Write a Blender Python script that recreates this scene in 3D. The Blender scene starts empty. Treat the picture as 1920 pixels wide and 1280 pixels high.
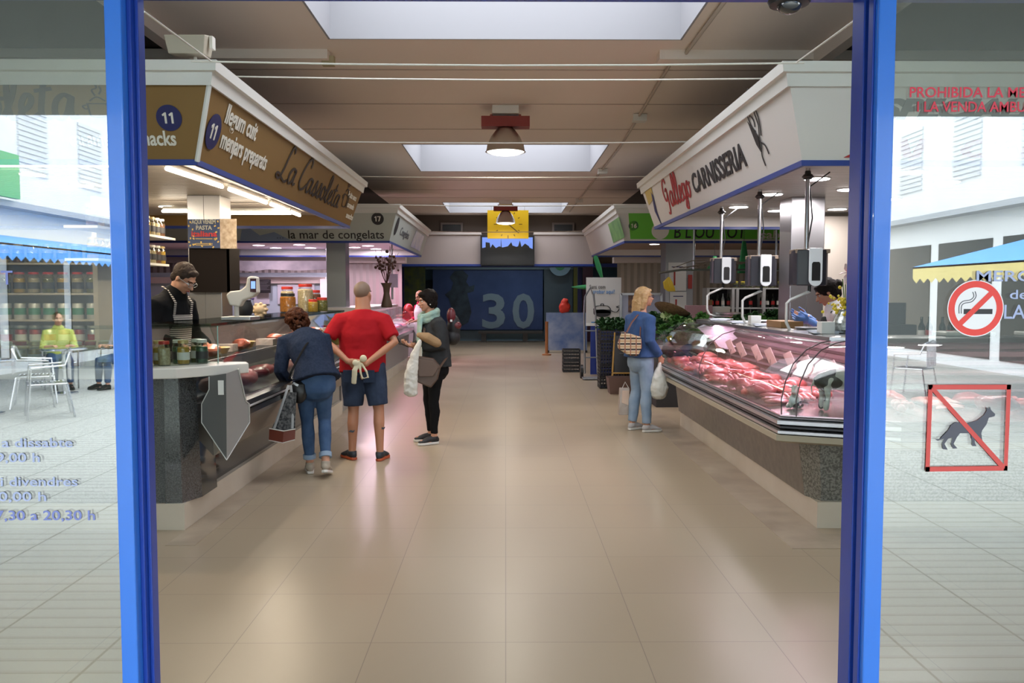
import bpy, bmesh, math, random
from mathutils import Vector, Matrix, Euler, Quaternion
from math import pi, sin, cos, radians
random.seed(11)
SC = bpy.context.scene
COL = SC.collection

# ------------------------------------------------------------------ camera
F = 1550.0
PITCH = math.atan(89 / F)
YAW = math.atan(12 / F)
EYE = 1.60
cam_d = bpy.data.cameras.new('camera')
cam_d.sensor_fit = 'HORIZONTAL'; cam_d.sensor_width = 36.0
cam_d.lens = 36.0 * F / 1920.0
cam_d.clip_start = 0.05; cam_d.clip_end = 300
cam = bpy.data.objects.new('camera', cam_d); COL.objects.link(cam)
cam.location = (0, 0, EYE)
cam.rotation_euler = Euler((pi / 2 - PITCH, 0, -YAW), 'XYZ')
SC.camera = cam
_R = cam.rotation_euler.to_matrix()

def W(px, py, d):
    """the point of the place seen at photograph pixel (px, py), d metres into the hall"""
    v = _R @ Vector(((px - 960) / F, -(py - 640) / F, -1.0))
    v *= d / v.y
    return Vector((v.x, v.y, v.z + EYE))

# ------------------------------------------------------------------ colour management
SC.view_settings.view_transform = 'Standard'
SC.view_settings.look = 'None'
SC.view_settings.exposure = 0.50
SC.view_settings.gamma = 1.0
SC.view_settings.use_curve_mapping = False

# ------------------------------------------------------------------ sky and large lights
wd = bpy.data.worlds.new('overcast_sky'); SC.world = wd
wd.use_nodes = True
bg = wd.node_tree.nodes['Background']
bg.inputs[0].default_value = (0.86, 0.93, 1.0, 1)
bg.inputs[1].default_value = 4.8
SC.cycles.max_bounces = 12
SC.cycles.transparent_max_bounces = 24
SC.cycles.diffuse_bounces = 8
SC.cycles.glossy_bounces = 4
SC.cycles.sample_clamp_indirect = 4.0
SC.cycles.caustics_reflective = False
SC.cycles.caustics_refractive = False
SC.cycles.use_denoising = True

def area(name, loc, size, power, color=(1, 1, 1), rot=(0, 0, 0), spread=180):
    l = bpy.data.lights.new(name, 'AREA'); l.shape = 'RECTANGLE'
    l.size, l.size_y = size; l.energy = power; l.color = color; l.spread = radians(spread)
    o = bpy.data.objects.new(name, l); COL.objects.link(o)
    o.location = loc; o.rotation_euler = rot
    return o

CEIL = 4.0
SKY_WIN = [(5.05, 7.95), (13.45, 16.35), (21.9, 24.6)]
SKX = 1.66
for a, b in SKY_WIN:
    area('skylight_daylight', (0, (a + b) / 2, CEIL + 0.93), (2 * SKX - .1, b - a - .1), 104, (0.93, 0.95, 1.0))

# ------------------------------------------------------------------ materials
MATS = {}
def mat(name, color=(.5, .5, .5), rough=.5, metal=0.0, emis=None, estr=0.0, noise=None, bump=None, coat=0.0, spec=None):
    """noise=(scale, amount, colour2) varies the colour of the material itself; bump=(scale, strength)"""
    if name in MATS: return MATS[name]
    m = bpy.data.materials.new(name); m.use_nodes = True
    nt = m.node_tree; b = nt.nodes['Principled BSDF']
    b.inputs['Base Color'].default_value = (*color, 1)
    b.inputs['Roughness'].default_value = rough
    b.inputs['Metallic'].default_value = metal
    b.inputs['Coat Weight'].default_value = coat
    if spec is None and rough >= .8: spec = .1
    if spec is not None: b.inputs['Specular IOR Level'].default_value = spec
    if emis:
        b.inputs['Emission Color'].default_value = (*emis, 1); b.inputs['Emission Strength'].default_value = estr
    if noise or bump:
        tc = nt.nodes.new('ShaderNodeTexCoord')
    if noise:
        n = nt.nodes.new('ShaderNodeTexNoise'); n.inputs['Scale'].default_value = noise[0]; n.inputs['Detail'].default_value = 4
        nt.links.new(tc.outputs['Object'], n.inputs['Vector'])
        r = nt.nodes.new('ShaderNodeValToRGB')
        k = noise[1]
        r.color_ramp.elements[0].position = .5 - .5 * k; r.color_ramp.elements[1].position = .5 + .5 * k
        r.color_ramp.elements[0].color = (*color, 1); r.color_ramp.elements[1].color = (*noise[2], 1)
        nt.links.new(n.outputs[0], r.inputs[0]); nt.links.new(r.outputs[0], b.inputs['Base Color'])
    if bump:
        n2 = nt.nodes.new('ShaderNodeTexNoise'); n2.inputs['Scale'].default_value = bump[0]; n2.inputs['Detail'].default_value = 5
        nt.links.new(tc.outputs['Object'], n2.inputs['Vector'])
        bp = nt.nodes.new('ShaderNodeBump'); bp.inputs['Strength'].default_value = bump[1]; bp.inputs['Distance'].default_value = .02
        nt.links.new(n2.outputs[0], bp.inputs['Height']); nt.links.new(bp.outputs[0], b.inputs['Normal'])
    MATS[name] = m
    return m

def glassy(name, tint=(1, 1, 1), refl=.06, rough=0.0, fres=True):
    """thin clear sheet: mostly see-through, with a mirror-like share"""
    if name in MATS: return MATS[name]
    m = bpy.data.materials.new(name); m.use_nodes = True; nt = m.node_tree
    for n in list(nt.nodes): nt.nodes.remove(n)
    out = nt.nodes.new('ShaderNodeOutputMaterial'); mix = nt.nodes.new('ShaderNodeMixShader')
    t = nt.nodes.new('ShaderNodeBsdfTransparent'); t.inputs[0].default_value = (*tint, 1)
    g = nt.nodes.new('ShaderNodeBsdfGlossy'); g.inputs['Roughness'].default_value = rough
    if fres:
        lw = nt.nodes.new('ShaderNodeLayerWeight'); lw.inputs[0].default_value = .35
        mr = nt.nodes.new('ShaderNodeMapRange'); mr.inputs[3].default_value = refl; mr.inputs[4].default_value = .42
        nt.links.new(lw.outputs['Fresnel'], mr.inputs[0]); nt.links.new(mr.outputs[0], mix.inputs[0])
    else:
        mix.inputs[0].default_value = refl
    nt.links.new(t.outputs[0], mix.inputs[1]); nt.links.new(g.outputs[0], mix.inputs[2]); nt.links.new(mix.outputs[0], out.inputs[0])
    MATS[name] = m
    return m

# ------------------------------------------------------------------ mesh builder
class MB:
    def __init__(s): s.v = []; s.f = []
    def add(s, vs, fs):
        k = len(s.v); s.v += [tuple(p) for p in vs]; s.f += [tuple(i + k for i in f) for f in fs]; return s
    def box(s, lo, hi):
        (a, b, c), (d, e, f) = lo, hi
        return s.add([(a, b, c), (d, b, c), (d, e, c), (a, e, c), (a, b, f), (d, b, f), (d, e, f), (a, e, f)],
                     [(0, 3, 2, 1), (4, 5, 6, 7), (0, 1, 5, 4), (1, 2, 6, 5), (2, 3, 7, 6), (3, 0, 4, 7)])
    def cbox(s, c, size, rot=None):
        h = Vector(size) / 2; R = rot.to_matrix() if rot else Matrix.Identity(3)
        P = [Vector(c) + R @ Vector((x * h.x, y * h.y, z * h.z)) for z in (-1, 1) for x, y in ((-1, -1), (1, -1), (1, 1), (-1, 1))]
        return s.add(P, [(0, 3, 2, 1), (4, 5, 6, 7), (0, 1, 5, 4), (1, 2, 6, 5), (2, 3, 7, 6), (3, 0, 4, 7)])
    def cyl(s, p0, p1, r0, r1=None, n=16):
        return s.tube([p0, p1], [r0, r0 if r1 is None else r1], n)
    def tube(s, pts, r, n=10, up=None, flat=None, caps='flat'):
        """tube through pts; r one radius, a list, or a list of (rx, ry); up fixes the rx direction"""
        pts = [Vector(p) for p in pts]; N = len(pts)
        rs = r if isinstance(r, (list, tuple)) else [r] * N
        rs = [(q, q) if not isinstance(q, (list, tuple)) else q for q in rs]
        rings = []; prev = Vector(up) if up is not None else None
        for i in range(N):
            t = (pts[min(i + 1, N - 1)] - pts[max(i - 1, 0)])
            t = t.normalized() if t.length > 1e-9 else Vector((0, 0, 1))
            if prev is None:
                prev = Vector((1, 0, 0)) if abs(t.x) < .9 else Vector((0, 1, 0))
            a = (prev - t * prev.dot(t)); a = a.normalized() if a.length > 1e-6 else t.orthogonal().normalized()
            if up is None: prev = a
            b = t.cross(a)
            rings.append((pts[i], a, b, rs[i][0], rs[i][1], t))
        if caps == 'round':
            new = []
            p, a, b, x, y, t = rings[0]
            for k in (.15, .45, .8): new.append((p - t * min(x, y) * cos(k * pi / 2), a, b, x * sin(k * pi / 2), y * sin(k * pi / 2), t))
            new += rings
            p, a, b, x, y, t = rings[-1]
            for k in (.8, .45, .15): new.append((p + t * min(x, y) * cos(k * pi / 2), a, b, x * sin(k * pi / 2), y * sin(k * pi / 2), t))
            rings = new
        vs = []; fs = []
        for (p, a, b, x, y, t) in rings:
            for j in range(n):
                th = 2 * pi * j / n; vs.append(p + a * x * cos(th) + b * y * sin(th))
        M = len(rings)
        for i in range(M - 1):
            for j in range(n):
                fs.append((i * n + j, i * n + (j + 1) % n, (i + 1) * n + (j + 1) % n, (i + 1) * n + j))
        fs.append(tuple(range(n))[::-1]); fs.append(tuple((M - 1) * n + j for j in range(n)))
        return s.add(vs, fs)
    def lathe(s, prof, c=(0, 0, 0), n=20, caps=True):
        vs = []; fs = []; c = Vector(c)
        for r, z in prof:
            for j in range(n):
                th = 2 * pi * j / n; vs.append(c + Vector((r * cos(th), r * sin(th), z)))
        for i in range(len(prof) - 1):
            for j in range(n): fs.append((i * n + j, i * n + (j + 1) % n, (i + 1) * n + (j + 1) % n, (i + 1) * n + j))
        if caps: fs.append(tuple(range(n))[::-1]); fs.append(tuple((len(prof) - 1) * n + j for j in range(n)))
        return s.add(vs, fs)
    def ell(s, c, r, n=14, m=9, R=None):
        c = Vector(c); r = (r, r, r) if not isinstance(r, (tuple, list)) else r
        R = R or Matrix.Identity(3); vs = [c + R @ Vector((0, 0, -r[2]))]; fs = []
        for i in range(1, m):
            ph = -pi / 2 + pi * i / m
            for j in range(n):
                th = 2 * pi * j / n
                vs.append(c + R @ Vector((r[0] * cos(ph) * cos(th), r[1] * cos(ph) * sin(th), r[2] * sin(ph))))
        vs.append(c + R @ Vector((0, 0, r[2])))
        for j in range(n): fs.append((0, 1 + (j + 1) % n, 1 + j))
        for i in range(m - 2):
            for j in range(n):
                a = 1 + i * n; fs.append((a + j, a + (j + 1) % n, a + n + (j + 1) % n, a + n + j))
        a = 1 + (m - 2) * n
        for j in range(n): fs.append((a + j, a + (j + 1) % n, len(vs) - 1))
        return s.add(vs, fs)
    def prism(s, poly, origin, u, v, depth):
        """flat outline poly [(a,b)] in the plane origin+a*u+b*v, thickened by depth along u x v"""
        o = Vector(origin); u = Vector(u); v = Vector(v); nn = u.cross(v).normalized() * depth; N = len(poly)
        vs = [o + u * a + v * b for a, b in poly] + [o + u * a + v * b + nn for a, b in poly]
        fs = [tuple(range(N))[::-1], tuple(range(N, 2 * N))] + [(i, (i + 1) % N, N + (i + 1) % N, N + i) for i in range(N)]
        return s.add(vs, fs)
    def sweep(s, prof, path, ends=True, closed=True):
        """profile [(outward offset, z)] carried along a mitred plan path; outward is the right-hand side of travel"""
        path = [Vector(p) for p in path]; N = len(path); M = len(prof); vs = []; fs = []
        nrm = []
        for i in range(N - 1):
            t = (path[i + 1] - path[i]).normalized(); nrm.append(Vector((t.y, -t.x)))
        for i in range(N):
            if i == 0: m = nrm[0]
            elif i == N - 1: m = nrm[-1]
            else:
                m = nrm[i - 1] + nrm[i]; m = m / m.dot(nrm[i])
            for o, z in prof: vs.append((path[i].x + m.x * o, path[i].y + m.y * o, z))
        K = M if closed else M - 1
        for i in range(N - 1):
            for j in range(K):
                fs.append((i * M + j, i * M + (j + 1) % M, (i + 1) * M + (j + 1) % M, (i + 1) * M + j))
        if ends and closed: fs.append(tuple(range(M))[::-1]); fs.append(tuple((N - 1) * M + j for j in range(M)))
        return s.add(vs, fs)
    def mesh(s, name, m=None, smooth=False):
        me = bpy.data.meshes.new(name); me.from_pydata(s.v, [], s.f); 
        b = bmesh.new(); b.from_mesh(me); bmesh.ops.recalc_face_normals(b, faces=b.faces); b.to_mesh(me); b.free()
        if m: me.materials.append(m)
        if smooth is not False:
            me.shade_smooth() if smooth is True else None
            if smooth is not True:
                for p in me.polygons: p.use_smooth = True
                me.set_sharp_from_angle(angle=radians(smooth))
        return me
    def obj(s, name, m, parent=None, smooth=35, bevel=0):
        o = bpy.data.objects.new(name, s.mesh(name, m, smooth)); COL.objects.link(o)
        if parent: adopt(o, parent)
        if bevel:
            bv = o.modifiers.new('b', 'BEVEL'); bv.width = bevel; bv.segments = 2; bv.limit_method = 'ANGLE'
        return o

def mw(o):
    """world matrix without waiting for the depsgraph"""
    loc = Matrix.LocRotScale(o.location, o.rotation_euler, o.scale)
    return mw(o.parent) @ o.matrix_parent_inverse @ loc if o.parent else loc
def adopt(o, parent):
    o.parent = parent; o.matrix_parent_inverse = mw(parent).inverted()
def tag(o, label, cat, group=None, kind=None):
    o['label'] = label; o['category'] = cat
    if group: o['group'] = group
    if kind: o['kind'] = kind
    return o
def thing(name, label, cat, loc=(0, 0, 0), rz=0, group=None):
    o = bpy.data.objects.new(name, None); COL.objects.link(o); o.empty_display_size = .1
    o.location = loc; o.rotation_euler = (0, 0, rz)
    return tag(o, label, cat, group)
def struct(name, mb, m, smooth=False, bevel=0):
    o = mb.obj(name, m, None, smooth, bevel); o['kind'] = 'structure'; return o
_ORD = 'first second third fourth fifth sixth seventh eighth ninth tenth eleventh twelfth thirteenth fourteenth fifteenth sixteenth seventeenth eighteenth nineteenth twentieth'.split()
_CNT = {}
def nth(key):
    i = _CNT.get(key, 0); _CNT[key] = i + 1
    return _ORD[i] if i < 20 else '%dth' % (i + 1)
def kids(o): return [c for c in COL.objects if c.parent == o]
def copy_tree(o, parent=None):
    c = o.copy(); COL.objects.link(c)
    if parent is not None: c.parent = parent
    for ch in list(o.children): copy_tree(ch, c)
    return c
def place(o, loc, rz=0, label=None, group=None, scale=None):
    o.location = loc; o.rotation_euler = (0, 0, rz)
    if scale: o.scale = (scale,) * 3
    if label: o['label'] = label
    if group: o['group'] = group
    return o
def text(parent, s, origin, u, v, size, m, bold=0.0, shear=0, width=None, name='lettering', ext=.002, align='LEFT', space=1.0):
    """lettering lying in the plane of u (reading direction) and v (up)"""
    c = bpy.data.curves.new(name, 'FONT'); c.body = s; c.size = size; c.extrude = ext; c.offset = bold
    c.shear = shear; c.align_x = align; c.resolution_u = 3; c.space_character = space
    c.materials.append(m)
    o = bpy.data.objects.new(name, c); COL.objects.link(o)
    u = Vector(u).normalized(); v = Vector(v); v = (v - u * v.dot(u)).normalized(); n = u.cross(v)
    R = Matrix((u, v, n)).transposed().to_4x4()
    o.rotation_euler = R.to_euler(); o.location = origin
    if width:
        bpy.context.view_layer.update(); w = o.dimensions.x / o.scale.x if o.scale.x else 1
        if w > 1e-4: o.scale.x = width / w
    bpy.context.view_layer.update(); dg = bpy.context.evaluated_depsgraph_get()
    me = bpy.data.meshes.new_from_object(o.evaluated_get(dg)); q = bpy.data.objects.new(name, me); COL.objects.link(q)
    q.location = o.location; q.rotation_euler = o.rotation_euler; q.scale = o.scale
    bpy.data.objects.remove(o); bpy.data.curves.remove(c)
    if parent: adopt(q, parent)
    return q
def disc(parent, c, u, v, r, m, name='badge', depth=.003, n=32, a0=0):
    return MB().prism([(r * cos(a0 + 2 * pi * i / n), r * sin(a0 + 2 * pi * i / n)) for i in range(n)], c, Vector(u).normalized(), Vector(v).normalized(), depth).obj(name, m, parent, False)
def ribbon(path, w0, ink=.5):
    """outline pieces of a pen stroke through 2D points (w varies with direction)"""
    out = []
    for i in range(len(path) - 1):
        (x0, y0), (x1, y1) = path[i], path[i + 1]
        out.append(((x0, y0), (x1, y1)))
    return out
def smooth_path(pts, k=5):
    P = [Vector(p) for p in pts]; out = []
    for i in range(len(P) - 1):
        a = P[max(i - 1, 0)]; b = P[i]; c = P[i + 1]; d = P[min(i + 2, len(P) - 1)]
        for j in range(k):
            t = j / k
            out.append(.5 * ((2 * b) + (c - a) * t + (2 * a - 5 * b + 4 * c - d) * t * t + (3 * b - a - 3 * c + d) * t ** 3))
    out.append(P[-1]); return out
def pen(mb, strokes, origin, u, v, w, depth=.002, k=5, taper=.55):
    """flat pen strokes [(x,y),...] drawn on the plane origin,u,v"""
    o = Vector(origin); u = Vector(u); v = Vector(v); n = u.cross(v).normalized()
    for st in strokes:
        P = smooth_path(st, k) if len(st) > 2 else [Vector(p) for p in st]
        vs = []
        for i, p in enumerate(P):
            t = (P[min(i + 1, len(P) - 1)] - P[max(i - 1, 0)])
            t = t.normalized() if t.length > 1e-9 else Vector((1, 0))
            ww = w * (taper + (1 - taper) * abs(t.y)) / 2
            q = Vector((-t.y, t.x))
            for sgn in (1, -1):
                c = p + q * ww * sgn; vs.append(o + u * c.x + v * c.y)
            for sgn in (1, -1):
                c = p + q * ww * sgn; vs.append(o + u * c.x + v * c.y + n * depth)
        fs = []
        for i in range(len(P) - 1):
            a = i * 4; b = a + 4
            fs += [(a, a + 1, b + 1, b), (a + 2, b + 2, b + 3, a + 3), (a, b, b + 2, a + 2), (a + 1, a + 3, b + 3, b + 1)]
        mb.add(vs, fs)
    return mb

# shared materials
WHITE = mat('white_paint', (.75, .75, .72), .45)
WHITE_PL = mat('white_plastic', (.78, .76, .70), .35)
CREAM = mat('cream_paint', (.62, .57, .5), .6)
BLUE_TRIM = mat('blue_trim', (.02, .05, .28), .35)
NAVY = mat('navy', (.012, .018, .12), .4)
BLACK = mat('black_plastic', (.012, .012, .013), .4)
STEEL = mat('brushed_steel', (.55, .55, .56), .28, 1.0, bump=(3, .02))
STEEL_D = mat('dull_steel', (.42, .43, .44), .38, .85)
CHROME = mat('chrome', (.75, .75, .76), .12, 1.0)
CLEAR = glassy('clear_glass', (.93, .97, .95), .02)
JARGLASS = glassy('jar_glass', (.95, .97, .93), .05)
RED = mat('red_plastic', (.45, .015, .012), .35)
# ================================================================== THE SETTING
def floor_mat():
    m = bpy.data.materials.new('vinyl_floor_tiles'); m.use_nodes = True; nt = m.node_tree; b = nt.nodes['Principled BSDF']
    tc = nt.nodes.new('ShaderNodeTexCoord')
    br = nt.nodes.new('ShaderNodeTexBrick'); br.offset = 0.0; br.inputs['Scale'].default_value = 1.0
    br.inputs['Brick Width'].default_value = .62; br.inputs['Row Height'].default_value = .62
    br.inputs['Mortar Size'].default_value = .0022; br.inputs['Mortar Smooth'].default_value = 0.3
    br.inputs['Color1'].default_value = (.38, .305, .213, 1); br.inputs['Color2'].default_value = (.365, .29, .203, 1)
    br.inputs['Mortar'].default_value = (.22, .17, .13, 1)
    nt.links.new(tc.outputs['Object'], br.inputs['Vector'])
    n = nt.nodes.new('ShaderNodeTexNoise'); n.inputs['Scale'].default_value = 1.0; n.inputs['Detail'].default_value = 2
    nt.links.new(tc.outputs['Object'], n.inputs['Vector'])
    mx = nt.nodes.new('ShaderNodeMix'); mx.data_type = 'RGBA'; mx.blend_type = 'MULTIPLY'; mx.inputs[0].default_value = .18
    r = nt.nodes.new('ShaderNodeValToRGB'); r.color_ramp.elements[0].position = .3; r.color_ramp.elements[1].position = .7
    r.color_ramp.elements[0].color = (.78, .76, .72, 1); r.color_ramp.elements[1].color = (1, 1, 1, 1)
    nt.links.new(n.outputs[0], r.inputs[0])
    nt.links.new(br.outputs['Color'], mx.inputs[6]); nt.links.new(r.outputs[0], mx.inputs[7]); nt.links.new(mx.outputs[2], b.inputs['Base Color'])
    rr = nt.nodes.new('ShaderNodeMapRange'); rr.inputs[3].default_value = .27; rr.inputs[4].default_value = .36
    nt.links.new(n.outputs[0], rr.inputs[0]); nt.links.new(rr.outputs[0], b.inputs['Roughness'])
    b.inputs['Specular IOR Level'].default_value = .5
    bp = nt.nodes.new('ShaderNodeBump'); bp.inputs['Strength'].default_value = .02; bp.inputs['Distance'].default_value = .01
    n3 = nt.nodes.new('ShaderNodeTexNoise'); n3.inputs['Scale'].default_value = 2.2
    nt.links.new(tc.outputs['Object'], n3.inputs['Vector']); 
    return m
struct('floor', MB().box((-9.2, 2.0, -.2), (9.2, 30.2, 0)), floor_mat())
STONE_STRIP = mat('worn_stone_strip', (.30, .235, .17), .3, noise=(3.5, .35, (.43, .35, .26)))
struct('trim_1', MB().box((1.80, 5.1, 0), (2.12, 11, .003)), STONE_STRIP)
struct('trim_2', MB().box((2.12, 5.1, 0), (9, 5.42, .003)), STONE_STRIP)
struct('trim_3', MB().box((-2.17, 5.2, 0), (-1.98, 11, .003)), STONE_STRIP)

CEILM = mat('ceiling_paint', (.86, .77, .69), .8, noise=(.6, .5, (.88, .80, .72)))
CEILD = mat('shaded_ceiling', (.11, .105, .10), .8)  # sides coloured darker for the shade above the canopies
cm = MB()
ys = [2.2] + [q for ab in SKY_WIN for q in ab] + [30.2]
for i in range(0, len(ys), 2):
    cm.box((-3.1, ys[i], CEIL), (3.1, ys[i + 1], CEIL + .12))
for a, b in SKY_WIN:
    cm.box((-3.1, a, CEIL), (-SKX, b, CEIL + .12)); cm.box((SKX, a, CEIL), (3.1, b, CEIL + .12))
struct('ceiling', cm, CEILM)
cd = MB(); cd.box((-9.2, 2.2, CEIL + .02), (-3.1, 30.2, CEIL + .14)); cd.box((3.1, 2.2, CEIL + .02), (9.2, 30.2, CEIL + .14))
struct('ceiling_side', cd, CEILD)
# thin joints and trunking on the ceiling
tm = MB()
for y in (3.6, 9.0, 10.6, 12.2, 17.6, 19.2, 20.8, 25.1):
    tm.box((-3.1, y, CEIL - .006), (3.1, y + .025, CEIL))
struct('ceiling_joints', tm, mat('ceiling_joint', (.50, .42, .36), .8))
struct('trim_4', MB().box((-3.16, 2.3, CEIL - .14), (-3.04, 8.3, CEIL)).box((3.04, 2.3, CEIL - .14), (3.16, 8.3, CEIL)), CEILM)
struct('trim_5', MB().box((1.52, 8.28, CEIL - .09), (6, 8.46, CEIL)).box((-6, 8.28, CEIL - .09), (-1.75, 8.46, CEIL)), CEILM)
# skylight wells
WELL = mat('skylight_white', (.36, .365, .39), .8)
for i, (a, b) in enumerate(SKY_WIN):
    w = MB(); z0, z1, t = CEIL - .004, CEIL + 1.0, .02; a += .01; b -= .01; X = SKX - .01
    w.box((-X - t, a - t, z0), (-X, b + t, z1)); w.box((X, a - t, z0), (X + t, b + t, z1))
    w.box((-X, a - t, z0), (X, a, z1)); w.box((-X, b, z0), (X, b + t, z1)); w.box((-SKX - t, a - t, z1), (SKX + t, b + t, z1 + .05))
    struct('window_%d' % (i + 1), w, WELL)
# hall walls
HALLW = mat('hall_wall_paint', (.42, .36, .32), .7)
struct('wall_left', MB().box((-9.4, 2.0, 0), (-9.2, 30.4, CEIL + .1)), HALLW)
struct('wall_right', MB().box((9.2, 2.0, 0), (9.4, 30.4, CEIL + .1)), HALLW)
# back wall: header band with an opening, mural glazing behind it
DB = 25.4
hb = MB(); hb.box((-9.2, DB, 2.42), (9.2, DB + .2, CEIL)); hb.box((-9.2, DB, 0), (-3.3, DB + .2, 2.42)); hb.box((4.2, DB, 0), (9.2, DB + .2, 2.42))
struct('wall_back', hb, mat('back_wall_dark', (.13, .105, .09), .8))
struct('trim_6', MB().box((-3.4, DB - .06, 2.42), (4.3, DB - .002, 2.53)), BLUE_TRIM)
struct('wall_end', MB().box((-9.2, 30.2, 0), (9.2, 30.4, CEIL)), mat('end_wall_blue', (.10, .2, .27), .5))
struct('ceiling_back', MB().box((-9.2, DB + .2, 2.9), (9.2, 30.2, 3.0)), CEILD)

# ------------------------------------------------------------------ entrance: blue door frames with glass leaves
DD = 2.20
BLUE_F = mat('blue_lacquer', (.028, .16, .60), .28, coat=.3)
BLUE_SHADE = mat('blue_lacquer_shaded', (.01, .045, .30), .3)  # darker copy of the lacquer, shade on the jamb faces put into colour
DOORGL = glassy('coated_door_glass', (.95, .98, .94), .265, 0.0, False)
HZ = W(900, 4, DD + .14).z
def xx(px, d): return W(px, 600, d).x
xl0, xl1, xl2 = xx(220, DD), xx(251, DD), xx(277, DD + .10)
xr0, xr1, xr2 = xx(1657, DD), xx(1625, DD), xx(1595, DD + .10)
WL, WR = -3.6, 3.6
f = MB()
f.box((xl0, DD - .03, 0), (xl1, DD + .03, HZ + .1))
struct('trim_7', f, BLUE_F, bevel=.004)
f = MB()
f.box((xl1, DD + .0, 0), (xl1 + .012, DD + .05, HZ)); f.box((xl1 + .005, DD + .055, 0), (xl2 - .004, DD + .10, HZ)); f.box((xl2 - .012, DD + .05, 0), (xl2, DD + .12, HZ))
f.box((xl1 + .012, DD + .02, 0), (xl1 + .022, DD + .06, HZ))
struct('trim_8', f, BLUE_SHADE, bevel=.002)
f = MB()
f.box((xr1, DD - .03, 0), (xr0, DD + .03, HZ + .1))
struct('trim_9', f, BLUE_F, bevel=.004)
f = MB()
f.box((xr1 - .006, DD - .01, 0), (xr1, DD + .02, HZ)); f.box((xr2, DD + .05, 0), (xr2 + .028, DD + .10, HZ)); f.box((xr2 - .006, DD + .045, 0), (xr2, DD + .12, HZ))
struct('trim_10', f, BLUE_SHADE, bevel=.002)
f = MB(); f.box((WL, DD - .06, HZ), (WR, DD + .14, HZ + .28))
struct('trim_11', f, BLUE_SHADE, bevel=.004)
g = MB(); g.box((WL, DD - .004, .02), (xl0, DD + .004, HZ)); struct('door_1', g, DOORGL)
g = MB(); g.box((xr0, DD - .004, .02), (WR, DD + .004, HZ)); struct('door_2', g, DOORGL)
struct('wall_front', MB().box((-9.4, DD - .1, 0), (WL, DD + .1, CEIL + .15)).box((WR, DD - .1, 0), (9.4, DD + .1, CEIL + .15)), HALLW)
struct('window_4', MB().box((WL, DD - .005, HZ + .28), (WR, DD + .005, CEIL + .1)), glassy('added_transom_glass', (.93, .97, .95), .05))  # unseen glazing added to let daylight onto the canopy fronts
fm_ = MB()
for i in range(7): x = WL + .03 + i * (WR - WL - .06) / 6; fm_.box((x - .03, DD - .04, HZ + .28), (x + .03, DD + .04, CEIL))
struct('trim_14', fm_, BLUE_SHADE)
# dark dome sensor on the header
s = thing('dome_camera', 'dark glass dome camera fixed under the blue door header', 'camera', W(1480, 0, DD - .02))
MB().lathe([(.05, .01), (.055, -.002), (.05, -.012), (.03, -.014)], s.location, 20).obj('housing', BLACK, s)
MB().ell(s.location + Vector((0, 0, -.012)), (.032, .032, .024), 18, 10).obj('dome', mat('smoked_dome', (.02, .02, .02), .05, coat=1), s)

# ------------------------------------------------------------------ outdoors, seen in the door glass
def pave_mat():
    m = bpy.data.materials.new('street_paving'); m.use_nodes = True; nt = m.node_tree; b = nt.nodes['Principled BSDF']
    tc = nt.nodes.new('ShaderNodeTexCoord')
    mp = nt.nodes.new('ShaderNodeMapping'); mp.inputs['Rotation'].default_value = (0, 0, radians(0))
    br = nt.nodes.new('ShaderNodeTexBrick'); br.offset = 0
    br.inputs['Scale'].default_value = 1; br.inputs['Brick Width'].default_value = .6; br.inputs['Row Height'].default_value = .12
    br.inputs['Mortar Size'].default_value = .008; br.inputs['Color1'].default_value = (.50, .50, .46, 1); br.inputs['Color2'].default_value = (.475, .48, .44, 1)
    br.inputs['Mortar'].default_value = (.20, .20, .17, 1); br.inputs['Mortar Smooth'].default_value = .4
    nt.links.new(tc.outputs['Object'], mp.inputs[0]); nt.links.new(mp.outputs[0], br.inputs['Vector']); nt.links.new(br.outputs[0], b.inputs['Base Color'])
    b.inputs['Roughness'].default_value = .6
    return m
struct('pavement', MB().box((-14, -40, -.12), (14, 2.0, -.003)), pave_mat())
struct('porch_roof', MB().box((-12, -1.5, 2.85), (12, 2.1, 3.2)), mat('porch_underside', (.30, .32, .30), .8))
STUCCO = mat('pale_stucco', (.86, .87, .88), .8, noise=(1.2, .4, (.80, .81, .82)))
LOUV = mat('grey_shutter_slats', (.70, .72, .75), .6)
def house(side, y0, y1, h, label):
    sgn = side; x = 10.0 * sgn
    t = thing('terraced_building', label, 'building', (x, (y0 + y1) / 2, 0))
    MB().box((min(x, x + 3 * sgn), y0, 0), (max(x, x + 3 * sgn), y1, h)).obj('wall', STUCCO, t, False)
    for z in (3.3, 6.4):
        a, b_ = sorted((x - .35 * sgn, x)); MB().box((a, y0, z), (b_, y1, z + .12)).obj('ledge', mat('ledge_grey', (.45, .47, .5), .7), t, False)
    n = int((y1 - y0) / 2.4)
    for k in range(n):
        yy = y0 + (k + .5) * (y1 - y0) / n
        a, b_ = sorted((x - .04 * sgn, x + .02 * sgn)); w = MB()
        for q in range(14): w.box((a, yy - .55, 4.1 + q * .11), (b_, yy + .55, 4.17 + q * .11))
        w.obj('shutter', LOUV, t, False)
        a, b_ = sorted((x - .02 * sgn, x + .02 * sgn))
        MB().box((a, yy - 1.05, .25), (b_, yy + 1.05, 2.75)).obj('arcade_shade_panel', mat('painted_arcade_shade', (.025, .035, .035), .3), t, False)  # dark colour stands in for the shaded arcade along the ground floor
    return t
house(-1, -38, -22, 7.5, 'pale stucco building at the far end of the left side of the street')
house(-1, -21.8, -2.5, 7.0, 'pale stucco building with the café, mirrored in the left door glass')
house(1, -38, -20, 7.5, 'pale stucco building at the far end of the right side of the street')
house(1, -19.8, -2.5, 7.2, 'pale stucco building behind the blue awning in the right door glass')
e = thing('tower_block', 'white block closing the far end of the street', 'building', (0, -38.5, 0))
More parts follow.
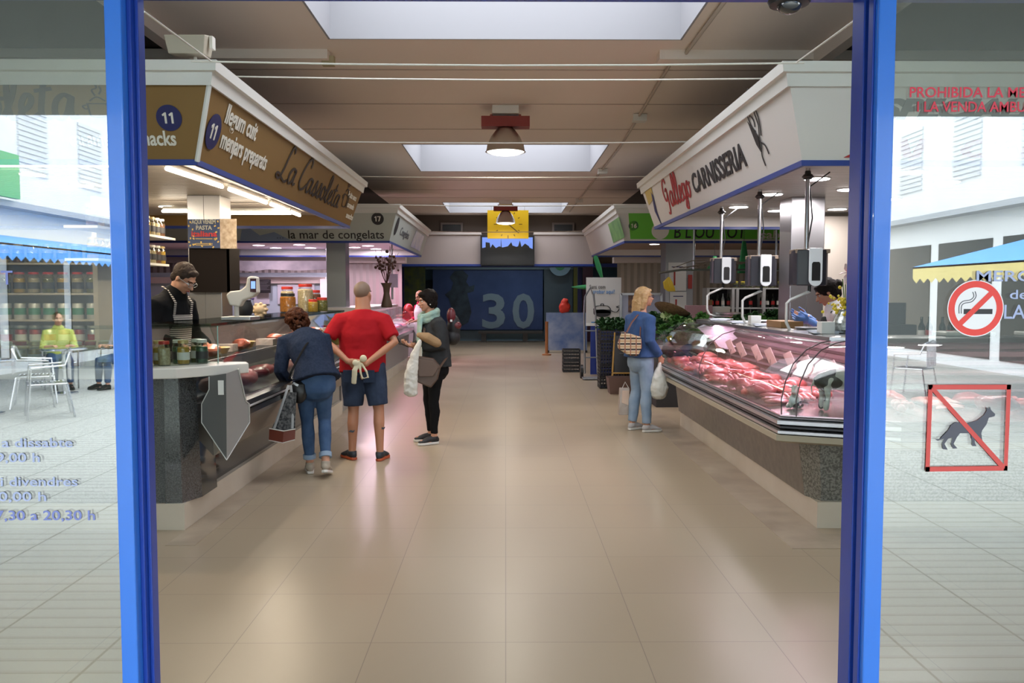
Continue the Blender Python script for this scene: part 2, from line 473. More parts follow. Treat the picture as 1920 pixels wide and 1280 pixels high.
MB().box((-14, -41.5, 0), (14, -38.5, 9)).obj('wall', STUCCO, e, False)
w = MB()
for i in range(7):
    for j in range(2): w.box((-10 + i * 3, -38.5, 3.6 + j * 2.7), (-8.8 + i * 3, -38.46, 5.2 + j * 2.7))
w.obj('shutter', LOUV, e, False)
# awnings
def awning(x0, x1, y0, y1, z, label, mm, valm, k=.3):
    t = thing('awning', label, 'awning', ((x0 + x1) / 2, (y0 + y1) / 2, z))
    MB().add([(x0, y0, z + k), (x1, y0, z), (x1, y1, z), (x0, y1, z + k), (x0, y0, z + k - .03), (x1, y0, z - .03), (x1, y1, z - .03), (x0, y1, z + k - .03)],
             [(0, 1, 2, 3), (7, 6, 5, 4), (0, 4, 5, 1), (1, 5, 6, 2), (2, 6, 7, 3), (3, 7, 4, 0)]).obj('cloth', mm, t, False)
    v = MB(); n = int(abs(y1 - y0) / .25)
    for i in range(n):
        ya = y0 + i * (y1 - y0) / n; yb = y0 + (i + 1) * (y1 - y0) / n
        v.add([(x1, ya, z), (x1, yb, z), (x1, yb, z - .2), (x1, (ya + yb) / 2, z - .28), (x1, ya, z - .2)], [(0, 1, 2, 3, 4)])
    v.obj('valance', valm, t, False)
AWB = mat('blue_awning_cloth', (.10, .35, .85), .7); VAL = mat('yellow_valance', (.75, .62, .25), .7)
awning(9.6, 7.0, -9.8, -3, 2.06, 'blue street awning with yellow scalloped valance', AWB, VAL, .65)
awning(-9.6, -8.0, -20, -5, 2.42, 'long blue awning with scalloped edge over the café front', AWB, AWB)
t = thing('signboard', 'green shop signboard on the building across the street', 'sign', (-9.9, -9, 3.0))
MB().box((-9.6, -12, 3.45), (-9.5, -7.5, 4.3)).obj('panel', mat('green_signboard', (.12, .45, .2), .5), t, False)
# ================================================================== STALL CANOPIES
SOFF = 2.65
LEDW = mat('warm_tube_light', (1, .9, .75), .5, emis=(1, .86, .68), estr=14)
LEDD = mat('ceiling_spot_glow', (1, .95, .95), .5, emis=(1, .93, .95), estr=12)
LEDP = mat('pink_spot_glow', (1, .8, .95), .5, emis=(1, .78, .95), estr=12)
SLAT = mat('slatted_soffit', (.58, .52, .45), .45)
DARKG = mat('canopy_top_dust', (.2, .19, .18), .9)
def canopy(name, label, path, loc, fascia, slat=SLAT, zb=2.5, zt=3.0, e=.15, soff=SOFF, trim=WHITE):
    """path runs so that the outside is on its right; closes back along its own straight line"""
    t = thing(name, label, 'canopy', loc)
    MB().sweep([(0, zb), (e, zt), (e, zt + .02), (-.02, zt + .02), (-.04, soff), (-.02, zb)], path).obj('fascia', fascia, t, False)
    MB().sweep([(e - .03, zt - .02), (e + .015, zt - .03), (e + .03, zt + .05), (e + .06, zt + .055), (e + .07, zt + .12), (e - .05, zt + .12)], path).obj('top_trim', trim, t, False)
    MB().sweep([(-.022, zb - .025), (.006, zb - .025), (.010, zb + .012), (-.022, zb + .012)], path).obj('edge_strip', BLUE_TRIM, t, False)
    X = [p[0] for p in path]; Y = [p[1] for p in path]
    MB().box((min(X), min(Y) + .01, zt + .02), (max(X), max(Y) - .01, zt + .06)).obj('roof_board', DARKG, t, False)
    sm = MB(); x0, x1, y0, y1 = min(X) + .04, max(X) - .04, min(Y) + .04, max(Y) - .04
    n = int((y1 - y0) / .12)
    for i in range(n):
        a = y0 + (y1 - y0) * i / n; b = y0 + (y1 - y0) * (i + 1) / n
        sm.box((x0, a + .006, soff), (x1, b - .006, soff + .02))
    sm.box((x0, y0, soff + .02), (x1, y1, soff + .03))
    sm.obj('slatted_soffit', slat, t, False)
    return t
# fascia materials -------------------------------------------------
BROWN = mat('brown_fascia', (.245, .145, .052), .5, spec=.2)
OFFW = mat('offwhite_fascia', (.74, .71, .68), .38)
PGREY = mat('pale_grey_fascia', (.52, .56, .52), .4)
GREEN = mat('green_fascia', (.14, .52, .05), .45)
INKB = mat('dark_ink', (.02, .018, .02), .5)
INKN = mat('navy_ink', (.012, .014, .10), .4)
INKW = mat('white_ink', (.75, .72, .64), .5)
INKR = mat('red_ink', (.42, .02, .02), .5)
INKG = mat('grey_ink', (.12, .12, .13), .5)
XL, XR, Y0, Y1 = -2.10, 2.03, 5.70, 11.2
E = .15
def face_pt(x_b, y_b, nx, ny, along, up, lift=.004):
    """point on a sloping fascia: foot (x_b,y_b), outward (nx,ny), up fraction of the slope"""
    sl = up * E
    return Vector((x_b + nx * (sl + lift), y_b + ny * (sl + lift), 2.5 + up * .5))
VS = lambda nx, ny: Vector((nx * E, ny * E, .5)).normalized()

# ---- stall 11 (brown) --------------------------------------------
c11 = canopy('market_canopy', 'brown illuminated market canopy numbered 11 above the delicatessen counter', [(-8.9, Y0), (XL, Y0), (XL, Y1), (-8.9, Y1)], (-5.5, 8.45, 2.5), BROWN)
MB().tube([face_pt(XL, Y0, 1, -1, 0, 0, .004), face_pt(XL, Y0, 1, -1, 0, 1, .004)], .018, 8).obj('corner_strip', WHITE, c11)
ux = Vector((1, 0, 0)); vF = VS(0, -1)
def on_front(px, py, d0=Y0, lift=.006):
    """where the sight line of a photograph pixel meets the sloping front fascia"""
    d = d0
    for _ in range(6):
        p = W(px, py, d); d = d0 - E * (p.z - 2.5) / .5 - lift
    return W(px, py, d)
def on_side(px, py, xb, sgn, lift=.006):
    lo, hi = 4.0, 22.0
    for _ in range(40):
        m = (lo + hi) / 2; p = W(px, py, m); xf = xb + sgn * (E * (p.z - 2.5) / .5 + lift)
        if (abs(p.x) > abs(xf)) : hi = m
        else: lo = m
    return W(px, py, (lo + hi) / 2)
def num_badge(par, c, u, v, r, s, m=INKN, ink=INKW):
    disc(par, c, u, v, r, m)
    uu = Vector(u).normalized(); vv = (Vector(v) - uu * Vector(v).dot(uu)).normalized(); nn_ = uu.cross(vv)
    if '1' in s:
        ONE = [(-.04, -.42), (.12, -.42), (.12, .42), (.0, .42), (-.22, .26), (-.16, .14), (-.04, .20)]
        SEV = [(-.26, .42), (.28, .42), (.28, .28), (.04, -.42), (-.14, -.42), (.08, .27), (-.26, .27)]
        xs = (-.30, .22)
        for ch, x in zip(s, xs):
            if ch == '6': text(par, '6', c + uu * r * (x - .17) - vv * r * .42 + nn_ * .005, u, v, r * 1.2, ink, bold=.004, name='number'); continue
            MB().prism([((a + x) * r, b * r) for a, b in (ONE if ch == '1' else SEV)], c + nn_ * .003, uu, vv, .003).obj('number', ink, par, False)
        return
    text(par, s, c - Vector(u).normalized() * r * .02 - Vector(v).normalized() * r * .42 + Vector(u).cross(Vector(v)).normalized() * .004, u, v, r * 1.15, ink, bold=.006, name='number', align='CENTER')
num_badge(c11, on_front(317, 221), ux, vF, (on_front(341, 221) - on_front(317, 221)).length, '11')
p1, p2 = on_front(268, 272), on_front(331, 272)
w_ = (p2 - p1).length
text(c11, 'snacks', p2 - ux * w_ * 1.17, ux, vF, .135, INKW, bold=.003, width=w_ * 1.17)
text(c11, 'caramels  i', on_front(131, 273), ux, vF, .135, INKW, bold=.003, width=w_ * 1.8)
uS = Vector((0, 1, 0)); vS = VS(1, 0)
num_badge(c11, on_side(400, 247, XL, 1), uS, vS, .125, '11')
a, b = on_side(420, 228, XL, 1), on_side(478, 262, XL, 1)
text(c11, 'llegum cuit', a, uS, vS, .19, INKW, bold=.004, width=b.y - a.y)
a, b = on_side(411, 275, XL, 1), on_side(498, 312, XL, 1)
text(c11, 'menjars preparats', a, uS, vS, .19, INKW, bold=.004, width=b.y - a.y)
for i, (s, py) in enumerate((('fruits secs', 366), ('caramels', 385), ('snacks', 405))):
    a = on_side(652 - i * 2, py + 2, XL, 1)
    text(c11, s, a, uS, vS, .10, INKW, bold=.003, width=.55 if i == 0 else .45)
# brush-script name: strokes in units of x-height 1
SCRIPT = {
 'L': ([[(1.25, 1.85), (1.15, 2.15), (.95, 2.1), (.75, 1.6), (.5, .7), (.25, .1), (.0, 0), (-.15, .18), (.05, .3), (.4, .12), (.8, -.05), (1.1, .1)]], 1.15),
 'a': ([[(.72, .85), (.5, 1.0), (.2, .75), (.08, .3), (.22, 0), (.5, .2), (.78, .95), (.68, .4), (.72, .05), (.95, .12)]], .92),
 'C': ([[(1.15, 1.65), (1.2, 2.0), (1.0, 2.2), (.6, 1.8), (.25, 1.0), (.15, .35), (.4, 0), (.8, .12), (1.1, .45)]], 1.12),
 's': ([[(.0, .1), (.3, .6), (.5, 1.08), (.55, .7), (.58, .3), (.35, 0), (.12, .12), (.35, .1), (.75, .15)]], .68),
 'o': ([[(.4, 1.0), (.15, .75), (.1, .3), (.3, 0), (.58, .3), (.6, .75), (.4, 1.0), (.5, .8), (.85, .85)]], .75),
 'l': ([[(.0, .1), (.4, .9), (.62, 1.7), (.5, 2.05), (.32, 1.6), (.2, .6), (.3, 0), (.6, .15)]], .55),
 'e': ([[(.0, .2), (.4, .5), (.55, .85), (.38, 1.0), (.15, .6), (.15, .15), (.4, 0), (.75, .2)]], .65),
 't': ([[(.5, 1.7), (.3, .9), (.18, .25), (.35, 0), (.65, .15)], [(.05, 1.15), (.7, 1.25)]], .6),
 ' ': ([], .4),
}
def script_word(par, s, origin, u, v, xh, width, m):
    adv = sum(SCRIPT[c][1] for c in s); kx = width / adv; x = 0; mb = MB()
    for c in s:
        st, w = SCRIPT[c]
        pen(mb, [[((x + px) * kx, py * xh) for px, py in q] for q in st], origin, u, v, xh * .26, .003)
        x += w
    return mb.obj('script_lettering', m, par, False)
a, b = on_side(519, 332, XL, 1), on_side(634, 385, XL, 1)
script_word(c11, 'La Cassoleta', a, uS, vS, .15, b.y - a.y, mat('brown_ink', (.035, .02, .015), .5))
a, b = on_front(-330, 222), on_front(148, 220)
script_word(c11, 'La Cassoleta', a, ux, vF, .155, (b - a).length, mat('brown_ink', (.035, .02, .015), .5))
def pot_logo(par, o, u, v, k):
    S = [[(0, .5), (.05, .1), (.2, 0), (.6, 0), (.75, .1), (.8, .5)], [(-.05, .5), (.85, .5)], [(-.05, .45), (-.2, .4), (-.1, .3), (.02, .32)], [(.1, .6), (.4, .75), (.72, .6)], [(.35, .8), (.25, 1.0), (.45, 1.1), (.35, 1.3)], [(.5, .85), (.6, 1.0), (.55, 1.15)], [(.9, .55), (1.05, .35), (.95, .1), (1.05, 0)], [(.7, .45), (1.1, .6)]]
    pen(MB(), [[(x * k, y * k) for x, y in s] for s in S], o, u, v, k * .07, .003).obj('pot_emblem', mat('brown_ink', (.035, .02, .015), .5), par, False)
pot_logo(c11, on_front(168, 219), ux, vF, .17); pot_logo(c11, on_side(640, 385, XL, 1), uS, vS, .3)
# tubes and round lamps under canopy 11
def tube_lamp(label, p, q, power, col=(1, .84, .62), group='warm tube lamps under canopy 11', m=LEDW):
    mid = (Vector(p) + Vector(q)) / 2; t = thing('tube_lamp', label, 'lamp', mid, 0, group)
    d = (Vector(q) - Vector(p)); L = d.length; d.normalize()
    MB().cyl(Vector(p) + Vector((0, 0, .035)), Vector(q) + Vector((0, 0, .035)), .02, n=8).obj('housing', WHITE, t)
    MB().tube([p, q], .017, 10, caps='round').obj('tube', m, t)
    l = bpy.data.lights.new('tube_glow', 'AREA'); l.shape = 'RECTANGLE'; l.size = .06; l.size_y = L; l.energy = power; l.color = col
    o = bpy.data.objects.new('tube_glow', l); COL.objects.link(o); o.location = mid - Vector((0, 0, .03))
    o.rotation_euler = (0, 0, math.atan2(d.y, d.x) - pi / 2); adopt(o, t)
    return t
TZ = SOFF - .06
def zhit(px, py, z):
    v = W(px, py, 1.0) - Vector((0, 0, EYE)); k = (z - EYE) / v.z; return Vector((v.x * k, v.y * k, z))
for i, (p, q, lab) in enumerate(((( 313, 316), (416, 350), 'nearest the street'), ((430, 355), (499, 380), 'in the middle'), ((508, 383), (562, 404), 'farthest from the street'))):
    tube_lamp('glowing warm tube lamp along the aisle edge of the brown canopy, ' + lab, zhit(*p, TZ), zhit(*q, TZ), 11)
p, q = W(407, 408, 9.6), W(545, 404, 9.6); p.z = q.z = TZ - .06
tube_lamp('warm tube lamp hung crosswise behind the steel pillar of the brown canopy', p, q, 10)
p, q = W(306, 404, 9.4), W(352, 404, 9.4); p.z = q.z = TZ - .06
tube_lamp('short tube lamp hung over the jar shelves left of the steel pillar', p, q, 4)
tube_lamp('long tube lamp under the brown canopy, seen through the left door glass', (-5.6, 6.45, TZ), (-3.05, 6.45, TZ), 34)
def spot(label, x, y, z, m, power, col, group, r=.10):
    t = thing('ceiling_spot', label, 'lamp', (x, y, z), 0, group)
    MB().lathe([(r + .015, 0), (r + .012, -.008), (r, -.010)], (x, y, z), 24).obj('ring', WHITE, t)
    MB().lathe([(r, -.009), (r * .98, -.013)], (x, y, z), 24).obj('diffuser', m, t)
    l = bpy.data.lights.new('spot_glow', 'AREA'); l.shape = 'DISK'; l.size = r * 2; l.energy = power; l.color = col
    o = bpy.data.objects.new('spot_glow', l); COL.objects.link(o); o.location = (x, y, z - .02); adopt(o, t)
for px, py, lab in ((314, 386, 'over the delicatessen jars beside the steel pillar'), (60, 325, 'in the brown canopy, nearest the street in the left door glass'), (153, 346, 'in the brown canopy, beside the blue frame in the left door glass')):
    p = zhit(px, py, SOFF); spot('white spot ' + lab, p.x, p.y, SOFF, LEDW, 9, (1, .88, .7), 'round spots under canopy 11')

# ---- butcher canopy (off-white) ------------------------------------
cB = canopy('market_canopy', 'off-white glossy market canopy of the butcher stall on the right', [(8.9, Y1 + .1), (XR, Y1 + .1), (XR, Y0), (8.9, Y0)], (5.5, 8.5, 2.5), OFFW, slat=mat('white_slatted_soffit', (.62, .60, .58), .4))
uB = Vector((0, -1, 0)); vB = VS(-1, 0)
FB = lambda px, py: on_side(px, py, XR, -1)
a, b = FB(1302, 362), FB(1402, 318)
text(cB, 'CARNISSERIA', a, uB, vB, .27, INKB, bold=.007, width=abs(b.y - a.y), shear=.15)
a, b = FB(1249, 392), FB(1300, 376)
SCR2 = {'G': ([[(1.0, 1.7), (.8, 2.05), (.35, 1.8), (.1, 1.2), (.2, .65), (.5, .55), (.8, .9), (.85, 1.3), (.55, 1.2), (.85, 1.3), (.75, .3), (.5, -.4), (.2, -.35)]], 1.1),
 'g': ([[(.6, .9), (.3, 1.0), (.08, .5), (.25, .05), (.5, .2), (.68, .95), (.6, 0), (.45, -.6), (.15, -.5), (.4, -.1), (.85, .2)]], .8)}
SCRIPT.update(SCR2)
o_ = FB(1251, 391); e_ = FB(1300, 372)
script_word(cB, 'Gallego', o_, uB, vB, .165, abs(e_.y - o_.y), INKR)
# hand drawn with knife (line drawing) and the yellow corner picture
HK = [[(.2, .9), (.15, 1.3), (.3, 1.55), (.4, 1.3), (.35, 1.0)], [(.4, 1.3), (.5, 1.65), (.62, 1.4), (.55, 1.1)], [(.62, 1.45), (.75, 1.7), (.85, 1.4), (.75, 1.0)], [(.2, .9), (.3, .7), (.45, .6)], [(.75, 1.0), (.8, .7), (.65, .4), (.6, .1)], [(.45, 1.0), (.55, .85), (.5, .7)], [(.9, 1.2), (.95, .8), (.8, .4)], [(.6, .1), (.45, -.1), (.5, -.4)], [(.62, .25), (.9, .1), (1.0, -.15)]]
o_ = FB(1418, 290); k = .28
kb = pen(MB(), [[(x * k, y * k) for x, y in s] for s in HK], o_, uB, vB, .016, .003)
kb.prism([(.05 * k, .95 * k), (.55 * k, .45 * k), (.45 * k, .0), (.25 * k, .25 * k)], o_, uB, vB, .003)
kb.obj('hand_and_knife_drawing', INKB, cB, False)
o_ = FB(1213, 357)
MB().prism([(0, -.0), (0, .0), (-.05, .34), (.5, .36), (.42, .05)], FB(1217, 385), uB, vB, .002).obj('yellow_corner_picture', mat('yellow_print', (.6, .45, .12), .5), cB, False)
MB().prism([(0, 0), (.1, .25), (.17, .2), (.12, -.02), (.2, -.25)], FB(1228, 396), uB, vB, .003).obj('dark_bird_print', INKN, cB, False)
a, b = W(1611, 219, 5.45), W(2060, 219, 5.45)
FF = lambda px, py: on_front(px, py)
a, b = FF(1612, 221), FF(2075, 221)
text(cB, 'ESPECIALITAT', a, ux, vF, .17, INKG, bold=.010, shear=.25, width=(b - a).length)
a, b = FF(1592, 293), FF(2100, 293)
text(cB, 'XAI I CABRIT', a, ux, vF, .16, INKR, bold=.008, shear=.2, width=(b - a).length)
for px, py, lab in ((1532, 334, 'nearest the aisle corner of the butcher canopy'), (1447, 363, 'second along the aisle edge of the butcher canopy'), (1385, 387, 'farthest along the aisle edge of the butcher canopy'), (1592, 354, 'just left of the right blue door frame under the butcher canopy'), (1457, 394, 'left of the wide steel pillar of the butcher'), (1570, 391, 'right of the wide steel pillar of the butcher'), (1710, 321, 'seen through the right door glass nearest the street'), (1776, 340, 'second from the blue frame in the right door glass'), (1668, 372, 'touching the blue frame in the right door glass')):
    p = zhit(px, py, SOFF); spot('bright spot ' + lab, p.x, p.y, SOFF, LEDD, 9, (1, .93, .95), 'round spots under the butcher canopy', .11)

# ---- stall 17 and 16 behind ------------------------------------------
Y2, Y3 = 14.3, 19.7
c17 = canopy('market_canopy', 'pale grey market canopy numbered 17 of the frozen food stall', [(-8.9, Y2), (-2.0, Y2), (-2.0, Y3), (-8.9, Y3)], (-5.5, 17, 2.5), PGREY, slat=mat('pinkish_soffit', (.6, .5, .55), .5))
F17 = lambda px, py: on_front(px, py, Y2)
num_badge(c17, F17(708, 410), ux, vF, .105, '17', INKB)
a, b = F17(518, 447), F17(719, 446)
text(c17, '... la mar de congelats', a, ux, vF, .21, INKB, bold=.001, width=(b - a).length)
MB().prism([(0, 0), (.9, 0), (.6, .16), (.35, .1), (.2, .22), (.05, .2)], F17(450, 452), ux, vF, .002).obj('watercolour_wash', mat('blue_wash', (.25, .33, .5), .5), c17, False)
p = on_side(744, 424, -2.0, 1)
disc(c17, p, uS, vS, .16, INKB)
text(c17, 'Congelats', on_side(749, 440, -2.0, 1), uS, vS, .22, INKG, width=1.3)
MB().prism([(0, 0), (1.9, 0), (1.9, .36), (.25, .36)], on_side(769, 462, -2.0, 1), uS, vS, .002).obj('pale_photo_panel', mat('pale_ice_print', (.62, .6, .66), .15, noise=(3, .3, (.35, .35, .55))), c17, False)
for px, py, lab in ((485, 458, 'nearest the steel pillar'), (517, 463, 'second from the steel pillar'), (561, 457, 'third, above the menu board'), (582, 463, 'beside the thin hanging rod'), (690, 459, 'above the dried branches'), (705, 465, 'just right of the grey pillar'), (665, 462, 'touching the grey pillar')):
    p = zhit(px, py + 1, SOFF); p.y = min(max(p.y, Y2 + .4), Y3 - .3)
    spot('round pinkish spot in the frozen food canopy, ' + lab, p.x, p.y, SOFF, LEDP, 20, (1, .76, .93), 'pinkish spots under canopy 17', .12)
c16 = canopy('market_canopy', 'green and white market canopy numbered 16 of the fruit stall', [(8.9, Y3), (2.05, Y3), (2.05, Y2), (8.9, Y2)], (5.5, 17, 2.5), OFFW, slat=mat('brown_soffit', (.33, .25, .2), .6))
a = F17(1182, 448); k = (F17(1282, 448) - a).length / 100
MB().prism([(0, 0), (6.0, 0), (6.0, .47), (-.06, .47)], a, ux, vF, .003).obj('green_sign_panel', GREEN, c16, False)
num_badge(c16, F17(1188, 423), ux, vF, .085, '16')
disc(c16, F17(1238, 432), ux, vF, .15, OFFW, 'white_patch', .006)
a, b = F17(1262, 446), F17(1395, 446)
text(c16, "B L'OU TOT", a + Vector((0, -.01, 0)), ux, vF, .30, INKB, bold=.002, width=(b - a).length)
a, b = F17(1425, 447), F17(1592, 447)
text(c16, 'sabor   fruit de', a + Vector((0, -.01, 0)), ux, vF, .2, INKW, bold=.004, width=(b - a).length)
MB().prism([(0, 0), (-1.5, 0), (-1.5, .36), (.0, .36)], on_side(1150, 455, 2.05, -1), -uB, vB, -.002).obj('green_photo_panel', mat('green_print', (.25, .45, .15), .4, noise=(4, .4, (.1, .25, .1))), c16, False)
p = zhit(1227, 457, SOFF); spot('round white spot under the green canopy edge beside the number 16', p.x, max(p.y, Y2 + .4), SOFF, LEDD, 8, (1, .95, .9), 'white lamps under canopy 16', .1)
tube_lamp('long white tube lamp under the green canopy behind the butcher pillar', (3.9, 15.2, 2.56), (7.0, 15.2, 2.56), 14, (1, .95, .9), 'white lamps under canopy 16', LEDD)

# ---- end wall canopy fronts -------------------------------------------
PINKW = mat('pale_end_panel', (.42, .36, .345), .5)
for px0, px1, lab in ((745, 901, 'plain pale sign box on the end wall left of the screen'), (1002, 1112, 'plain pale sign box on the end wall right of the screen')):
    a, b = W(px0, 495, 24.5), W(px1, 440, 24.5)
    t = thing('sign_box', lab, 'sign box', (a.x, 24.5, a.z), 0, 'plain sign boxes on the end wall')
    MB().box((a.x, 24.5, a.z), (b.x, 25.3, b.z)).obj('box', PINKW, t, False)
    MB().box((a.x - .02, 24.46, b.z), (b.x + .02, 25.3, b.z + .07)).obj('top_trim', mat('pale_trim', (.5, .45, .42), .5), t, False)
    MB().box((a.x - .02, 24.46, a.z - .06), (b.x + .02, 25.3, a.z)).obj('edge_strip', BLUE_TRIM, t, False)
for px, lab in ((847, 'left'), (1056, 'right')):
    a, b = W(px - 17, 433, 25.3), W(px + 17, 421, 25.3)
    t = thing('air_vent', 'black rectangular air vent high on the end wall, %s of the yellow clock' % lab, 'vent', (a.x, 25.3, a.z), 0, 'air vents on the end wall')
    MB().box((a.x, 25.28, a.z), (b.x, 25.38, b.z)).obj('opening', BLACK, t, False)
    MB().box((a.x - .06, 25.3, a.z - .06), (a.x, 25.39, b.z + .06)).box((b.x, 25.3, a.z - .06), (b.x + .06, 25.39, b.z + .06)).box((a.x, 25.3, b.z), (b.x, 25.39, b.z + .06)).box((a.x, 25.3, a.z - .06), (b.x, 25.39, a.z)).obj('frame', mat('vent_frame', (.16, .13, .12), .6), t, False)
# television
a, b = W(901, 497, 24.3), W(1002, 441, 24.3)
t = thing('television', 'wide screen on the end wall showing a dark skyline against a blue sky', 'screen', (a.x, 24.3, a.z))
MB().box((a.x, 24.3, a.z), (b.x, 25.37, b.z)).obj('housing', BLACK, t, False)
SCRN = mat('screen_dark_trees', (.01, .01, .012), .3, emis=(.05, .045, .05), estr=.02)
MB().box((a.x + .03, 24.29, a.z + .03), (b.x - .03, 24.3, b.z - .03)).obj('display', SCRN, t, False)
mb = MB(); L = b.x - a.x - .1; o = Vector((a.x + .05, 24.285, 0)); base = a.z + .45
mb.prism([(0, .05), (.15, .08), (.3, 0), (.5, .1), (.7, .03), (.9, .12), (1.1, .05), (1.3, .1), (L, .02), (L, .36), (0, .36)], (a.x + .05, 24.284, base - .0), (1, 0, 0), (0, 0, 1), .002)
mb.obj('sky_image', mat('screen_sky', (.05, .08, .2), .3, emis=(.12, .2, .55), estr=1.0), t, False)
mb = MB().prism([(0, 0), (.1, 0), (.1, .22), (.22, .2), (.24, .05), (.3, .16), (.4, .05), (.54, .06), (.55, .34), (.57, .06), (.75, .1), (.85, .22), (.91, .06), (1.05, .1), (1.1, .27), (1.15, .08), (1.25, .18), (1.37, .1), (1.4, 0)], (a.x + .05, 24.27, base), (1, 0, 0), (0, 0, 1), -.004)
mb.obj('skyline_image', SCRN, t, False)
# yellow clock
a, b = W(914, 447, 22.6), W(991, 394, 22.6); c = (a + b) / 2
t = thing('wall_clock', 'large square yellow clock hanging in the aisle under the skylight', 'clock', c)
MB().box((a.x, 22.6, a.z), (b.x, 22.66, b.z)).obj('face', mat('clock_yellow_glow', (.78, .50, .01), .5, emis=(.8, .5, .01), estr=.15), t, False)  # face brightened by a weak glow of its own
mb = MB()
for i in range(12):
    th = pi / 2 - i * pi / 6; q = Vector((cos(th), 0, sin(th)))
    mb.cbox(c + q * .34 + Vector((0, -.03 - .01, 0)), (.09 if i % 3 == 0 else .05, .01, .022), Euler((0, -th, 0)))
mb.obj('hour_mark', mat('clock_mark', (.25, .13, .01), .5), t, False)
mb = MB()
mb.cbox(c + Vector((.13, -.045, -.10)), (.42, .01, .025), Euler((0, radians(40), 0))); mb.cbox(c + Vector((-.07, -.045, .07)), (.26, .01, .03), Euler((0, radians(48), 0)))
mb.obj('hands', mat('clock_hand', (.16, .08, .01), .5), t, False)
for sx in (-.45, .45): MB().cyl(c + Vector((sx, 0, (b.z - a.z) / 2)), (c.x + sx, 22.63, CEIL), .008, n=6).obj('cord', STEEL_D, t)

# ------------------------------------------------------------------ high-bay lamps
def highbay(px, d, label):
    x = W(px, 560, d).x; t = thing('high_bay_lamp', label, 'lamp', (x, d, CEIL), 0, 'aluminium dome lamps over the aisle')
    MB().box((x - .17, d - .13, CEIL - .10), (x + .17, d + .13, CEIL - .001)).obj('ballast_box', WHITE_PL, t, False)
    MB().box((x - .31, d - .1, CEIL - .26), (x + .31, d + .1, CEIL - .13)).box((x - .2, d - .05, CEIL - .13), (x - .17, d + .05, CEIL - .1)).box((x + .17, d - .05, CEIL - .13), (x + .2, d + .05, CEIL - .1)).obj('bracket', mat('red_bracket', (.28, .03, .02), .5), t, False)
    z = CEIL - .26
    MB().lathe([(.09, 0), (.13, -.04), (.19, -.12), (.235, -.22), (.25, -.30), (.262, -.31), (.25, -.315), (.235, -.305)], (x, d, z), 32).obj('reflector', mat('spun_aluminium', (.60, .57, .53), .3, .9), t, True)
    MB().lathe([(.24, -.31), (.18, -.335), (.08, -.35)], (x, d, z), 32).obj('diffuser', mat('lamp_glow', (1, .95, .85), .5, emis=(1, .93, .8), estr=3.5), t, True)
    l = bpy.data.lights.new('lamp_light', 'AREA'); l.shape = 'DISK'; l.size = .46; l.energy = 22; l.color = (1, .92, .8)
    o = bpy.data.objects.new('lamp_light', l); COL.objects.link(o); o.location = (x, d, z - .37); adopt(o, t)
highbay(948, 10.8, 'aluminium dome lamp on a red bracket, the larger one over the front of the aisle')
highbay(948, 21.5, 'aluminium dome lamp on a red bracket in front of the yellow clock')

# ------------------------------------------------------------------ ceiling conduits, cables, loudspeaker
cond = mat('conduit_paint', (.52, .45, .38), .6)
t = thing('cable_conduit', 'painted conduit pipe running along the ceiling right of the skylights', 'pipe', (1.9, 5, CEIL))
MB().tube([(1.78, 3.0, 3.97), (1.78, 8.3, 3.97)], .018, 8).tube([(1.70, 8.6, 3.97), (1.85, 13.4, 3.97), (1.85, 24, 3.97)], .018, 8).obj('pipe', cond, t)
for y, x in ((11.2, 1.79), (16.0, 1.86), (21.0, 1.86)): MB().box((x - .09, y - .07, 3.90), (x + .09, y + .07, 3.99)).obj('junction_box', WHITE_PL, t, False)
t = thing('junction_box', 'small cream junction box on the ceiling left of the front skylight', 'box', W(616, 112, 8.4))
p = t.location; MB().box((p.x - .06, p.y - .04, p.z - .06), (p.x + .06, p.y + .04, p.z + .03)).obj('cover', mat('aged_cream', (.45, .38, .22), .6), t, False)
wires = [((395, 115), 5.25, (1472, 118), 5.25, .006, 'taut white cable strung across the aisle between the two front canopies'), ((440, 143), 6.6, (1440, 147), 6.6, .006, 'thin grey cable sagging across the aisle behind the white cable'), ((545, 264), 9.0, (1330, 265), 9.0, .007, 'pale cable across the aisle in front of the aluminium lamp'), ((640, 330), 11.3, (1260, 330), 11.3, .006, 'pale cable across the aisle at the far end of the front canopies'), ((745, 384), 14, (1160, 384), 14, .008, 'pale cable between the two rear canopies'), ((812, 434), 20, (1098, 433), 20, .009, 'pale cable across the aisle in front of the yellow clock')]
for p, d0, q, d1, r, lab in wires:
    a, b = W(*p, d0), W(*q, d1); a.x -= .12; b.x += .12; m_ = (a + b) / 2 - Vector((0, 0, .02))
    c_ = MB().tube([a, (a * .75 + b * .25) - Vector((0, 0, .015)), m_, (a * .25 + b * .75) - Vector((0, 0, .015)), b], r, 6).obj('overhead_cable', WHITE_PL, None)
    tag(c_, lab, 'cable', 'cables across the aisle')
for sgn, x, lab in ((-1, 272, 'left'), (1, 1600, 'right')):
    a = W(270, 22, 4.0) if sgn < 0 else W(1606, 36, 4.0); b = W(398, 116, 5.3) if sgn < 0 else W(1492, 118, 5.3)
    tag(MB().tube([a, b], .005, 6).obj('overhead_cable', WHITE_PL, None), 'slanting pale cable from the door header to the %s front canopy corner' % lab, 'cable', 'slanting cables at the entrance')
p = W(360, 84, 5.6); t = thing('loudspeaker', 'cream loudspeaker box standing on the corner of the brown canopy', 'speaker', (p.x, p.y, 3.12))
